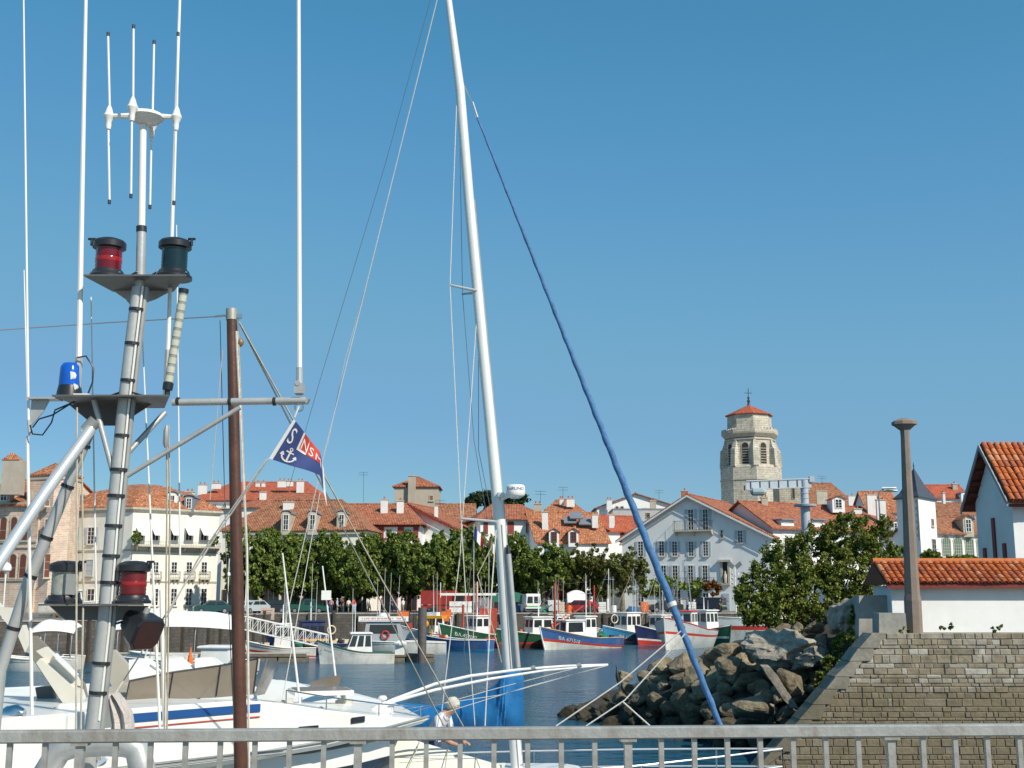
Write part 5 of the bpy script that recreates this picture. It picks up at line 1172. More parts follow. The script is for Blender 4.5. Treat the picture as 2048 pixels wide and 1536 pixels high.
def mast(r, x, z0, z1, m=None, rad=.05, whips=(), yard=None, stays=(), lamp=True, y=0):
    mo = obj('mast', B().tube([(x,y,z0),(x,y,z1)],[rad,rad*.7],8), m or WHITE, r, True)
    if yard: obj('yard', B().tube([(x,y-yard[1],yard[0]),(x,y+yard[1],yard[0])],.03,6), m or WHITE, r)
    for dx, dy, z, l in whips: obj('antenna', B().tube([(x+dx,y+dy,z),(x+dx*1.1,y+dy*1.05,z+l)],[.022,.012],5), GEL, r)
    for tx_, ty_, tz_ in stays: obj('stay', B().tube([(x,y,z1-.05),(tx_,ty_,tz_)],.012,4), WIRE, r)
    return mo
def ring_buoy(r, c, nrm, m, rad=.3):
    nrm = Vector(nrm).normalized(); a = nrm.orthogonal().normalized(); b_ = nrm.cross(a); c = Vector(c)
    obj('lifebuoy', B().tube([c+rad*(math.cos(t)*a+math.sin(t)*b_) for t in [i*math.pi/8 for i in range(17)]],.07,6,cap=False), m, r, True)
def clutter(r, x0, x1, w, z, n, seed, mats_):
    rg = random.Random(seed)
    for i in range(n):
        x, y, s_ = rg.uniform(x0,x1), rg.uniform(-w/2,w/2), rg.uniform(.15,.3); m = rg.choice(mats_)
        if rg.random() < .5: obj('crate', B().box(x-s_,x+s_,y-s_*.7,y+s_*.7,z,z+s_*1.2), m, r)
        else: obj('float', B().lathe((x,y,z),[(.05,0),(s_*.8,s_*.4),(s_*.9,s_*.9),(s_*.5,s_*1.5),(.05,s_*1.7)],8), m, r, True)
GRN = mat('hull_green',(.018,.105,.05),.45,var=.2,scale=1,stain=(.13,.085,.05),stain_amt=.6,stain_scale=1.3); BLU = mat('hull_blue',(.045,.13,.33),.45,var=.15,scale=1.2,stain=(.26,.17,.11),stain_amt=.6,stain_scale=1.2); SKYB = mat('hull_sky_blue',(.04,.25,.46),.45,var=.15,stain=(.25,.24,.22),stain_amt=.5,stain_scale=1.2)
NAVY = mat('hull_navy',(.014,.024,.09),.45,var=.2,stain=(.12,.10,.09),stain_amt=.5,stain_scale=1.3); HWH = mat('hull_white',(.72,.70,.63),.4,var=.08,stain=(.38,.26,.15),stain_amt=.6,stain_scale=1.3); HGR = mat('hull_grey_white',(.55,.56,.54),.45,var=.08,stain=(.4,.36,.28),stain_amt=.4)
STR = mat('stripe_red',(.55,.05,.025),.45,var=.12); LETW = mat('letter_white',(.75,.75,.72),.5); LETD = mat('letter_dark',(.04,.04,.05),.5); YEL = mat('yellow_paint',(.65,.33,.015),.5,var=.12)
NETB = mat('blue_net',(.02,.10,.25),.95,var=.4,scale=12,bump=.5); NETG = mat('teal_net',(.01,.18,.13),.95,var=.4,scale=12,bump=.5); CREAMB = mat('cream_float',(.6,.5,.35),.7); NETK = mat('dark_net',(.03,.035,.035),.95,var=.4,scale=12,bump=.5)
MIX = [NETB,NETG,ORANGE,CREAMB,NETK,RED]
band = lambda a, w, p=1.4: (lambda t: (.05+a*t**p, .05+a*t**p+w*(.6+.4*t)))
# a. green boat, white below
H = Hull(9.5,3.2,2.45,1.25,1.2,rake=1.0); r = make_boat('fishing_boat','green fishing boat with red stripe and white bottom, bow to the left','fishing boat',888,1297,R(226),H,[HWH,STR,GRN],band(.75,.26),'fishing boats at the far quay',stem=WHITE)
hull_text(r,H,'BA.457087',.88,lambda t: H.sheer(t)-.80,.50,1,LETW); cabin(r,-5.6,-3.6,1.7,1.1,3.1,WHITE,WHITE,win=2,front=3)
obj('derrick', B().tube([(-2.6,0,1.3),(-2.6,0,4.3)],.13,8), mat('derrick_red',(.40,.07,.04),.5,var=.2), r); mast(r,-4.6,3.2,6.6,WHITE,.06,[(-.2,.3,4.2,3.0),(.1,-.3,4.5,2.2),(-.5,.6,3.2,3.4)],(4.6,.7),[(-.2,0,2.2),(-9,0,1.4)])
obj('gantry', B().tube([(-8.0,-1.3,1.1),(-8.0,-1.3,5.4),(-8.0,1.3,5.4),(-8.0,1.3,1.1)],.08,6), WHITE, r); obj('sign_panel', B().box(-5.3,-5.25,-.9,.9,3.9,5.0), WHITE, r); ring_buoy(r,(-5.8,.9,2.0),(0,1,0),ORANGE); clutter(r,-3.4,-1.0,1.6,1.45,4,1,[CREAMB,NETB,WHITE])
# b. second green boat
H = Hull(9.0,3.0,1.9,1.25,1.3,rake=.6); r = make_boat('fishing_boat','dark green fishing boat with red waterline band behind the white mast','fishing boat',1000,1297,R(208),H,[mat('rust_red',(.16,.05,.03),.7,var=.3),STR,GRN],lambda t: (.42,.60),'fishing boats at the far quay',stem=GRN)
cabin(r,-5.6,-3.2,1.8,1.1,3.0,WHITE,WHITE,win=2,front=2); ring_buoy(r,(-5.7,1.0,2.2),(0,1,0),ORANGE); mast(r,-4.4,3.1,5.6,WHITE,.06,[(.2,.3,3.3,3.4),(-.3,-.3,3.3,2.6)],(4.6,.6),[(-9,0,1.4)]); clutter(r,-2.5,-.8,1.4,1.4,3,2,MIX)
# red steel workboat frame behind
r = thing('work_platform','red steel workboat frame and white pallets behind the green boat','workboat',(P(930,1250,126).x,126,0),0,local=True)
obj('pontoon_hull', B().box(-3,3.4,-1.6,1.6,-.5,1.0), RED, r)
for x, z in ((-2.6,5.0),(1.2,6.6),(2.6,4.8)): obj('post', B().box(x-.12,x+.12,-.12,.12,1.0,z), mat('derrick_red',(.40,.07,.04),.5,var=.2), r)
obj('top_beam', B().box(-2.6,3.2,-.1,.1,5.2,5.45), CREAM, r); obj('side_panel', B().box(1.5,3.3,-.3,.3,1.0,3.9), mat('derrick_red',(.40,.07,.04),.5,var=.2), r)
for z in (3.5,4.1): obj('pallet', B().box(-1.6,.7,-.4,.4,z,z+.5), WHITE, r)
obj('life_jackets', B().box(-2.4,-1.9,-.5,-.15,2.9,3.6).box(-1.85,-1.4,-.55,-.2,3.0,3.8).box(-2.2,-1.6,-.7,-.5,2.6,3.1), ORANGE, r)
# c. blue boat
H = Hull(9.6,3.3,2.2,1.05,1.0,rake=.9); r = make_boat('fishing_boat','faded blue fishing boat with red stripe, bow to the left','fishing boat',1090,1300,R(221),H,[HWH,STR,BLU],band(.80,.26),'fishing boats at the far quay',stem=WHITE,rubm=mat('worn_rail',(.5,.36,.2),.7,var=.3))
hull_text(r,H,'BA 671518',.86,lambda t: H.sheer(t)-.80,.48,1,LETW); cabin(r,-4.6,-1.9,1.9,1.2,2.75,WHITE,WHITE,win=1,front=2,winz=(.3,.9)); cabin(r,-6.3,-4.7,1.6,1.1,3.1,WHITE,WHITE,win=2,front=0,name='rear_cabin')
obj('derrick', B().tube([(-1.3,0,1.4),(-1.35,0,6.4)],[.11,.08],8), mat('derrick_red',(.40,.07,.04),.5,var=.2), r); obj('derrick', B().tube([(-1.1,.25,1.4),(-1.3,.1,4.9)],.07,8), mat('derrick_red',(.40,.07,.04),.5,var=.2), r)
for e in ((-4.2,1.1,4.2),(-4.6,-.9,4.0)): obj('boom', B().tube([(-1.3,0,2.2),e],.05,6), mat('derrick_red',(.40,.07,.04),.5,var=.2), r)
mast(r,-5.6,3.2,6.6,WHITE,.06,[(.3,.3,3.4,4.0),(-.3,-.2,4.0,3.2),(0,.6,3.4,3.4)],(5.4,.8),[(-1.3,0,6.2),(-9.2,0,1.2)]); obj('red_mast', B().tube([(-6.6,.2,3.0),(-6.6,.2,6.2)],.07,6), RED, r); clutter(r,-8.8,-6.6,1.8,1.0,6,3,MIX); obj('net_pile', rock_b((-7.8,0,1.1),.9,.9,.6,302,2,6,.3), NETG, r, True)
# d. sky blue boat
H = Hull(9.0,3.2,2.0,.95,.9,rake=.8); r = make_boat('fishing_boat','bright sky blue fishing boat with white wheelhouse, bow to the left','fishing boat',1213,1289,R(226),H,[HWH,STR,SKYB],band(.5,.22),'fishing boats at the far quay',stem=SKYB)
hull_text(r,H,'BA 313126',.84,lambda t: H.sheer(t)-.85,.46,1,LETW); cabin(r,-4.9,-2.4,1.9,1.2,3.3,WHITE,WHITE,win=3,front=2,winz=(.4,.84)); ring_buoy(r,(-1.2,.2,2.7),(.2,1,0),CREAMB,.45)
mast(r,-4.9,3.4,8.2,STEEL,.05,[(.2,.4,3.4,3.6),(-.2,-.4,3.4,4.0)],(5.8,.9),[(-.6,0,2.0),(-8.6,0,1.1)]); obj('frame', B().tube([(-5.6,-.8,3.3),(-4.9,-.2,7.0)],.04,5).tube([(-5.6,.8,3.3),(-4.9,.2,7.0)],.04,5).tube([(-5.3,-.55,4.6),(-5.3,.55,4.6)],.03,5), STEEL, r); clutter(r,-8.4,-5.6,2.0,.9,7,4,MIX); obj('net_pile', rock_b((-7,0,1.0),1.0,.9,.6,301,2,6,.3), NETB, r, True)
# e. grey-white boat with red stripe
H = Hull(10.5,4.9,3.05,1.8,1.6,rake=.5,full=2.8,flare=.5); r = make_boat('fishing_boat','white and grey fishing boat with thin red stripe, bow towards us','fishing boat',1332,1300,R(243),H,[HWH,STR,HGR],lambda t: (1.0+.55*t**2,1.2+.60*t**2),'fishing boats at the far quay',stem=HGR,rubm=STR)
hull_text(r,H,'BA 735',.93,lambda t: H.sheer(t)-.55,.32,1,LETD); cabin(r,-7.0,-5.0,2.0,1.6,3.6,WHITE,STR,win=2,front=2)
obj('gantry', B().tube([(-5.6,-1.0,1.6),(-5.6,-.5,7.6),(-5.6,.5,7.6),(-5.6,1.0,1.6)],.06,6).tube([(-5.6,-.7,4.8),(-5.6,.7,4.8)],.05,6).tube([(-5.6,-.9,3.4),(-4.0,-.5,6.4),(-5.6,-.3,6.8)],.04,6), STEEL, r); mast(r,-5.6,7.6,8.8,STEEL,.05,[(0,.3,7.0,2.0)],None,[(-.5,0,2.8),(-10,0,1.7)]); clutter(r,-4.6,-1.2,2.2,2.0,14,5,MIX); obj('net_pile', rock_b((-3.2,0,2.3),1.2,1.1,.7,303,2,6,.3), NETK, r, True)
# f. small green boat, bow to the right
H = Hull(7.0,2.8,2.1,1.4,1.4,rake=.5); r = make_boat('fishing_boat','small dark green fishing boat half hidden by the bush','fishing boat',1458,1292,R(-58),H,[GRN,HWH,GRN],lambda t: (.75,.98),'fishing boats at the far quay',stem=GRN)
cabin(r,-4.6,-2.4,1.7,1.3,3.6,WHITE,WHITE,win=2,front=3); mast(r,-3.8,3.7,5.0,WHITE,.06,[(.3,.3,3.7,1.0)])
# g. white boat with red band behind
H = Hull(11,3.8,3.0,2.6,2.6,rake=.4); r = make_boat('trawler','larger white trawler with orange red band behind the red striped boat','fishing boat',1352,1289,R(185),H,[HWH,STR,WHITE],lambda t: (1.5,1.95),None)
r.location.x += 4.2; r.location.y += 2; cabin(r,-9.4,-6.4,2.4,2.5,4.3,WHITE,STR,win=2,front=2); obj('liferaft', B().box(-5,-3,-.5,.5,2.7,3.3), WHITE, r)
# h. white boat with green deck, nearer
H = Hull(5.6,2.2,1.75,.85,.8,rake=.35,full=2.0,flare=.4); r = make_boat('day_boat','small white boat with green deck and white cabin, bow to the left','boat',640,1328,R(192),H,[HWH,HWH,HWH],None,'boats on the pontoon',deckm=mat('green_deck',(.02,.10,.07),.6),rubm=mat('green_deck',(.02,.10,.07),.6))
cabin(r,-3.9,-1.9,1.5,.9,2.25,WHITE,WHITE,win=3,front=2,winz=(.3,.9),rake=(.5,-.1)); hull_text(r,H,'BAYONNE',.93,lambda t: H.sheer(t)-.55,.14,1,LETD); mast(r,-2.6,2.3,4.6,WHITE,.03,[(.2,0,2.3,3.4)],None)
obj('emblem', B().tube([(Vector(H.pt(.965,.9+.15*math.sin(a),1,.02))+Vector((.1*math.cos(a),0,0))) for a in [i*math.pi/6 for i in range(13)]],.012,4,cap=False), LETD, r)
# i. fire brigade boat
H = Hull(9.0,3.2,1.3,1.1,1.0,rake=.5); r = make_boat('fire_boat','grey and white fire brigade boat with lettered wheelhouse roof','fire boat',690,1309,R(184),H,[HGR,HGR,HWH],None,None)
GRW = mat('grey_cabin',(.36,.38,.40),.5,var=.05); cabin(r,-5.4,-1.6,2.4,.9,3.0,GRW,WHITE,win=1,front=2,winz=(.45,.82),over=.5,rake=(.3,-.6)); 
obj('roof_fascia', B().box(-5.6,-1.2,1.25,1.32,2.9,3.35), WHITE, r); obj('lettering', text_b(B(),'SAPEURS POMPIERS',lambda x,y,w: (-1.45-x*.33,1.332,3.0+y*.33)), STR, r); obj('lettering', text_b(B(),'SM 64',lambda x,y,w: (-4.55-x*.33,1.332,3.0+y*.33)), STR, r)
ring_buoy(r,(-3.6,1.35,1.75),(0,1,0),RED,.32); obj('red_lamp', B().box(-5.9,-5.6,1.0,1.3,2.2,2.75), RED, r); obj('radar', B().lathe((-3.4,.3,3.2),[(.5,0),(.55,.2),(.3,.45)],12), WHITE, r, True); obj('orange_net', B().box(-5.6,-4.7,-.5,.7,3.2,3.75), ORANGE, r)
mast(r,-3.0,3.1,4.6,WHITE,.06,[(.2,.3,3.2,3.6),(-.4,.2,3.2,4.4),(-.9,0,3.2,4.0),(-1.6,.2,3.2,3.8)],(4.3,.7)); hull_text(r,H,'SIS 64',.90,.55,.35,1,STR)
# j. navy boat
H = Hull(7.6,2.8,2.1,1.0,.9,rake=.7); r = make_boat('fishing_boat','navy blue fishing boat with yellow stripe behind the pontoon','fishing boat',541,1312,R(200),H,[NAVY,YEL,NAVY],lambda t: (.5+.5*t**1.5,.66+.52*t**1.5),'boats on the pontoon',stem=NAVY,rubm=NAVY)
hull_text(r,H,'BA 378 101',.88,lambda t: H.sheer(t)-.62,.34,1,LETW); cabin(r,-4.6,-2.4,1.8,1.1,2.9,NAVY,NAVY,win=3,front=2,winz=(.4,.8)); obj('yellow_rail', B().box(-4.8,-1.8,.96,1.04,1.25,1.45), YEL, r)
mast(r,-3.4,3.0,4.6,WHITE,.09,[(0,.2,3.0,5.0),(-.5,-.2,3.0,3.4)],(4.2,.6)); ring_buoy(r,(-5.1,.9,2.2),(0,1,0),CREAMB,.35); clutter(r,-7.0,-5.0,1.8,1.0,7,6,[ORANGE,NETK,CREAMB,NETG])
# k. blue boat with yellow hauler behind the pile
H = Hull(7.0,2.6,1.5,1.0,1.0,rake=.5); r = make_boat('fishing_boat','blue boat with yellow net hauler between pile and green boat','fishing boat',846,1300,R(160),H,[SKYB,SKYB,BLU],None,'fishing boats at the far quay')
obj('net_hauler', B().box(-2.2,.4,-.6,.6,3.0,3.25).lathe((-.6,.7,2.5),[(.2,0),(.35,.1),(.35,.4),(.2,.5)],10,ax=(0,1,0)), YEL, r); obj('hauler_post', B().tube([(-.9,0,1.0),(-.9,0,3.1)],.1,6), YEL, r); obj('cabin_box', B().box(-1.6,-.5,-.4,.5,3.26,3.6), WHITE, r); clutter(r,-3,-.5,1.6,1.1,4,8,MIX)
# gear standing on the far quay edge
CR = [NETK,NETB,NETG,CREAMB,ORANGE,WHITE,HGR]
for i, (px_, kind, w) in enumerate(((872,'net','dark net heap on the quay left of the red lorry'),(935,'box','stack of white fish boxes in front of the red lorry'),(968,'net','blue net heap on the quay left of the tall white mast'),(1012,'box','stack of grey fish boxes right of the tall white mast'),(1036,'drum','blue drum on the quay just left of the white van'),
    (1084,'net','green net heap on the quay right of the white van'),(1122,'box','stack of cream boxes right of the silver car'),(1138,'drum','orange drum on the quay by the small red car'),(1186,'net','large dark net heap right of the small red car'),(1205,'box','stack of white boxes above the sky blue boat'),(1228,'drum','white drum above the sky blue boat'),(1262,'net','blue net heap above the dark blue boat'),(1290,'box','stack of orange boxes by the last plane tree'),(1345,'net','dark net heap under the blue furled sail'),(1385,'box','white boxes beside the dark people carrier'))):
    q = P(px_,1225,140.6); m = [NETK,WHITE,NETB,HGR,NETB,NETG,CREAMB,ORANGE,NETK,WHITE,WHITE,NETB,ORANGE,NETK,WHITE][i]
    if kind == 'net': single('net_heap', rock_b((q.x,140.8,3.5),1.0,.6,.5,400+i,3,5,.3), m, w, 'net', smooth=True)
    elif kind == 'drum': single('oil_drum', B().lathe((q.x,140.8,3.21),[(.3,0),(.32,.02),(.3,.3),(.32,.32),(.3,.6),(.32,.62),(.3,.9)],12), m, w, 'drum', smooth=True)
    else:
        r = thing('fish_boxes', w, 'boxes', (q.x,140.8,3.21)); rg = random.Random(i)
        for k in range(5): obj('box', B().box(q.x-.42+rg.uniform(-.06,.06),q.x+.42,140.5+rg.uniform(-.05,.05),141.1,3.21+.26*k,3.21+.26*k+.23), m, r)
# sloping timber stair down the quay wall
Y = 137.2; a, c = P(1048,1262,Y), P(1104,1222,Y); r = thing('timber_stair', 'brown timber stair slanting up the quay wall behind the blue boat', 'stair', (a.x,Y,0)); a.z = 1.2; c.z = 3.2
for y in (Y-.5,Y+.4): obj('stringer', B().tube([a+Vector((0,y-Y,0)),c+Vector((0,y-Y,0))],.09,6), WOOD, r); obj('handrail', B().tube([a+Vector((0,y-Y,1.0)),c+Vector((0,y-Y,1.0))],.05,6), WOOD, r)
for k in range(10): q = a.lerp(c,(k+.5)/10); obj('tread', B().box(q.x-.12,q.x+.12,Y-.5,Y+.4,q.z-.03,q.z+.03), WOOD, r)
obj('support', B().box(a.x-.1,a.x+.1,Y-.5,Y+.4,-2,1.2), WOOD, r)
# second rank of boats close under the quay
def fisher(label, px, py, hd, cols, L=8.0, beam=2.9, bow=2.1, mid=1.1, cab=(-5.2,-3.2), cabm=None, roofm=None, mz=6.8, seed=1, bnd=None, post=None):
    H = Hull(L,beam,bow,mid,mid,rake=.6); r = make_boat('fishing_boat',label,'fishing boat',px,py,R(hd),H,cols,bnd or band(.5,.2),'fishing boats at the far quay',stem=cols[2])
    cabin(r,cab[0],cab[1],1.7,mid,mid+1.95,cabm or WHITE,roofm or WHITE,win=2,front=2); rg = random.Random(seed)
    mast(r,(cab[0]+cab[1])/2,mid+2,mz,post or WHITE,.06,[(rg.uniform(-.6,.6),rg.uniform(-.6,.6),mid+2,rg.uniform(2.5,5)) for _ in range(4)],(mz-1.2,.8),[(-.4,0,bow),(-L+.4,0,mid),(-L+.4,.9,mid)])
    for k in range(3):
        m = [NETB,NETG,NETK,ORANGE][rg.randint(0,3)]; obj('net_pile', rock_b((rg.uniform(-L*.92,cab[0]-.4),rg.uniform(-.6,.6),mid+.15),rg.uniform(.4,.8),.5,rg.uniform(.3,.55),seed*7+k,2,6,.3), m, r, True)
    clutter(r,cab[1]+.2,-.8,1.2,mid+.2,5,seed,MIX); return r
fisher('white fishing boat with red roof moored behind the green boats', 950, 1289, 222, [HWH,STR,HWH], seed=11, roofm=RED, mz=7.4)
fisher('white boat with green trim moored between the blue boats', 1168, 1288, 224, [HWH,GRN,HWH], seed=12, mz=8.2)
fisher('dark blue boat with grey mast right of the sky blue boat', 1276, 1290, 228, [RED,HWH,NAVY], seed=13, mz=8.6, post=STEEL)
fisher('dark green boat moored just right of the tall white mast', 1058, 1289, 218, [RED,STR,GRN], seed=14, mz=7.0, post=mat('derrick_red',(.40,.07,.04),.5,var=.2))
fisher('grey workboat with blue gear behind the steel pile', 806, 1291, 205, [HGR,BLU,HGR], L=6.5, seed=15, mz=6.6)
fisher('small white boat moored at the pontoon right of the brown mast', 498, 1316, 192, [HWH,STR,HWH], L=5.5, beam=2.2, bow=1.4, mid=.8, cab=(-3.4,-2.0), seed=16, mz=4.4)
# buoys on a float line between blue boats
for i, (x, m, w) in enumerate(((1140,CREAMB,'cream'),(1163,RED,'left red'),(1172,RED,'right red'),(1197,CREAMB,'pale'),(1240,mat('rust_red',(.16,.05,.03),.7,var=.3),'rust brown'))):
    q = G(x,1293,0); single('mooring_float', B().lathe((q.x,q.y,-.1),[(.05,0),(.35,.15),(.45,.5),(.3,.85),(.05,.95)],10), m, w+' round float on the water between the blue boats', 'buoy', smooth=True)
q0, q1 = G(1130,1288,0), G(1310,1288,0)
single('float_raft', B().box(q0.x,q1.x,q0.y+.6,q0.y+1.6,-.2,.55), WOOD, 'brown timber raft floating between the blue and white boats', 'raft')
# pontoons
PON = mat('pontoon_side',(.17,.14,.10),.85,var=.3,scale=3); PTOP = mat('pontoon_deck',(.42,.39,.33),.8,var=.15)
def pontoon(label, px0, px1, py, w, n=10):
    a, c = G(px0,py,0), G(px1,py,0); r = thing('pontoon', label, 'pontoon', ((a.x+c.x)/2,a.y+w/2,0)); n = max(3,int((c.x-a.x)/2.2)); L = (c.x-a.x)/n
    for i in range(n): obj('float_box', B().box(a.x+i*L+.06,a.x+(i+1)*L-.06,a.y+.05,a.y+w-.05,-.3,.38), PON, r)
    obj('edge_beam', B().box(a.x,c.x,a.y-.02,a.y+.12,.40,.62), PON, r); k = int((c.x-a.x)/.5)
    for i in range(min(k,110)): obj('plank', B().box(a.x+(c.x-a.x)*i/k+.012,a.x+(c.x-a.x)*(i+1)/k-.012,a.y-.04,a.y+w,.624,.665), PTOP, r)
    return r, a, c
pr, pa, pc = pontoon('floating wooden pontoon in front of the fire boat', 640, 868, 1324, 2.0)
pontoon('long floating pontoon behind the white canopies at left', 40, 612, 1324, 1.8)
Y = 96; a = P(838,1215,Y); c = P(851,1300,Y); single('mooring_pile', B().tube([((a.x+c.x)/2,Y,-3),((a.x+c.x)/2,Y,a.z)],(c.x-a.x)*.62,12), mat('pile_steel',(.10,.085,.08),.7,var=.3,scale=3,bump=.2), 'thick dark steel mooring pile at the pontoon end', 'pile', smooth=True)
q = P(800,1285,94.5); single('life_vest_post', B().box(q.x-.35,q.x+.35,94.3,94.7,.67,q.z-.2).lathe((q.x,94.5,q.z-.2),[(.5,0),(.55,.15),(.2,.35)],8), WHITE, 'white service pedestal on the pontoon left of the pile', 'pedestal')
# globe lamp at the far left quay
q = P(8,1195,104); t_ = P(8,1132,104); r = thing('globe_lamp','white globe lamp on a thin post at the left edge','lamp post',(q.x,104,3.206)); obj('post', B().tube([(q.x,104,3.21),(q.x,104,t_.z-.3)],.06,8), WHITE, r); obj('globe', B().lathe((q.x,104,t_.z-.5),[(.2,0),(.42,.12),(.46,.35),(.36,.65),(.1,.82)],14), GEL, r, True)
H = Hull(5.2,2.0,1.0,.8,.75,keel=-.4,rake=.4); r = make_boat('trailer_boat','white motor boat laid up on the quay left of the hotel','boat',200,1195,R(10),H,[HWH,HWH,HWH],None,None); q = P(200,1195,112); r.location = (q.x,112,3.7); cabin(r,-3.2,-1.4,1.5,.8,1.9,WHITE,WHITE,win=2,front=2)
for x in (-1.4,-3.8): obj('cradle', B().box(x-.1,x+.1,-.8,.8,-.49,-.1), WOOD, r)
# gangway truss
Y = 100; g0, g1 = P(488,1243,Y), P(655,1257,Y); g0.z = 3.4; r = thing('gangway', 'white lattice gangway sloping down from quay to pontoon', 'gangway', ((g0.x+g1.x)/2,Y,.67)); dz = 1.05; g1.z = 1.9
for y in (Y-.5,Y+.5):
    t0, t1 = Vector((g0.x,y,g0.z+.1)), Vector((g1.x,y,g1.z+.1)); b0, b1 = t0-Vector((0,0,dz)), t1-Vector((0,0,dz)); b = B().tube([t0,t1],.045,6); b.tube([b0,b1],.055,6); n = 11
    for i in range(n+1): p_ = t0.lerp(t1,i/n); b.tube([p_,p_-Vector((0,0,dz))],.03,5)
    for i in range(n): b.tube([b0.lerp(b1,i/n),t0.lerp(t1,(i+1)/n)],.022,5)
    obj('truss', b, WHITE, r)
obj('walkway', B().prism([(g0.x,Y-.5,g0.z-dz+.1),(g1.x,Y-.5,g1.z-dz+.1),(g1.x,Y+.5,g1.z-dz+.1),(g0.x,Y+.5,g0.z-dz+.1)],(0,0,.06)), PTOP, r)
obj('support_leg', B().box(g1.x-.2,g1.x-.1,Y-.5,Y+.5,.66,g1.z-dz+.1).box(g0.x-.1,g0.x+.1,Y-.5,Y+.5,-3,g0.z-dz+.1), STEEL, r)
# flags on boat masts
FR = [mat('flag_blue',(.03,.06,.28),.8), mat('flag_white',(.75,.75,.72),.8), mat('flag_red',(.6,.04,.04),.8), mat('flag_green',(.02,.22,.08),.8)]
def flag(label, px, yt, Y, cols, L, Hh, n=1.2):
    t = P(px,yt,Y); r = thing('flag_staff', label, 'flag', (t.x,Y,0)); 
    obj('staff', B().tube([(t.x,Y,1.2),(t.x,Y,t.z+.2)],.025,5), WHITE, r); b = B(); k = len(cols); Nn = 6
    b2 = B()
    for c in range(k):
        for i in range(3):
            us = [(c+i/3)/k,(c+(i+1)/3)/k]; pts = []
            for u in us: pts.append((t.x+.04+L*u*.55, Y-.2*math.sin(u*7), t.z-u*L*.75))
            b2.add([pts[0],pts[1],(pts[1][0]-.05,pts[1][1],pts[1][2]-Hh),(pts[0][0]-.05,pts[0][1],pts[0][2]-Hh)], [(0,1,2,3)], c)
    obj('cloth', b2, cols, r)
flag('french tricolour flag hanging left of the tall white mast', 948, 1052, 118.5, FR[:3], 1.7, 1.1); flag('red, green and white flag touching the tall white mast', 978, 1075, 119.5, [FR[2],FR[3],FR[1],FR[2]], 1.4, 1.0)
# left hand boats under canopies
def tarp_boat(label, px0, px1, yt, yb, Y, hullc, open_right=True, arc=1.0):
    a, c = P(px0,yb,Y), P(px1,yt,Y); cx = (a.x+c.x)/2; L = c.x-a.x
    H = Hull(L*1.25,2.6,1.3,.95,.9,rake=.5); q = G(px0-6,1195+5*2460/Y,0); r = thing('canopy_boat', label, 'boat', (cx-L*.6,Y+.6,0), R(180), None, local=True)
    return r, H, a, c
def canopy_boat(label, px0, px1, yt, yb, Y, heading_left=True, hull_m=None, sag=.3, mats_=None):
    a, c = P(px0,yb,Y), P(px1,yt,Y); L = c.x-a.x; wl = 1195+5*2465/Y
    H = Hull(L*1.15,2.7,1.25,.9,.85,rake=.5); r = make_boat('canopy_boat',label,'boat',px0-10 if heading_left else px1+10,wl,R(180) if heading_left else 0,H,[HWH,hull_m or HWH,HWH],None,'boats under white canopies')
    s = -1 if heading_left else 1; z0, z1 = a.z, c.z
    def fn(u, v):
        x = -.4-(L*1.0)*u; y = -1.3+2.6*v; e = math.sin(math.pi*v)**.5 if 0 < v < 1 else 0
        return (x, y, z0+(z1-z0)*(.25+.75*math.sin(math.pi*(u*.85+.08))**.8)*(.3+.7*e)+.12*math.sin(u*9)*e)
    obj('canopy', B().grid(fn,18,10), AWN, r, True)
    for u in (.05,.35,.65,.95):
        x = -.4-L*u
        obj('hoop', B().tube([(x,-1.25,.9),(x,-1.2,z0),(x,-.7,fn(u,.25)[2]-.03),(x,0,fn(u,.5)[2]-.03),(x,.7,fn(u,.75)[2]-.03),(x,1.2,z0),(x,1.25,.9)],.03,5), STEEL, r, True)
    obj('seat_box', B().box(-L*.6,-L*.3,-.7,.7,.5,1.2), mats_ or WHITE, r); clutter(r,-L*.9,-L*.2,1.8,.75,6,int(px0),[NETB,CREAMB,RED,NETK,WHITE]); obj('windscreen_post', B().tube([(-L*.3,.9,.9),(-L*.35,.9,z0)],.05,5), WHITE, r)
    return r
canopy_boat('white boat under a small domed white canopy at far left', 66, 158, 1238, 1272, 86)
canopy_boat('white boat under a long sagging white canopy behind the spotlight', 228, 488, 1219, 1268, 80, hull_m=NAVY)
H = Hull(4.8,2.0,1.0,.75,.7,rake=.3); r = make_boat('open_boat','small white open boat at the pontoon behind the grey mast','boat',262,1330,R(178),H,[HWH,HWH,HWH],None,'boats on the pontoon'); obj('thwart', B().box(-2.6,-2.2,-.8,.8,.6,.7), WOOD, r); mast(r,-2,.7,3.2,WHITE,.03,[(.2,.3,.7,3.0)],None)
H = Hull(5.0,2.0,1.1,.8,.7,rake=.3); r = make_boat('open_boat','white open boat at the left edge below the stone quay','boat',-10,1342,R(178),H,[HWH,HWH,HWH],None,'boats on the pontoon'); obj('thwart', B().box(-2.6,-2.2,-.8,.8,.6,.7), WOOD, r)
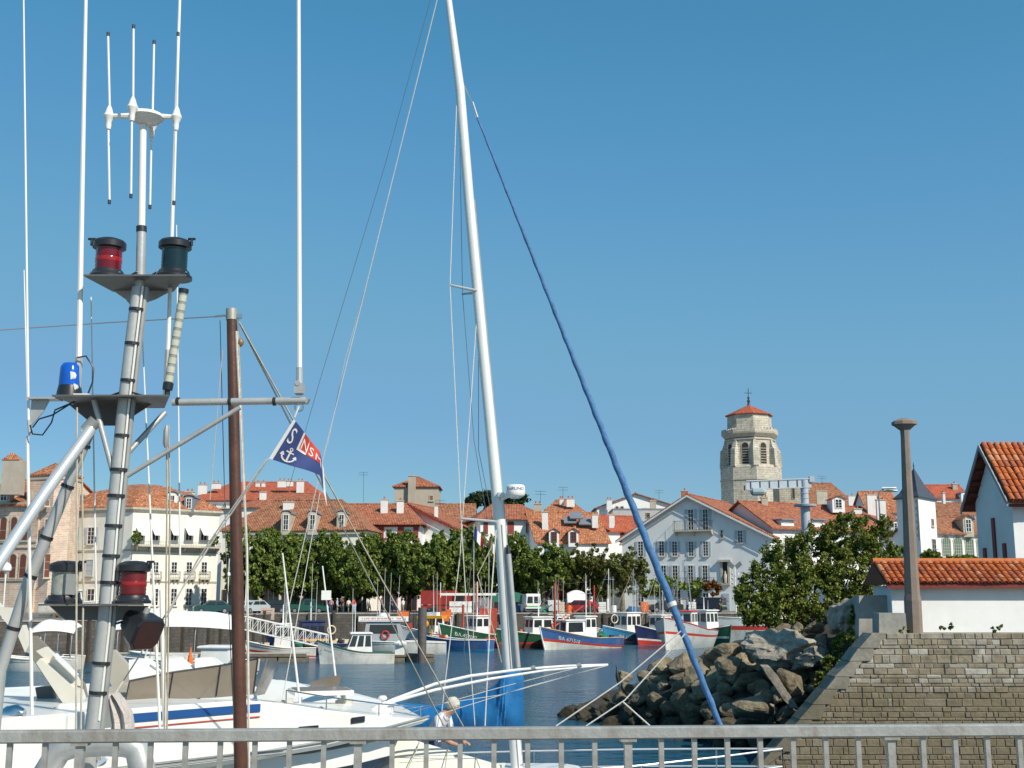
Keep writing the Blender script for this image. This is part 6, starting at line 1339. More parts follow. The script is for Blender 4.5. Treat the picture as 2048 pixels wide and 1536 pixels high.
# white and blue cabin boat, nearer
H = Hull(5.0,2.1,1.1,.8,.75,rake=.4); r = make_boat('cabin_boat','small white and blue cabin boat with orange fender in midwater','boat',352,1392,R(172),H,[HWH,HWH,HWH],None,None)
cabin(r,-3.0,-1.4,1.5,.8,2.45,WHITE,WHITE,win=2,front=2,winz=(.1,.4),glass=mat('blue_window',(.03,.08,.15),.2)); obj('blue_band', B().box(-3.05,-1.35,.76,.79,1.35,1.7), SKYB, r)
for x, l in ((-1.1,2.2),(-3.2,1.0)): obj('fender', B().lathe((x,1.0,.3),[(.05,0),(.16,.2),(.16,l*.7),(.05,l*.9),(.03,l)],8), ORANGE, r, True)
obj('outboard', B().loft([[(-.15+x,-.2,z),(-.15+x,.2,z),(.3+x,.16,z),(.3+x,-.16,z)] for x, z in ((-.3,-.3),(-.25,.6),(-.35,1.0),(-.1,1.4))]), GEL, r, True)
# ================= foreground boats =================
def pxw(px, y, Y): return px*mpp(y, Y)
# ---------- lifeboat with its signal mast ----------
LY = 8.5
LB = thing('lifeboat', 'grey lifeboat signal mast with navigation lamps and many whip antennas, left foreground', 'lifeboat', (-2.9,LY,0))
Q = lambda x, y, Y=LY: P(x, y, Y)
mp_ = mpp(700, LY)
H_ = Hull(11,3.6,2.0,1.5,1.4); 
hb = B()
for side in (1,-1):
    n = 12; k = len(hb.v)
    for i in range(n+1):
        t = i/n; hb.v += [(x-3.6+5.5,y+LY+.2,z) for x, y, z in (H_.pt(t,z_,side) for z_ in (-.55,0,.8,H_.sheer(t)))]
    for i in range(n):
        for j in range(3): hb.f.append((k+i*4+j,k+(i+1)*4+j,k+(i+1)*4+j+1,k+i*4+j+1)); hb.m.append(0)
obj('hull', hb, mat('lifeboat_orange',(.6,.12,.02),.4), LB, True)
obj('deck', B().box(-8.2,-.2,LY-1.3,LY+1.5,1.2,1.35), GREYP, LB)
ms = Q(182,1462); obj('wheelhouse', B().loft([[(-5.4,LY-1.2,1.35),(-2.0,LY-1.2,1.35),(-2.0,LY+1.4,1.35),(-5.4,LY+1.4,1.35)],[(-5.2,LY-1.0,3.3),(-2.2,LY-1.0,3.3),(-2.2,LY+1.2,3.3),(-5.2,LY+1.2,3.3)]]), GEL, LB)
TUB = mat('mast_tube',(.44,.45,.44),.38,.25,var=.10,scale=8,bump=.03,bscale=40,stain=(.30,.29,.27),stain_amt=.45,stain_scale=4)
SHT = mat('dull_grey_plate',(.30,.31,.30),.5,.2,var=.12,scale=6)  # darker grey than the mast tube, for conduit and small fittings
DPL = mat('platform_shade',(.12,.12,.115),.5,.1,var=.15,scale=6)  # shade on the platform undersides and gussets put into the colour
# main mast
mpts = [Q(178,1520),Q(188,1440),Q(210,1240),Q(226,1040),Q(246,830),Q(262,690),Q(276,575)]
mpts.insert(0, Vector((mpts[0].x-.05,LY,3.3)))
M_ = obj('mast', B().tube(mpts,[.057,.057,.055,.052,.049,.047,.045,.043],18), TUB, LB, True)
obj('conduit', B().tube([p+Vector((.060,.0,0)) for p in mpts[1:]],.021,8), SHT, M_, True)
obj('cable', B().tube([p+Vector((.046,-.036,0)) for p in mpts[2:]],.008,6), GEL, M_, True)
clb = mat('clamp_black',(.02,.02,.022),.5)
for x, y in ((181,1385),(187,1326),(205,1165),(213,1112),(219,1052),(226,992),(233,940),(240,872),(253,762),(262,688),(274,620)):
    i = min(range(len(mpts)), key=lambda j: abs(mpts[j].z-Q(x,y).z)); z = Q(x,y).z
    for j in range(len(mpts)-1):
        if mpts[j].z <= z <= mpts[j+1].z:
            f = (z-mpts[j].z)/(mpts[j+1].z-mpts[j].z); c = mpts[j].lerp(mpts[j+1],f); d = mpts[j+1]-mpts[j]
            obj('clamp', B().tube([c+Vector((.012,0,0))-d.normalized()*.011,c+Vector((.012,0,0))+d.normalized()*.011],.066 if y > 900 else .058,14), clb, M_)
obj('upper_tube', B().tube([Q(276,590),Q(281,555),Q(283,458)],.034,14), TUB, LB, True)
obj('coupling', B().tube([Q(283,464),Q(283,453)],.038,14), clb, LB, True)
obj('white_pole', B().tube([Q(283,458),Q(286,250)],.027,14), GEL, LB, True)
# dipole antenna head
hubp = Q(293,232); ap = obj('antenna_hub', B().lathe(hubp-Vector((0,0,.05)),[(.03,-.02),(.09,.0),(.13,.035),(.12,.06),(.05,.075)],16), GEL, LB, True)
for ex_, ey_, top, bot, tx_, bx_ in ((218,232,72,400,216,219),(265,216,57,388,267,262),(304,250,88,410,308,300),(353,232,72,402,356,348)):
    yy_ = LY+{218:.0,265:-.16,304:.17,353:.02}[ex_]; e = P(ex_,ey_,yy_); e.z = hubp.z
    obj('antenna_arm', B().tube([hubp+Vector((0,0,.0)),e],[.03,.016],8), GEL, ap, True)
    cz_ = obj('insulator', B().lathe(e-Vector((0,0,.075)),[(.018,-.03),(.022,0),(.022,.03),(.035,.055),(.042,.075),(.03,.10),(.02,.135),(.008,.16)],12), GEL, ap, True)
    y_ = e.y; tp, bt = P(tx_,top,y_), P(bx_,bot,y_)
    obj('dipole_rod', B().tube([e+Vector((0,0,.08)),tp],.0085,8).tube([e-Vector((0,0,.09)),bt],.0085,8), GEL, ap, True)
    obj('rod_tip', B().tube([tp,tp+Vector((0,0,.03))],.012,8).tube([bt,bt-Vector((0,0,.03))],.012,8), clb, ap, True)
# platforms
def platform(name, x0, x1, y, dep, x0b, x1b, th=.012, yb=None):
    a, c = Q(x0,y), Q(x1,y); Yb = LY+dep; a2, c2 = P(x0b,y,Yb), P(x1b,y,Yb); z = a.z
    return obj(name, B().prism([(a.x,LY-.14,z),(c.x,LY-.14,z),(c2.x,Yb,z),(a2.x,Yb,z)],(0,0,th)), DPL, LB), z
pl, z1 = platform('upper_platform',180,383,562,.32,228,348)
a, c = P(228,588,LY+.3), P(345,588,LY+.3); bt = P(266,614,LY+.3)
obj('gusset', B().prism([(a.x,LY+.27,z1-.002),(c.x,LY+.27,z1-.002),(c.x-.12,LY+.27,z1-.07),(bt.x,LY+.27,z1-.13),(a.x+.1,LY+.27,z1-.07)],(0,.01,0)), TUB, LB)
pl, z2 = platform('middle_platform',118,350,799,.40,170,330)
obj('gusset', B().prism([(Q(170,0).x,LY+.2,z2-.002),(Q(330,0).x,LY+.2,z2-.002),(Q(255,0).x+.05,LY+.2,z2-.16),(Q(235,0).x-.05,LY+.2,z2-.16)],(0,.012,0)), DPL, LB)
a = Q(60,800); obj('side_bracket', B().box(a.x,Q(120,800).x,LY-.06,LY+.06,z2-.004,z2+.01).prism([(a.x+.01,LY,z2-.005),(a.x+.14,LY,z2-.005),(a.x+.10,LY,z2-.09),(a.x+.01,LY,z2-.20)],(0,.01,0)), TUB, LB)
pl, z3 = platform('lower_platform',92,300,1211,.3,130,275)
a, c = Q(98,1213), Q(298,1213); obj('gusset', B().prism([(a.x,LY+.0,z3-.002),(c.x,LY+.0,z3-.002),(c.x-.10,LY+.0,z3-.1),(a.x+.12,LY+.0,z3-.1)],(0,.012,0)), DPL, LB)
# navigation lamps
REDL = mat('red_lens',(.13,.004,.007),.12,var=.3,scale=8,spec=.7); GRNL = mat('dark_green_lens',(.008,.022,.022),.10,var=.3,scale=8,spec=.7); CLR = mat('clear_lens',(.36,.37,.32),.12,var=.3,scale=8,spec=.7)
def lamp(x, zp, lens, k=1.0, lab=None, kside=1):
    c = Vector((Q(x,560 if zp > 6 else 1211).x, LY, zp+.013)); s = k
    lb = obj('navigation_lamp', B().lathe(c,[(.125*s,0),(.125*s,.018*s),(.112*s,.03*s),(.105*s,.05*s),(.10*s,.058*s)],20), BLACK, LB, True, label=lab)
    prof = []; n = 13
    for i in range(n+1): prof += [(.086*s+(.003*s if i % 2 else 0), (.058+.155*i/n)*s)]
    obj('lens', B().lathe(c,prof,22), lens, lb, True)
    if lens is REDL: obj('lens_band', B().lathe(c,[(.0885*s,.118*s),(.0905*s,.124*s),(.0905*s,.142*s),(.0885*s,.148*s)],22), mat('red_lens_bright',(.30,.010,.010),.12,spec=.7), lb, True)
    obj('cap', B().lathe(c,[(.10*s,.213*s),(.112*s,.220*s),(.112*s,.258*s),(.10*s,.272*s),(.06*s,.287*s),(.02*s,.29*s)],20), BLACK, lb, True)
    kx = c+Vector((.118*s*kside,-.02,.235*s)); obj('clamp_screw', B().tube([kx,kx+Vector((0,0,.045*s))],.010*s,8).tube([kx+Vector((-.025*s,0,.047*s)),kx+Vector((.025*s,0,.047*s))],.009*s,6), BLACK, lb)
    for dx in (-.1,.1): obj('bolt', B().lathe(c+Vector((dx*s,-.06,.03*s)),[(.008,0),(.008,.01)],6), STEEL, lb)
lamp(215,z1,REDL,1.06,'red upper navigation lamp',-1); lamp(347,z1,GRNL,1.06,'dark green upper navigation lamp',1); lamp(127,z3,CLR,1.02,'clear lower navigation lamp',1); lamp(264,z3,REDL,1.02,'red lower navigation lamp',1)
q = Vector((Q(138,1165).x,LY-.085,z3+.075)); obj('blanking_plate', B().box(q.x+.002,q.x+.075,LY-.094,LY-.07,z3+.075,z3+.215), GREYP, LB)
# lamp cables
for x0, x1, zz_ in ((245,290,z1+.03),(325,290,z1+.03),(225,290,z2+.03)): obj('lamp_cable', B().tube([(Q(x0,700).x,LY,zz_-.005),(Q((x0+x1)/2,700).x,LY-.03,zz_+.03),(Q(x1,700).x,LY,zz_)],.008,6), BLACK, LB, True)
# blue beacon
bc = Vector((Q(138,797).x,LY,z2+.012)); bb = obj('blue_beacon', B().lathe(bc,[(.092,0),(.085,.05),(.078,.085)],18), BLACK, LB, True, label='blue flashing beacon')
obj('dome', B().lathe(bc,[(.078,.086),(.076,.15),(.072,.225),(.055,.25),(.02,.258)],18), mat('blue_dome',(.008,.10,.50),.12,var=.25,scale=6,spec=.7), bb, True)
# slanted segmented light tube
l0, l1 = Q(335,778,LY-.1), Q(368,578,LY-.1); lt = obj('tube_lamp', B().tube([l0.lerp(l1,-.01),l0.lerp(l1,.06)],[.036,.038],12), BLACK, LB, True); obj('end_cap', B().tube([l0.lerp(l1,.96),l0.lerp(l1,1.0)],.036,12), BLACK, lt, True)
TL = mat('frosted_tube',(.50,.50,.40),.25,var=.15,scale=10,spec=.6); TL2 = mat('frosted_tube_dark',(.28,.29,.25),.3,var=.15,scale=10)
for i in range(10):
    f0 = .07+.089*i; obj('tube_segment', B().tube([l0.lerp(l1,f0),l0.lerp(l1,f0+.06)],.031,12), TL, lt, True); obj('tube_joint', B().tube([l0.lerp(l1,f0+.06),l0.lerp(l1,f0+.089)],.029,12), TL2, lt, True)
obj('lamp_foot', B().tube([l0,Vector((l0.x,LY-.1,z2+.01))],.02,8), BLACK, lt)
# yard to the right, braces and legs
yl, yr_ = Q(345,805), Q(612,801); yd = obj('yard', B().tube([yl,yr_],.026,12), TUB, LB, True)
for x in (356,460,549): obj('clamp', B().tube([Q(x-3,803),Q(x+3,803)],.031,12), clb, yd)
obj('yard_end', B().prism([Q(555,798),Q(618,797),Q(614,806),Q(555,808)],(0,.06,0)), SHT, yd); obj('eye', B().tube([Q(598,806)+Vector((.03*math.cos(a),0,-.03+.03*math.sin(a))) for a in [i*math.pi/5 for i in range(11)]],.007,6,cap=False), STEEL, yd)
for p0, p1, rr_ in ((Q(232,965),Q(480,815),.018),(Q(238,925,LY+.05),Q(330,825,LY+.25),.020),(Q(230,960),Q(188,800),.020)): obj('brace', B().tube([p0,p1],rr_,10), TUB, LB, True)
LEGP = mat('polished_leg',(.74,.74,.72),.22,.55,var=.08,scale=4)
obj('tripod_leg', B().tube([Q(182,858,LY-.1),Q(90,985,LY-.35),Q(-20,1150,LY-.7),Vector((Q(-200,1420,LY-1.3).x,LY-1.2,3.2))],[.040,.042,.044,.048],16), LEGP, LB, True)
lg = [Q(180,862,LY+.1),Q(120,1010,LY+.1),Q(60,1155,LY+.1),Q(0,1340,LY+.1),Vector((Q(-30,1440,LY).x,LY+.1,3.3))]; tl = obj('tripod_leg', B().tube(lg,[.036,.039,.042,.043,.045],16), TUB, LB, True)
for f, (a, c) in ((.2,(0,1)),(.75,(0,1)),(.45,(1,2)),(.98,(1,2)),(.55,(2,3))):
    q = lg[a].lerp(lg[c],f); d = (lg[c]-lg[a]).normalized(); obj('clamp', B().tube([q-d*.012,q+d*.012],.047,14), clb, tl)
obj('leg_head', B().tube([Q(192,840,LY),Q(172,862,LY)],.05,10), SHT, LB, True)
# whip antennas
def whip(x0, y0, x1, y1, r0, r1, Y=LY, m=None, base=None):
    a, c = P(x0,y0,Y), P(x1,y1,Y); w_ = obj('whip_antenna', B().tube([a,c],[r0,r1],8), m or GEL, LB, True)
    if base: obj('antenna_base', B().tube([P(*base,Y),a],r0*1.35,8), TUB, w_, True)
whip(57,840,47,-20,.009,.006,base=(60,870)); whip(64,1430,55,872,.013,.011); whip(158,715,172,-15,.021,.013,base=(153,792)); whip(336,700,360,-15,.016,.011,LY+.2,base=(331,800)); whip(599,735,597,-15,.018,.015,base=(599,790))
whip(55,800,48,540,.007,.004,LY+.3); whip(196,1400,182,594,.008,.005,LY+.4); obj('antenna_clevis', B().box(Q(590,780).x,Q(608,780).x,LY-.04,LY+.04,Q(0,788).z,Q(0,768).z).lathe(Q(597,768)+Vector((0,-.045,0)),[(.02,0),(.02,.05)],8,ax=(0,1,0)), TUB, LB)
ab = Q(152,760); obj('antenna_clevis', B().lathe(ab+Vector((-.02,-.07,.02)),[(.03,0),(.04,.02),(.03,.04)],10,ax=(0,1,0)).lathe(ab+Vector((.01,-.06,-.06)),[(.024,0),(.024,.03)],10,ax=(0,1,0)).box(ab.x-.05,ab.x+.12,LY-.07,LY-.02,ab.z-.13,ab.z-.11), GEL, LB, True)
for pts in ([(155,715),(172,712),(187,735),(185,765),(175,790)],[(60,850),(65,868),(85,870),(103,845),(110,820),(150,803)],[(65,855),(78,838),(105,830),(145,805)]): obj('antenna_cable', B().tube([Q(*p,LY-.05) for p in pts],.006,6), BLACK, LB, True)
# spotlight
sp_ = Q(281,1256); d = Vector((.62,-.45,-.42)).normalized(); up = Vector((0,0,1)); rt = d.cross(up).normalized(); up = rt.cross(d)
def ssec(t, w, h_): c = sp_+d*t; return [c+rt*w*sx+up*h_*sy for sx, sy in ((-1,-.6),(-.7,-1),(.7,-1),(1,-.6),(1,.6),(.7,1),(-.7,1),(-1,.6))]
spo = obj('spotlight', B().loft([ssec(-.14,.03,.03),ssec(-.12,.075,.075),ssec(-.02,.105,.105),ssec(.07,.115,.115),ssec(.09,.118,.118),ssec(.10,.105,.105)]), BLACK, LB, label='black spotlight hanging from lower platform')
obj('spot_glass', B().loft([ssec(.10,.10,.10),ssec(.103,.10,.10)]), DGLASS, spo); obj('spot_bracket', B().tube([sp_+Vector((.03,0,.10)),Q(296,1216)],.022,8), TUB, spo, True); obj('spot_cable', B().tube([sp_-d*.13,Q(240,1245),Q(222,1250),Q(207,1270)],.008,6), BLACK, spo, True)
# ropes of the lifeboat mast
def rope(name, pts, r, m, par): return obj(name, B().tube(pts,r,5), m, par, True)
for pts in ([(154,815,LY-.1),(152,1536,LY-.35)],[(163,860,LY-.1),(167,1180,LY-.1),(160,1536,LY-.3)],[(333,850,LY),(334,1000,LY+.1),(329,1460,LY+.4)],[(337,850,LY),(340,1000,LY+.1),(334,1460,LY+.4)]): rope('halyard',[P(*p) for p in pts],.0065,ROPE,LB)
for pts in ([(598,812,LY),(589,835,LY-.02)],[(536,918,LY-.02),(430,1075,LY+.2),(340,1215,LY+.3),(178,1470,LY+.1)],[(533,920,LY-.02),(455,1030,LY+.1),(395,1120,LY+.3),(330,1240,LY+.4)]): rope('flag_halyard',[P(*p) for p in pts],.006,ROPEW,LB)
obj('halyard_block', B().lathe(Q(333,862,LY-.02)-Vector((0,0,.12)),[(.01,0),(.022,.03),(.022,.12),(.01,.16)],8), SHT, LB, True)
whip(360,1110,353,450,.007,.004,LY+.5); whip(320,1460,285,680,.011,.005,LY+.5); whip(330,1452,322,1180,.018,.014,LY+.5)
# roll bar below the rail, rubbish and cloth at the mast foot
rbp = [(88,1620),(95,1540),(118,1502),(150,1489),(215,1486),(250,1488),(275,1500),(285,1540),(295,1620)]
obj('roll_bar', B().tube([P(x,y,LY-.3) for x, y in rbp],.085,16), TUB, LB, True)
obj('mast_foot', B().prism([Q(205,1330,LY+.02),Q(222,1455,LY+.02),Q(170,1462,LY+.02)],(0,.02,0)), SHT, LB); a = Q(232,1395,LY+.1)
obj('folded_cloth', B().loft([[(a.x+x+w*cx_,LY+.1+y*.08,a.z+z) for cx_, y in ((-.5,-.3),(-.2,-.9),(.1,-.4),(.35,-1),(.55,-.2),(.5,.9),(-.5,.9))] for x, z, w in ((-.02,.03,.04),(.0,-.02,.09),(.035,-.10,.13),(.05,-.17,.13),(.055,-.24,.14))]), mat('faded_cloth',(.52,.47,.43),.9,var=.15,scale=9,bump=.4), LB, True)
# ---------- flag of the sea rescue society ----------
FL = {'navy': mat('flag_navy',(.035,.06,.20),.75,var=.12,scale=6), 'red': mat('flag_scarlet',(.55,.05,.03),.75), 'white': mat('flag_cloth_white',(.72,.71,.68),.75)}
tl_, bl_ = P(588,838,LY-.02), P(538,917,LY-.02); tr_ = P(640,905,LY+.25); br_ = P(640,950,LY+.25)
root = thing('flag', 'navy blue sea rescue flag with anchor and red panel flying from the yard', 'flag', bl_)
def fsurf(u, v, off=0.0):
    """u along the fly, v down the hoist; the far end folds down"""
    a = tl_.lerp(bl_,v); w = .42*min(u,.82); dr = Vector((.19,.30,-.19)).normalized() if 0 else (tr_-tl_)
    e = tl_.lerp(bl_,v)+(tr_.lerp(br_,v)-tl_.lerp(bl_,v))*min(u,.85)/.85
    if u > .85: e = e+Vector((.05,.05,-.22))*((u-.85)/.15)*(.55+.45*v)
    e = e+Vector((.15,-1,.1))*(.028*math.sin(u*9+v*2.2)*u)
    return e+Vector((-.1,-1,0))*off
cl = obj('cloth', B().grid(fsurf,36,14), FL['navy'], root, True)
obj('hoist_band', B().grid(lambda u, v: fsurf(u*.06,v,.003),2,8), FL['white'], cl)
obj('red_panel', B().grid(lambda u, v: fsurf(.50+u*.36,v*.5,.003),14,6), FL['red'], cl); obj('white_panel', B().grid(lambda u, v: fsurf(.33+u*.20,v*.52,.0036),8,6), FL['white'], cl); obj('red_square', B().grid(lambda u, v: fsurf(.37+u*.155,v*.45,.0042),8,6), FL['red'], cl)
obj('tail_band', B().grid(lambda u, v: fsurf(.93+u*.07,v,.003),3,8), FL['white'], cl)
for ch, u0, hh, vv, m in (('S',.09,.60,.50,'white'),('N',.375,.48,.43,'white'),('S',.57,.46,.45,'white'),('M',.73,.42,.46,'white')):
    sc_u = .26 if ch == 'S' else .22
    obj('lettering', text_b(B(),ch,lambda x,y,w: fsurf(u0+x*sc_u*1.05,vv-y*hh*.95,.006)), FL[m], cl)
ab = B()
def fa(x, y): return fsurf(.12+x*.28,.56+y*.40,.006)
def strip(pts, w):
    for (x0,y0), (x1,y1) in zip(pts[:-1],pts[1:]):
        dx, dy = x1-x0, y1-y0; l = math.hypot(dx,dy) or 1; nx, ny = -dy/l*w, dx/l*w; ab.add([fa(x0+nx,y0+ny),fa(x1+nx,y1+ny),fa(x1-nx,y1-ny),fa(x0-nx,y0-ny)],[(0,1,2,3)])
strip([(.5,.18),(.5,.92)],.05); strip([(.25,.30),(.75,.30)],.045); strip([(.5+.42*math.cos(a),.50+.42*math.sin(a)) for a in [math.pi*i/10 for i in range(11)]],.05); strip([(.5+.09*math.cos(a),.09+.09*math.sin(a)) for a in [math.pi*i/5 for i in range(11)]],.03); strip([(.0,.62),(.08,.42),(.2,.6)],.04); strip([(.8,.6),(.92,.42),(1.0,.62)],.04)
obj('anchor_emblem', ab, FL['white'], cl)

# ---------- old fishing boat with brown mast ----------
OY = 11.0; OB = thing('old_boat', 'brown painted round mast of an old boat with ropes, left foreground', 'boat', (P(483,1536,OY).x,OY,0))
BRN = mat('brown_mast',(.10,.042,.026),.38,var=.22,scale=5,bump=.08,bscale=20,stain=(.04,.02,.015),stain_amt=.6,stain_scale=2); bx0 = P(483,1536,OY).x
mb = [Vector((bx0+.01,OY,.6)),P(482,1536,OY),P(473,1100,OY),P(463,622,OY)]; bm_ = obj('mast', B().tube(mb,[.064,.062,.056,.047],16), BRN, OB, True)
obj('mast_band', B().tube([P(463,640,OY),P(463,618,OY)],.053,14), mat('galvanised',(.4,.38,.33),.5,.4,var=.2,scale=8), bm_, True); obj('fitting', B().box(mb[3].x+.03,mb[3].x+.10,OY-.02,OY+.02,mb[3].z-.07,mb[3].z-.03).tube([mb[3]+Vector((.06,0,-.08)),mb[3]+Vector((.075,0,-.22))],.012,6), STEEL, bm_)
obj('block', B().lathe(P(481,687,OY)-Vector((0,0,.03)),[(.012,0),(.03,.025),(.03,.055),(.012,.08)],10), mat('brass_block',(.25,.16,.08),.5,.3), bm_, True)
Hh = Hull(8,2.8,1.5,1.0,1.0); hb = B()
for side in (1,-1):
    k = len(hb.v)
    for i in range(11): hb.v += [(x+bx0+4,y+OY,z) for x, y, z in (Hh.pt(i/10,z_,side) for z_ in (-.55,0,.6,Hh.sheer(i/10)))]
    for i in range(10):
        for j in range(3): hb.f.append((k+i*4+j,k+(i+1)*4+j,k+(i+1)*4+j+1,k+i*4+j+1)); hb.m.append(0)
obj('hull', hb, NAVY, OB, True); obj('deck', B().box(bx0-3.9,bx0+2.2,OY-1.0,OY+1.0,.6,.72), WOOD, OB)
rope('stay',[P(452,632,OY),P(220,645,OY),P(-60,664,OY-.5)],.0055,WIRE,OB); obj('turnbuckle', B().tube([P(430,633,OY),P(450,631,OY)],.011,6), STEEL, OB)
for p1 in ((888,1452),(926,1452)): rope('stay',[P(476,640,OY),P(*p1,OY+3.2)],.0085,ROPE,OB)
for dx, r_ in ((.058,.011),(.075,.006)): rope('halyard',[mb[3]+Vector((dx,-.02,-.2)),P(486+dx*60,1100,OY)+Vector((.02,0,0)),P(497+dx*20,1540,OY)],r_,ROPEW if dx < .07 else ROPE,OB)
rope('halyard',[P(445,700,OY),P(420,1000,OY)],.004,ROPE,OB); rope('halyard',[P(440,640,OY+.1),P(452,1100,OY),P(468,1450,OY)],.004,WIRE,OB)

# ---------- motor yacht: flybridge, arch, antennas ----------
MY = thing('motor_yacht', 'white motor yacht with blue and red stripe, smoked windscreen and beige arch', 'yacht', (P(300,1450,15.5).x,15.5,0))
def yp(px, Y, z): return (P(px,1450,Y).x, Y, z)
near = [yp(-250,11.4,0),yp(200,13.2,0),yp(490,14.6,0),yp(575,15.0,0),yp(660,15.4,0),yp(770,16.4,0),yp(857,17.6,0)]; far = [yp(800,18.9,0),yp(700,19.3,0),yp(560,19.2,0),yp(250,17.8,0),yp(-250,15.6,0)]
ring0 = near+far; cxm = sum(p[0] for p in ring0)/12; cym = sum(p[1] for p in ring0)/12
def zt_(p): 
    px = 1024+p[0]/p[1]*2482
    return 3.81 if px < 480 else 3.81-.50*((px-480)/377)**1.3
def zbm(p):
    px = 1024+p[0]/p[1]*2482
    return 3.08 if px < 480 else 3.08+.16*((px-480)/377)
def ringk(k, fz): return [(cxm+(p[0]-cxm)*k, cym+(p[1]-cym)*k, fz(p)) for p in ring0]
fb = obj('flybridge', B().loft([ringk(.955,lambda p: zbm(p)),ringk(1.0,lambda p: zbm(p)+.06),ringk(.992,lambda p: zt_(p)-.02),ringk(.975,zt_)]), GEL, MY, False)
bv = fb.modifiers.new('bevel','BEVEL'); bv.width = .05; bv.segments = 3; bv.limit_method = 'ANGLE'; bv.angle_limit = R(25)
BST = mat('stripe_blue',(.02,.085,.26),.3,var=.06); sb = B(); rb_ = B()
def nl(a, c, f): return tuple(a[i]+(c[i]-a[i])*f for i in range(3))
for (a, c) in ((near[1],near[2]),(near[2],nl(near[2],near[3],.35))):
    A_, C_2 = Vector((cxm+(a[0]-cxm)*.996,cym+(a[1]-cym)*.996-.012,0)), Vector((cxm+(c[0]-cxm)*.996,cym+(c[1]-cym)*.996-.012,0))
    def strp(b, z0, z1): b.prism([(A_.x,A_.y,z0),(C_2.x,C_2.y,z0),(C_2.x,C_2.y,z1),(A_.x,A_.y,z1)],(0,-.006,0))
    strp(sb,3.665,3.755); strp(rb_,3.60,3.613)
obj('blue_stripe', sb, BST, MY); obj('red_line', rb_, STR, MY)
for z, r_ in ((3.17,.012),(3.215,.009)): obj('grab_rail', B().tube([(p[0],p[1]-.07,z) for p in near[:4]],r_,6), SHT, MY, True)
for i in (1,2,3): p = near[i]; obj('rail_foot', B().box(p[0]-.25,p[0]-.21,p[1]-.12,p[1]-.0,3.12,3.23), BLACK, MY)
p = near[1]; obj('porthole', B().box(P(363,0,13.85).x,P(378,0,13.85).x,13.60,13.75,3.28,3.40), DGLASS, MY)
# hull and saloon under the flybridge
obj('saloon', B().loft([ringk(.80,lambda p: 1.9),ringk(.80,lambda p: 3.08)]), GEL, MY); obj('saloon_window', B().loft([ringk(.806,lambda p: 2.25),ringk(.806,lambda p: 2.85)]), DGLASS, MY)
obj('hull', B().loft([ringk(.75,lambda p: -.5),ringk(1.0,lambda p: .6),ringk(1.12,lambda p: 1.9),ringk(1.08,lambda p: 1.95)]), GEL, MY, True)
# smoked windscreen round the flybridge cockpit
SMK = mat('smoked_screen',(.20,.165,.125),.2,var=.12,scale=2,spec=.5,alpha=.82); zt0 = 3.70
wv = [(248,14.6,3.80,.22),(335,15.0,3.80,.30),(430,15.3,3.80,.36),(505,15.8,3.80,.42)]
wb = B().loft([[yp(px,Y,z-.02),yp(px,Y+.02,z-.02),tuple(Vector(yp(px+6,Y+.03,z+h_))),tuple(Vector(yp(px+6,Y+.01,z+h_)))] for px, Y, z, h_ in wv],cap=True); obj('windscreen', wb, SMK, MY)
wf = [(505,15.8,3.8,.42),(525,16.6,3.76,.38),(530,17.6,3.75,.34),(500,18.4,3.75,.34)]; obj('windscreen', B().loft([[yp(px,Y,z-.04),(yp(px,Y,z)[0]+.015,Y,z-.04),(yp(px+24,Y,z)[0],Y+.1,z+h_),(yp(px+24,Y,z)[0]-.015,Y+.1,z+h_)] for px, Y, z, h_ in wf]), SMK, MY)
wg = [(612,17.8,3.68,.12),(640,18.2,3.64,.20),(672,18.6,3.58,.27)]; obj('smoked_panel', B().loft([[yp(px,Y,z-.05),(yp(px,Y,0)[0],Y+.02,z-.05),(yp(px+8,Y,0)[0],Y+.03,z+h_),(yp(px+8,Y,0)[0],Y+.01,z+h_)] for px, Y, z, h_ in wg]), SMK, MY)
scr = [yp(px+6,Y,z+h_+.01) for px, Y, z, h_ in wv]; obj('screen_rail', B().tube(scr,.009,6), BLACK, MY, True)
for px, Y, z, h_ in wv: obj('screen_post', B().tube([yp(px,Y-.02,z),yp(px+6,Y-.01,z+h_)],.008,6), BLACK, MY)
for p0, p1 in (((232,1418),(285,1372)),((395,1400),(490,1290)),((300,1330),(400,1400))): obj('frame_tube', B().tube([P(*p0,15.6),P(*p1,15.9)],.016,6), SHT, MY)
# radar arch in beige moulding
BEI = mat('arch_beige',(.66,.62,.53),.35,var=.05); BEID = mat('arch_shadow_tone',(.22,.20,.17),.6)  # second tone is the beige darkened: shadow behind the arch as colour
def plate(name, pts, Y, th, m, par=MY, tilt=0.0): return obj(name, B().prism([P(x,y,Y+tilt*(1400-y)*.001) for x, y in pts],(0,th,0)), m, par)
ar = plate('arch_leg',[(-40,1170),(2,1214),(24,1216),(34,1230),(22,1258),(-6,1222),(-60,1190)],14.2,.10,BEI)
plate('arch_leg',[(36,1272),(45,1250),(58,1290),(50,1305)],14.2,.12,BEI); plate('arch_leg',[(72,1326),(80,1317),(148,1376),(160,1380),(168,1406),(126,1407)],14.2,.12,BEI)
plate('arch_panel',[(72,1302),(90,1294),(106,1310),(98,1326)],14.3,.1,BEI); plate('arch_panel',[(100,1328),(108,1316),(150,1352),(160,1372),(148,1369)],14.3,.1,BEI); plate('arch_back',[(56,1272),(72,1272),(168,1368),(176,1408),(128,1408),(60,1312)],14.55,.06,BEID); plate('arch_edge',[(105,1309),(108,1307),(152,1350),(149,1353)],14.15,.1,GEL)
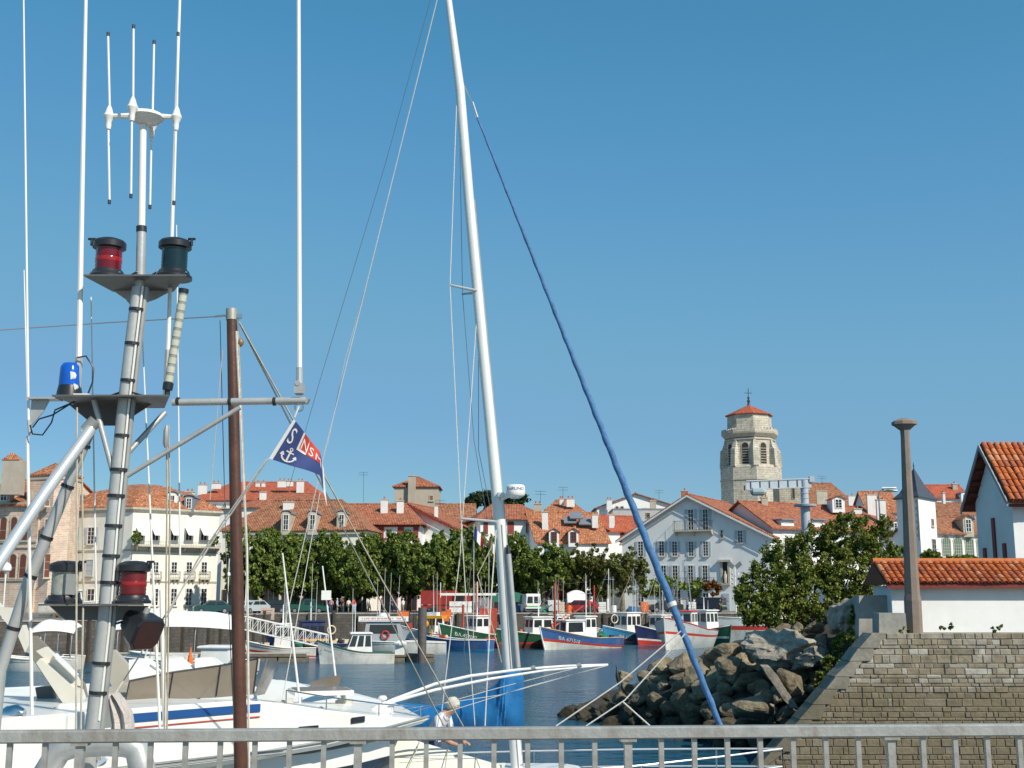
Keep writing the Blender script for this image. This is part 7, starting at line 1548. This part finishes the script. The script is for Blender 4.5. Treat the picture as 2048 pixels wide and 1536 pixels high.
plate('arch_leg',[(203,1300),(228,1300),(292,1372),(300,1400),(262,1402),(222,1370)],17.2,.12,mat('arch_beige_shaded',(.40,.37,.30),.5,var=.06)); plate('seat_back',[(212,1376),(240,1367),(300,1384),(300,1424),(215,1424)],16.8,.3,mat('arch_beige_shaded',(.40,.37,.30),.5,var=.06))  # far leg and seat: shade put into a darker beige
plate('helm_console',[(-120,1440),(0,1462),(60,1462),(165,1418),(168,1405),(120,1408),(60,1440)],13.5,1.2,GEL); plate('cooler_box',[(70,1375),(105,1372),(108,1405),(76,1408)],14.8,.4,mat('dark_box',(.15,.14,.12),.7)); plate('red_cushion',[(72,1412),(106,1410),(108,1428),(74,1432)],14.5,.3,mat('red_cushion',(.22,.03,.02),.8))
plate('striped_cloth',[(30,1450),(60,1428),(78,1426),(108,1434),(80,1458),(25,1462)],13.0,.04,mat('green_towel',(.35,.46,.40),.9,var=.2)); 
for k in range(3): plate('cloth_stripe',[(48+k*20,1457),(70+k*14,1430),(74+k*14,1430),(53+k*20,1457)],12.98,.012,mat('towel_yellow',(.6,.6,.38),.9))
obj('chrome_horn', B().lathe(P(2,1430,12.6),[(.05,0),(.09,.06),(.1,.16),(.05,.24)],12,ax=(1,0,.05)), mat('chrome',(.75,.75,.75),.08,1.0), MY, True)
plate('windscreen_side',[(118,1560),(170,1530),(208,1512),(214,1520),(160,1560)],13.2,.05,mat('grey_blue_trim',(.45,.52,.6),.4))
# fittings on the brow
def yq(px, py, Y): return P(px,py,Y)
a = yq(690,1414,17.2); obj('horn_box', B().box(a.x-.11,a.x+.11,17.0,17.25,a.z-.02,a.z+.10).box(a.x-.09,a.x+.02,17.05,17.2,a.z-.10,a.z-.02), CREAMB if 0 else BEI, MY)
a = yq(686,1400,17.3); obj('searchlight', B().tube([a-Vector((0,0,.05)),a+Vector((0,0,.03))],.02,6).lathe(a+Vector((-.03,0,.06)),[(.02,0),(.05,.03),(.05,.10)],10,ax=(1,-.3,0)), GEL, MY, True)
a = yq(765,1412,17.2); obj('mushroom_antenna', B().lathe(a-Vector((0,0,.05)),[(.02,0),(.018,.12),(.06,.14),(.066,.16),(.04,.19)],12), GEL, MY, True)
a = yq(768,1420,17.2); obj('instrument_pod', B().box(a.x-.14,a.x+.12,17.0,17.4,a.z-.10,a.z+.04).box(a.x+.122,a.x+.13,17.1,17.25,a.z-.06,a.z+.02), GEL, MY); a = yq(604,1426,15.6); obj('cleat', rock_b(a,.05,.04,.03,31,2), mat('brass_block',(.25,.16,.08),.5,.3), MY)
for x, y, Y in ((557,1408,15.4),(580,1405,15.6)): a = yq(x,y,Y); obj('nav_light', B().box(a.x-.035,a.x+.035,Y-.03,Y+.03,a.z-.07,a.z+.05), BEI, MY)
rope('lashing',[yq(600,1425,15.6),yq(596,1438,15.4),yq(592,1452,15.2)],.01,SHT,MY); rope('hatch_line',[yq(575,1405,15.8),yq(598,1428,15.5),yq(604,1395,16)],.006,SHT,MY)
obj('rubbing_strake', B().tube([Vector((p[0],p[1]-.015,zbm(p)+.10)) for p in near],.018,6), SHT, MY, True)
for i_ in (2,3,4):
    a_, c_2 = Vector(near[i_]), Vector(near[i_+1] if i_ < 6 else near[i_]); m2_ = a_.lerp(c_2,.5); dd = (c_2-a_).normalized()
    if i_ > 2: obj('portlight', B().obox((m2_.x,m2_.y-.012,zbm(m2_)+.28),dd*.14,(0,.012,0),(0,0,.035)), DGLASS, MY)
# seams, hatch, rails and small fittings on the moulding
for k in (.985,.93): 
    ps = [Vector((cxm+(p[0]-cxm)*k, cym+(p[1]-cym)*k-.004, (zt_(p)-.13 if k > .95 else zt_(p)+.012))) for p in near[2:]]
    obj('moulding_seam', B().tube(ps,.006,5), SHT, MY, True)
for (a_, c_2) in ((2,3),(3,4),(4,5)):
    p, q2 = near[a_], near[c_2]; t_ = Vector((cxm+(p[0]-cxm)*.9,cym+(p[1]-cym)*.9,zt_(p)+.01)); obj('deck_fitting', B().lathe(t_,[(.03,0),(.03,.02),(.012,.03)],8), STEEL, MY, True)
ps = [Vector((cxm+(p[0]-cxm)*.955,cym+(p[1]-cym)*.955,zt_(p)+.16)) for p in near[3:]]
obj('bow_rail', B().tube(ps,.010,6), STEEL, MY, True)
for p_ in ps: obj('rail_stanchion', B().tube([p_,p_-Vector((0,0,.17))],.008,6), STEEL, MY)
hq = yq(640,1420,17.0); hq.z = 3.74; obj('deck_hatch', B().obox(hq,(.34,.1,0),(-.1,.3,0),(0,0,.03)), SMK, MY); obj('hatch_frame', B().obox(hq-Vector((0,0,.012)),(.38,.11,0),(-.11,.34,0),(0,0,.03)), GEL, MY)
for i, (px_, Y_) in enumerate(((300,16.2),(365,16.4),(430,16.6))): q2 = Vector(yp(px_,Y_,3.8)); obj('helm_seat', B().loft([[(q2.x-.2,Y_-.2,3.78),(q2.x+.2,Y_-.2,3.78),(q2.x+.2,Y_+.2,3.78),(q2.x-.2,Y_+.2,3.78)],[(q2.x-.24,Y_-.22,3.98),(q2.x+.22,Y_-.22,3.98),(q2.x+.22,Y_+.22,3.98),(q2.x-.24,Y_+.22,3.98)],[(q2.x-.26,Y_-.2,4.2),(q2.x-.1,Y_-.2,4.2),(q2.x-.1,Y_+.2,4.2),(q2.x-.26,Y_+.2,4.2)]]), AWN, MY)
# two tall antennas, one carrying a white panel, and the curved twin outrigger
for p0, p1, Y in (((603,1432),(565,1106),15.6),((672,1362),(645,1132),18.6),((563,1410),(640,985),15.6)):
    obj('antenna_pole' if p0[0] != 563 else 'backstay_line', B().tube([P(*p0,Y),P(*p1,Y)],[.016,.010] if p0[0] != 563 else [.006,.005],8), GEL if p0[0] != 563 else ROPEW, MY, True)
a, c = P(644,1181,18.55), P(662,1200,18.55); obj('antenna_panel', B().box(a.x,c.x,18.5,18.56,c.z,a.z), WHITE, MY)
OUTR = mat('outrigger_white',(.80,.80,.78),.3,var=.03)
o1 = [(640,1462),(700,1440),(785,1400),(870,1368),(940,1352),(1040,1339),(1130,1332),(1216,1329)]; o2 = [(700,1448),(790,1402),(870,1380),(980,1358),(1090,1341),(1216,1330)]
obj('outrigger', B().tube([P(x,y,17.0+i*.12) for i, (x, y) in enumerate(o1)],[.025,.025,.024,.023,.022,.02,.017,.013],10), OUTR, MY, True); obj('outrigger', B().tube([P(x,y,17.05+i*.15) for i, (x, y) in enumerate(o2)],[.023,.023,.022,.02,.017,.012],10), OUTR, MY, True)
for x, y in ((790,1399),(858,1374),(1066,1336),(1158,1331)): a = P(x,y,17.4); obj('outrigger_clamp', B().tube([a-Vector((.03,0,.012)),a+Vector((.03,0,.012))],.034,8), SHT, MY)
for pts in ([(1216,1330),(1000,1390),(795,1420)],[(1160,1334),(1000,1375),(820,1425)],[(1216,1331),(1060,1372),(880,1428)]): rope('outrigger_line',[P(x,y,17.6) for x, y in pts],.005,ROPEW,MY)

# ---------- sailing yacht with tall mast ----------
SYY = 22.0; SB = thing('sailing_yacht', 'sailing yacht with tall white mast, blue sail cover and blue furled jib', 'sailing yacht', (P(1030,1500,SYY).x,SYY,0))
S_ = lambda x, y, Y=SYY: P(x, y, Y)
mst = [S_(1034,1512),S_(1016,1300),S_(1000,1050),S_(966,700),S_(938,400),S_(920,180),S_(897,0),S_(880,-120)]; mst[0].z = 2.02
MASTW = mat('mast_white',(.74,.74,.71),.32,.1,var=.04,scale=2); mm = obj('mast', B().tube(mst,[.105,.105,.105,.10,.098,.092,.066,.045],16), MASTW, SB, True)
obj('mast_track', B().tube([p+Vector((.10,-.02,0)) for p in mst[:5]],.016,6), TUB, mm, True); obj('mast_groove', B().tube([p+Vector((.03,-.10,0)) for p in mst[:3]],.012,6), SHT, mm, True)
obj('spinnaker_pole', B().tube([S_(1036,1335,SYY-.12),S_(1017,1108,SYY-.12)],.048,12), TUB, SB, True); obj('pole_end', B().tube([S_(1017,1108,SYY-.12),S_(1015,1090,SYY-.12)],[.048,.025],10), BLACK, SB, True)
def spreader(x0, y0, x1, y1, r_=.022, dY=0): obj('spreader', B().tube([S_(x0,y0),S_(x1,y1,SYY+dY)],[.03,r_],8), TUB, SB, True)
spreader(962,583,900,570,dY=-.5); spreader(960,584,925,588,.02,dY=1.0); spreader(1000,1044,922,1037,dY=-.6); spreader(1000,1046,975,1042,.02,dY=1.0)
for pts, r_, m in (([(914,184,0),(900,570,-.5),(913,840,-.55),(922,1037,-.6),(935,1250,-.5),(950,1452,-.4)],.008,ROPEW),([(918,195,0),(925,588,.9),(948,880,.9),(975,1042,1.0)],.006,WIRE),([(955,612,0),(935,900,-.4),(920,1110,-.5),(898,1300,-.6),(880,1452,-.6)],.008,ROPEW),([(957,625,0),(957,900,.3),(985,1040,.5)],.006,WIRE),
        ([(972,690,.1),(976,690,.1),(1000,1010,.1)],.008,ROPEW),([(992,1060,-.2),(982,1200,-.4),(970,1452,-.6)],.011,ROPEW),([(995,1070,-.2),(955,1150,-.3),(995,1290,-.3),(1003,1325,-.2)],.009,ROPE),
        ([(945,1090,.4),(928,1300,.4),(946,1452,.3)],.008,WIRE)): rope('shroud',[P(x,y,SYY+d) for x, y, d in pts],r_,m,SB)
for pts, r_, m in (([(879,-20,0),(735,560,1.2),(650,900,2.0),(560,1290,2.6)],.010,ROPEW),([(866,-20,0),(770,330,.8),(640,760,1.8),(575,985,2.3)],.005,WIRE),([(735,560,1.2),(690,720,1.6),(655,890,2.0)],.006,ROPEW)): rope('backstay',[P(x,y,SYY+d) for x, y, d in pts],r_,m,SB)
# blue furled jib with spiral wrap
f0, f1, f2, f3 = S_(922,150), S_(955,236,SYY-.1), S_(1365,1262,SYY-.6), S_(1450,1475,SYY-.7)
obj('forestay', B().tube([S_(920,150),S_(945,205)],.014,6).tube([S_(945,205),f1],.026,8), STEEL, SB, True)
JIB = mat('jib_blue',(.06,.165,.34),.8,var=.28,scale=7,bump=.25,bscale=22); jp = []; N = 150
def jib_r(t): return .018+.046*min(1,t/.72)**1.1 if t < .80 else .064-.018*(t-.80)/.20
jb = B(); seg = 10; d = (f3-f1).normalized(); e1 = d.orthogonal().normalized(); e2 = d.cross(e1)
sec = []
for i in range(N+1):
    t = i/N; c = f1.lerp(f3,t)+Vector((0,0,0)); rr_ = jib_r(t)
    ph = t*150.0
    sec.append([c+(e1*math.cos(2*math.pi*j/seg)+e2*math.sin(2*math.pi*j/seg))*rr_*(1+.26*max(0,math.cos(2*math.pi*j/seg-ph))**2) for j in range(seg)])
fj = obj('furled_jib', jb.loft(sec), JIB, SB, True); t = .805; c = f1.lerp(f3,t)+Vector((0,0,0)); obj('sail_tie', B().tube([c-d*.05,c+d*.03],.085,12), ROPEW, fj, True)
for pts in ([(1362,1262),(1240,1365),(1112,1452)],[(1370,1268),(1250,1400),(1172,1452)],[(1246,1404),(1300,1452)]): rope('jib_sheet',[P(x,y,SYY-.7) for x, y in pts],.013,ROPEW,SB)
# blue sail cover round boom and mast foot
CVR = mat('sail_cover_blue',(.004,.14,.36),.75,var=.18,scale=3,bump=.35,bscale=6); topl = [(690,1394),(780,1404),(870,1410),(920,1402),(960,1388),(995,1366),(1005,1345),(1012,1334),(1040,1340)]
bs = []; tq = []
for (xa, ya), (xb, yb_) in zip(topl[:-1],topl[1:]): tq += [(xa+(xb-xa)*k/4, ya+(yb_-ya)*k/4) for k in range(4)]
topl = tq+[topl[-1]]
for i, (x, y) in enumerate(topl):
    Yc = SYY+.75*(1-min(1,max(0,(x-690)/310))); t_ = S_(x,y,Yc); w = .27 if x > 990 else .23+.04*max(0,(x-900)/90); zb_ = 2.62
    zm = (t_.z+zb_)/2; hh = (t_.z-zb_)/2; X = S_(x,1450,Yc).x if x > 985 else t_.x; X = t_.x
    bs.append([(X, Yc-w*math.cos(a)*(1+.10*math.sin(i*.55+5*math.sin(a)*hh)+.05*math.sin(i*1.9-9*math.sin(a)*hh)), zm+hh*math.sin(a)) for k, a in enumerate([math.pi*2*j/26 for j in range(26)])])
x_, y_ = 1047, 1352; bs.append([(S_(1047,y_,SYY-.05).x, q[1], min(q[2],S_(1047,1350).z)) for q in bs[-1]])
obj('sail_cover', B().loft(bs), CVR, SB, True)
wr = B(); rg = random.Random(4)
for k in range(0):
    x0 = 1046-k*5; pts = [P(x0-8,1365+k*14,SYY-.23),P(x0-45,1392+k*12+rg.uniform(-4,4),SYY-.20),P(x0-100,1440+k*6,SYY-.12)]; wr.tube(pts,[.018,.028,.006],6)
b0, b1 = S_(690,1418,SYY+.9), S_(1034,1440); b0.z = b1.z = 2.70; obj('boom', B().tube([b0,b1],.07,10), MASTW, SB, True)
# radar dome on its bracket
rc = S_(1031,974,SYY-.3); rd = obj('radome', B().lathe(rc-Vector((0,0,.09)),[(.08,-.12),(.15,-.08),(.172,-.05),(.176,0),(.172,.10),(.15,.125),(.04,.132)],24), GEL, SB, True)
obj('lettering', text_b(B(),'FURUNO',lambda x,y,w: (rc.x+.178*math.sin((x-w/2)*.085/.178), rc.y-.178*math.cos((x-w/2)*.085/.178)-.002, rc.z-.065+y*.085)), mat('letter_blue',(.02,.08,.25),.5), rd)
obj('radome_bracket', B().prism([S_(1000,990,SYY-.1),S_(1022,985,SYY-.3),S_(1024,992,SYY-.3),S_(1002,1002,SYY-.1)],(0,.06,0)).tube([S_(1001,994,SYY-.15),S_(1001,985,SYY-.15)],.06,8), GEL, SB, True)
# hull, cabin top, guard rails
Hs = Hull(10.5,3.4,1.75,1.45,1.4,keel=-.8,rake=1.2,full=2.2); hb = B(); bowx = f3.x+.3
for side in (1,-1):
    k = len(hb.v)
    for i in range(25): hb.v += [(x+bowx,y+SYY,z) for x, y, z in (Hs.pt(i/24,z_,side) for z_ in (-.75,0,.7,Hs.sheer(i/24)))]
    for i in range(24):
        for j in range(3): hb.f.append((k+i*4+j,k+(i+1)*4+j,k+(i+1)*4+j+1,k+i*4+j+1)); hb.m.append(0)
obj('hull', hb, GEL, SB, True)
db = B(); pts = [Hs.pt(i/24,Hs.sheer(i/24)-.02,1) for i in range(25)]; db.add([(p[0]+bowx,p[1]*.99+SYY,p[2]) for p in pts]+[(p[0]+bowx,-p[1]*.99+SYY,p[2]) for p in pts],[(i,i+1,26+i,25+i) for i in range(24)]); obj('deck', db, GEL, SB)
c0, c1 = S_(985,1520).x, S_(1195,1520).x; cab = obj('coachroof', B().loft([[(c0-2.2,SYY-1.1,1.42),(c1+.2,SYY-.8,1.5),(c1+.2,SYY+.8,1.5),(c0-2.2,SYY+1.1,1.42)],[(c0-2.2,SYY-1.0,1.95),(c1-.3,SYY-.6,2.0),(c1-.3,SYY+.6,2.0),(c0-2.2,SYY+1.0,1.95)],[(c0-2.1,SYY-.8,2.02),(c1-.6,SYY-.5,2.06),(c1-.6,SYY+.5,2.06),(c0-2.1,SYY+.8,2.02)]]), GEL, SB)
for k in range(3): obj('cabin_window', B().box(c0-1.6+k*.8,c0-1.1+k*.8,SYY-1.075,SYY-1.05,1.62,1.85), DGLASS, SB)
for side in (-1,1):
    ps = []
    for t in (.05,.2,.35,.5,.65,.8,.92,1.0):
        p = Vector(Hs.pt(t,Hs.sheer(t),side)); p = Vector((p.x+bowx,p.y*.95+SYY,p.z)); ps.append(p); obj('stanchion', B().tube([p,p+Vector((0,0,.62))],.016,6), STEEL, SB)
    for z, r_ in ((.62,.016),(.32,.012)): obj('guard_rail', B().tube([p+Vector((0,0,z)) for p in ps],r_,6), mat('rail_white',(.72,.73,.72),.3,.3), SB, True)
obj('deck_bag', B().lathe((c1+1.4,SYY-.6,1.55),[(.1,0),(.32,.1),(.35,.25),(.15,.36)],10), CVR, SB, True)
# blue covered dinghy on the foredeck side
q = P(1330,1530,20); single('covered_boat', B().loft([[(q.x+x,20+w*math.cos(a),.1+hh*max(0,math.sin(a))) for a in [math.pi*i/8 for i in range(9)]]+[(q.x+x,20-w*.6,-.2),(q.x+x,20+w*.6,-.2)] for x, w, hh in ((-2.4,.5,1.2),(-1.4,.95,1.9),(0,1.1,2.2),(1.4,.95,2.05),(2.4,.3,1.7))]), CVR, 'small boat under a bright blue cover beyond the railing', 'boat', smooth=True)
# off-white awning tent on a neighbouring boat
q0, q1 = P(748,1536,18.2), P(990,1500,18.2); root = thing('tented_boat','boat under an off-white cloth awning just beyond the railing','boat',((q0.x+q1.x)/2,18.4,0))
Ht = Hull(5.5,2.2,1.3,1.0,1.0); hb = B()
for side in (1,-1):
    k = len(hb.v)
    for i in range(13): hb.v += [(x+q1.x+.9,y*.8+18.6,z) for x, y, z in (Ht.pt(i/12,z_,side) for z_ in (-.55,0,.6,Ht.sheer(i/12)))]
    for i in range(12):
        for j in range(3): hb.f.append((k+i*4+j,k+(i+1)*4+j,k+(i+1)*4+j+1,k+i*4+j+1)); hb.m.append(0)
obj('hull', hb, NAVY, root, True); TENT = mat('awning_offwhite',(.66,.64,.56),.9,var=.06,scale=2,bump=.25,bscale=4)
r0, r1 = P(800,1472,18.6), P(1000,1530,18.6); e0, e1_ = P(735,1570,17.7), P(1010,1560,17.7); 
obj('awning', B().grid(lambda u, v: (r0.lerp(r1,u)).lerp(e0.lerp(e1_,u),v)+Vector((0,0,-.10*math.sin(math.pi*v)+.03*math.sin(u*18)*v)),24,10).grid(lambda u, v: (r0.lerp(r1,u)).lerp(e0.lerp(e1_,u)+Vector((0,1.8,0)),v)+Vector((0,0,-.10*math.sin(math.pi*v))),24,8), TENT, root, True)
for k in range(3): obj('seam', B().tube([r0.lerp(r1,.2+.28*k)+Vector((0,-.01,.01)),e0.lerp(e1_,.25+.3*k)+Vector((0,-.01,.01))],.008,4), ROPE, root)
for px in (800,1000): t_ = r0 if px == 800 else r1; obj('awning_pole', B().tube([(t_.x,18.6,.6),(t_.x,18.6,t_.z)],.025,6), STEEL, root)
obj('deck', B().box(q0.x-.3,q1.x+.5,17.9,19.3,.5,.62), WOOD, root)
# wooden fender pile between boats
q = P(684,1500,17.0); 
single('timber_pile', B().tube([(q.x,16.9,-3),(q.x,16.9,2.95)],.16,10), WOOD, 'round weathered timber pile below the railing, left of the awning', 'pile', smooth=True)

# ---------- man in a striped shirt, bending forward ----------
SHW = mat('striped_shirt',(.68,.68,.70),.9); m_, n_, b_ = SHW, SHW.node_tree, SHW.node_tree.nodes['Principled BSDF']
wvn = n_.nodes.new('ShaderNodeTexWave'); wvn.inputs['Scale'].default_value = 7.5; wvn.inputs['Distortion'].default_value = .4; wvn.bands_direction = 'X'; tcn = n_.nodes.new('ShaderNodeTexCoord'); n_.links.new(tcn.outputs['Object'], wvn.inputs['Vector'])
rpn = n_.nodes.new('ShaderNodeValToRGB'); rpn.color_ramp.elements[0].position = .08; rpn.color_ramp.elements[1].position = .25; rpn.color_ramp.elements[0].color = (.24,.25,.32,1); rpn.color_ramp.elements[1].color = (.70,.70,.72,1); n_.links.new(wvn.outputs['Fac'], rpn.inputs[0]); n_.links.new(rpn.outputs[0], b_.inputs['Base Color'])
# local: faces +x, feet at z = 0
J = [((-.10,0,.88),.135,.12),((-.06,0,1.08),.145,.13),((.06,0,1.30),.155,.14),((.16,0,1.39),.085,.085),((.245,0,1.435),.075,.08),((.285,0,1.505),.082,.085),
     ((-.08,.10,.84),.10),((.02,.11,.46),.07),((-.06,.11,.09),.048),((.08,.12,.04),.045),((-.08,-.10,.84),.10),((.04,-.11,.46),.07),((-.04,-.11,.09),.048),((.10,-.12,.04),.045),
     ((.08,.20,1.30),.07),((.14,.26,1.04),.052),((.34,.20,.92),.04),((.41,.17,.90),.038),((.08,-.20,1.30),.07),((.14,-.26,1.04),.052),((.34,-.20,.92),.04),((.41,-.17,.90),.038)]
k0 = len(J); E = [(0,1),(1,2),(2,3),(3,4),(4,5),(0,6),(6,7),(7,8),(8,9),(0,10),(10,11),(11,12),(12,13),(2,14),(14,15),(15,16),(16,17),(2,18),(18,19),(19,20),(20,21)]
for hb_, s in ((17,-1),(21,1)):
    for f in range(4):
        i = len(J); b0_ = J[hb_][0]; dy = (-.03+.02*f); L1 = (.045,.052,.05,.04)[f]
        J += [((b0_[0]+.04,b0_[1]+dy,b0_[2]-.005),.011),((b0_[0]+.04+L1*.8,b0_[1]+dy,b0_[2]-.02),.010),((b0_[0]+.05+L1,b0_[1]+dy,b0_[2]-.05),.009)]; E += [(hb_,i),(i,i+1),(i+1,i+2)]
    i = len(J); b0_ = J[hb_][0]; J += [((b0_[0]+.01,b0_[1]+s*.045,b0_[2]-.01),.012),((b0_[0]+.05,b0_[1]+s*.06,b0_[2]-.03),.010)]; E += [(hb_,i),(i,i+1)]
def tg(i, j, t, c):
    if j in (4,5) or (j == 3 and t > .9) or j >= 17 and j != 18 and j != 19: return 0
    if j in (16,20): return 0 if t > .15 else 1
    if j in (6,7,8,10,11,12) or (i == 0 and c.z < .90): return 2
    if j in (9,13): return 3
    return 1
me = skin_person(J, E, [SKIN, SHW, mat('trousers_blue',(.05,.07,.13),.9), mat('deck_shoe',(.3,.25,.2),.8)], 'person', tg)
man = bpy.data.objects.new('person', me); COL.objects.link(man); q = P(886,1420,20.6); man.location = (q.x-.08,20.6,1.74); man.rotation_euler = (0,0,R(-22))
setp(man, 'person with white hair in a striped shirt bending forward by the blue sail cover', 'person')
fx = B()                                   # nose, ears, brows
hc = Vector((.295,0,1.495))
nz = obj('nose', B().lathe(hc+Vector((.075,0,-.015)),[(.016,0),(.014,.015),(.006,.028)],6,ax=(1,0,-.35)), SKIN, None, True); nz.parent = man
for s in (-1,1):
    e_ = obj('ear', rock_b(hc+Vector((-.005,s*.088,-.01)),.022,.012,.033,7,2), SKIN, None, True); e_.parent = man
    e_ = obj('eye', B().lathe(hc+Vector((.078,s*.032,.012)),[(.011,0),(.006,.006)],8,ax=(1,s*.2,0)), HAIRD, None, True); e_.parent = man
mo = obj('mouth', B().box(hc.x+.068,hc.x+.082,-.022,.022,hc.z-.052,hc.z-.045), mat('lips',(.3,.1,.08),.6), None); mo.parent = man
hr = rock_b(hc+Vector((-.030,0,.035)),.118,.112,.112,12,3,0,.12); hr_ = obj('hair', hr, HAIRW, None, True); hr_.parent = man
# side deck the man stands on belongs to the sailing yacht
obj('cockpit_floor', B().box(q.x-1.6,q.x+1.2,20.2,22.6,1.50,1.738), GEL, SB)

# ---------- railing ----------
ra0, rb0 = P(-120,1470,5.13), P(2170,1470,5.44); RA, RB = ra0.lerp(rb0,-.35), ra0.lerp(rb0,1.35); RT = 4.458
u = Vector((RB.x-RA.x,RB.y-RA.y,0)); RL = u.length; u.normalize(); n_ = Vector((u.y,-u.x,0))
RG = thing('railing', 'grey painted steel quay railing across the whole foreground', 'railing', ((RA.x+RB.x)/2,5.28,3.35))
RPA = mat('rail_paint',(.31,.315,.30),.42,.05,var=.16,scale=9,bump=.12,bscale=50,stain=(.15,.105,.07),stain_amt=.75,stain_scale=6)
def rp(t, z): return Vector((RA.x+u.x*t, RA.y+u.y*t, z))
mid = rp(RL/2,0); rb_ = B(); hw, hh, c_ = .030, .0255, .006
def rsec(t): return [rp(t,RT-hh)+n_*a+Vector((0,0,b)) for a, b in ((-hw+c_,-hh),(hw-c_,-hh),(hw,-hh+c_),(hw,hh-c_),(hw-c_,hh),(-hw+c_,hh),(-hw,hh-c_),(-hw,-hh+c_))]
obj('top_rail', rb_.loft([rsec(0),rsec(RL)]), RPA, RG)
obj('lower_rail', B().obox(rp(RL/2,3.47),u*(RL/2),n_*.02,(0,0,.02)), RPA, RG)
def tt(px):                                 # distance along the railing of a photograph pixel
    d = ray(px,1500); dd = Vector((d.x,d.y,0)); k = (Vector((RA.x,RA.y,0))).dot(n_)/dd.dot(n_); return (dd*k-Vector((RA.x,RA.y,0))).dot(u)
t0 = tt(716); pitch = (tt(1256)-t0)/8; i = -14; bal = B().box(-.0105,.0105,-.0105,.0105,3.49,RT-2*hh); post = B().box(-.0165,.0165,-.0165,.0165,3.36,RT-2*hh-.012)
az = math.atan2(u.y,u.x); me_b = None; me_p = None
for i in range(-30,44):
    t = t0+pitch*i
    if t < .05 or t > RL-.05: continue
    isp = i % 8 == 0; loc = rp(t,0)-Vector(RG.location)
    if isp:
        if me_p is None: o = obj('post', post, RPA, None); me_p = o.data; o.parent = RG
        else: o = bpy.data.objects.new('post', me_p); COL.objects.link(o); o.parent = RG
        o.location = (loc.x,loc.y,-3.35); o.rotation_euler = (0,0,az)
        c = rp(t,RT-2*hh-.006); obj('cap_plate', B().obox(c,u*.034,n_*.028,(0,0,.0055)), RPA, o).location = (0,0,0)
        cp_ = o.children[0]; cp_.data.transform(Matrix.Translation(Vector(RG.location)-c)); cp_.location = (0,0,c.z); cp_.rotation_euler = (0,0,-az)
        f_ = obj('foot_plate', B().box(-.06,.06,-.06,.06,3.352,3.36), RPA, None); f_.parent = o
    else:
        if me_b is None: o = obj('baluster', bal, RPA, None); me_b = o.data; o.parent = RG
        else: o = bpy.data.objects.new('baluster', me_b); COL.objects.link(o); o.parent = RG
        o.location = (loc.x,loc.y,-3.35); o.rotation_euler = (0,0,az)
for o in list(bpy.data.objects):
    for k in ('loc_build','H'):
        if k in o: del o[k]
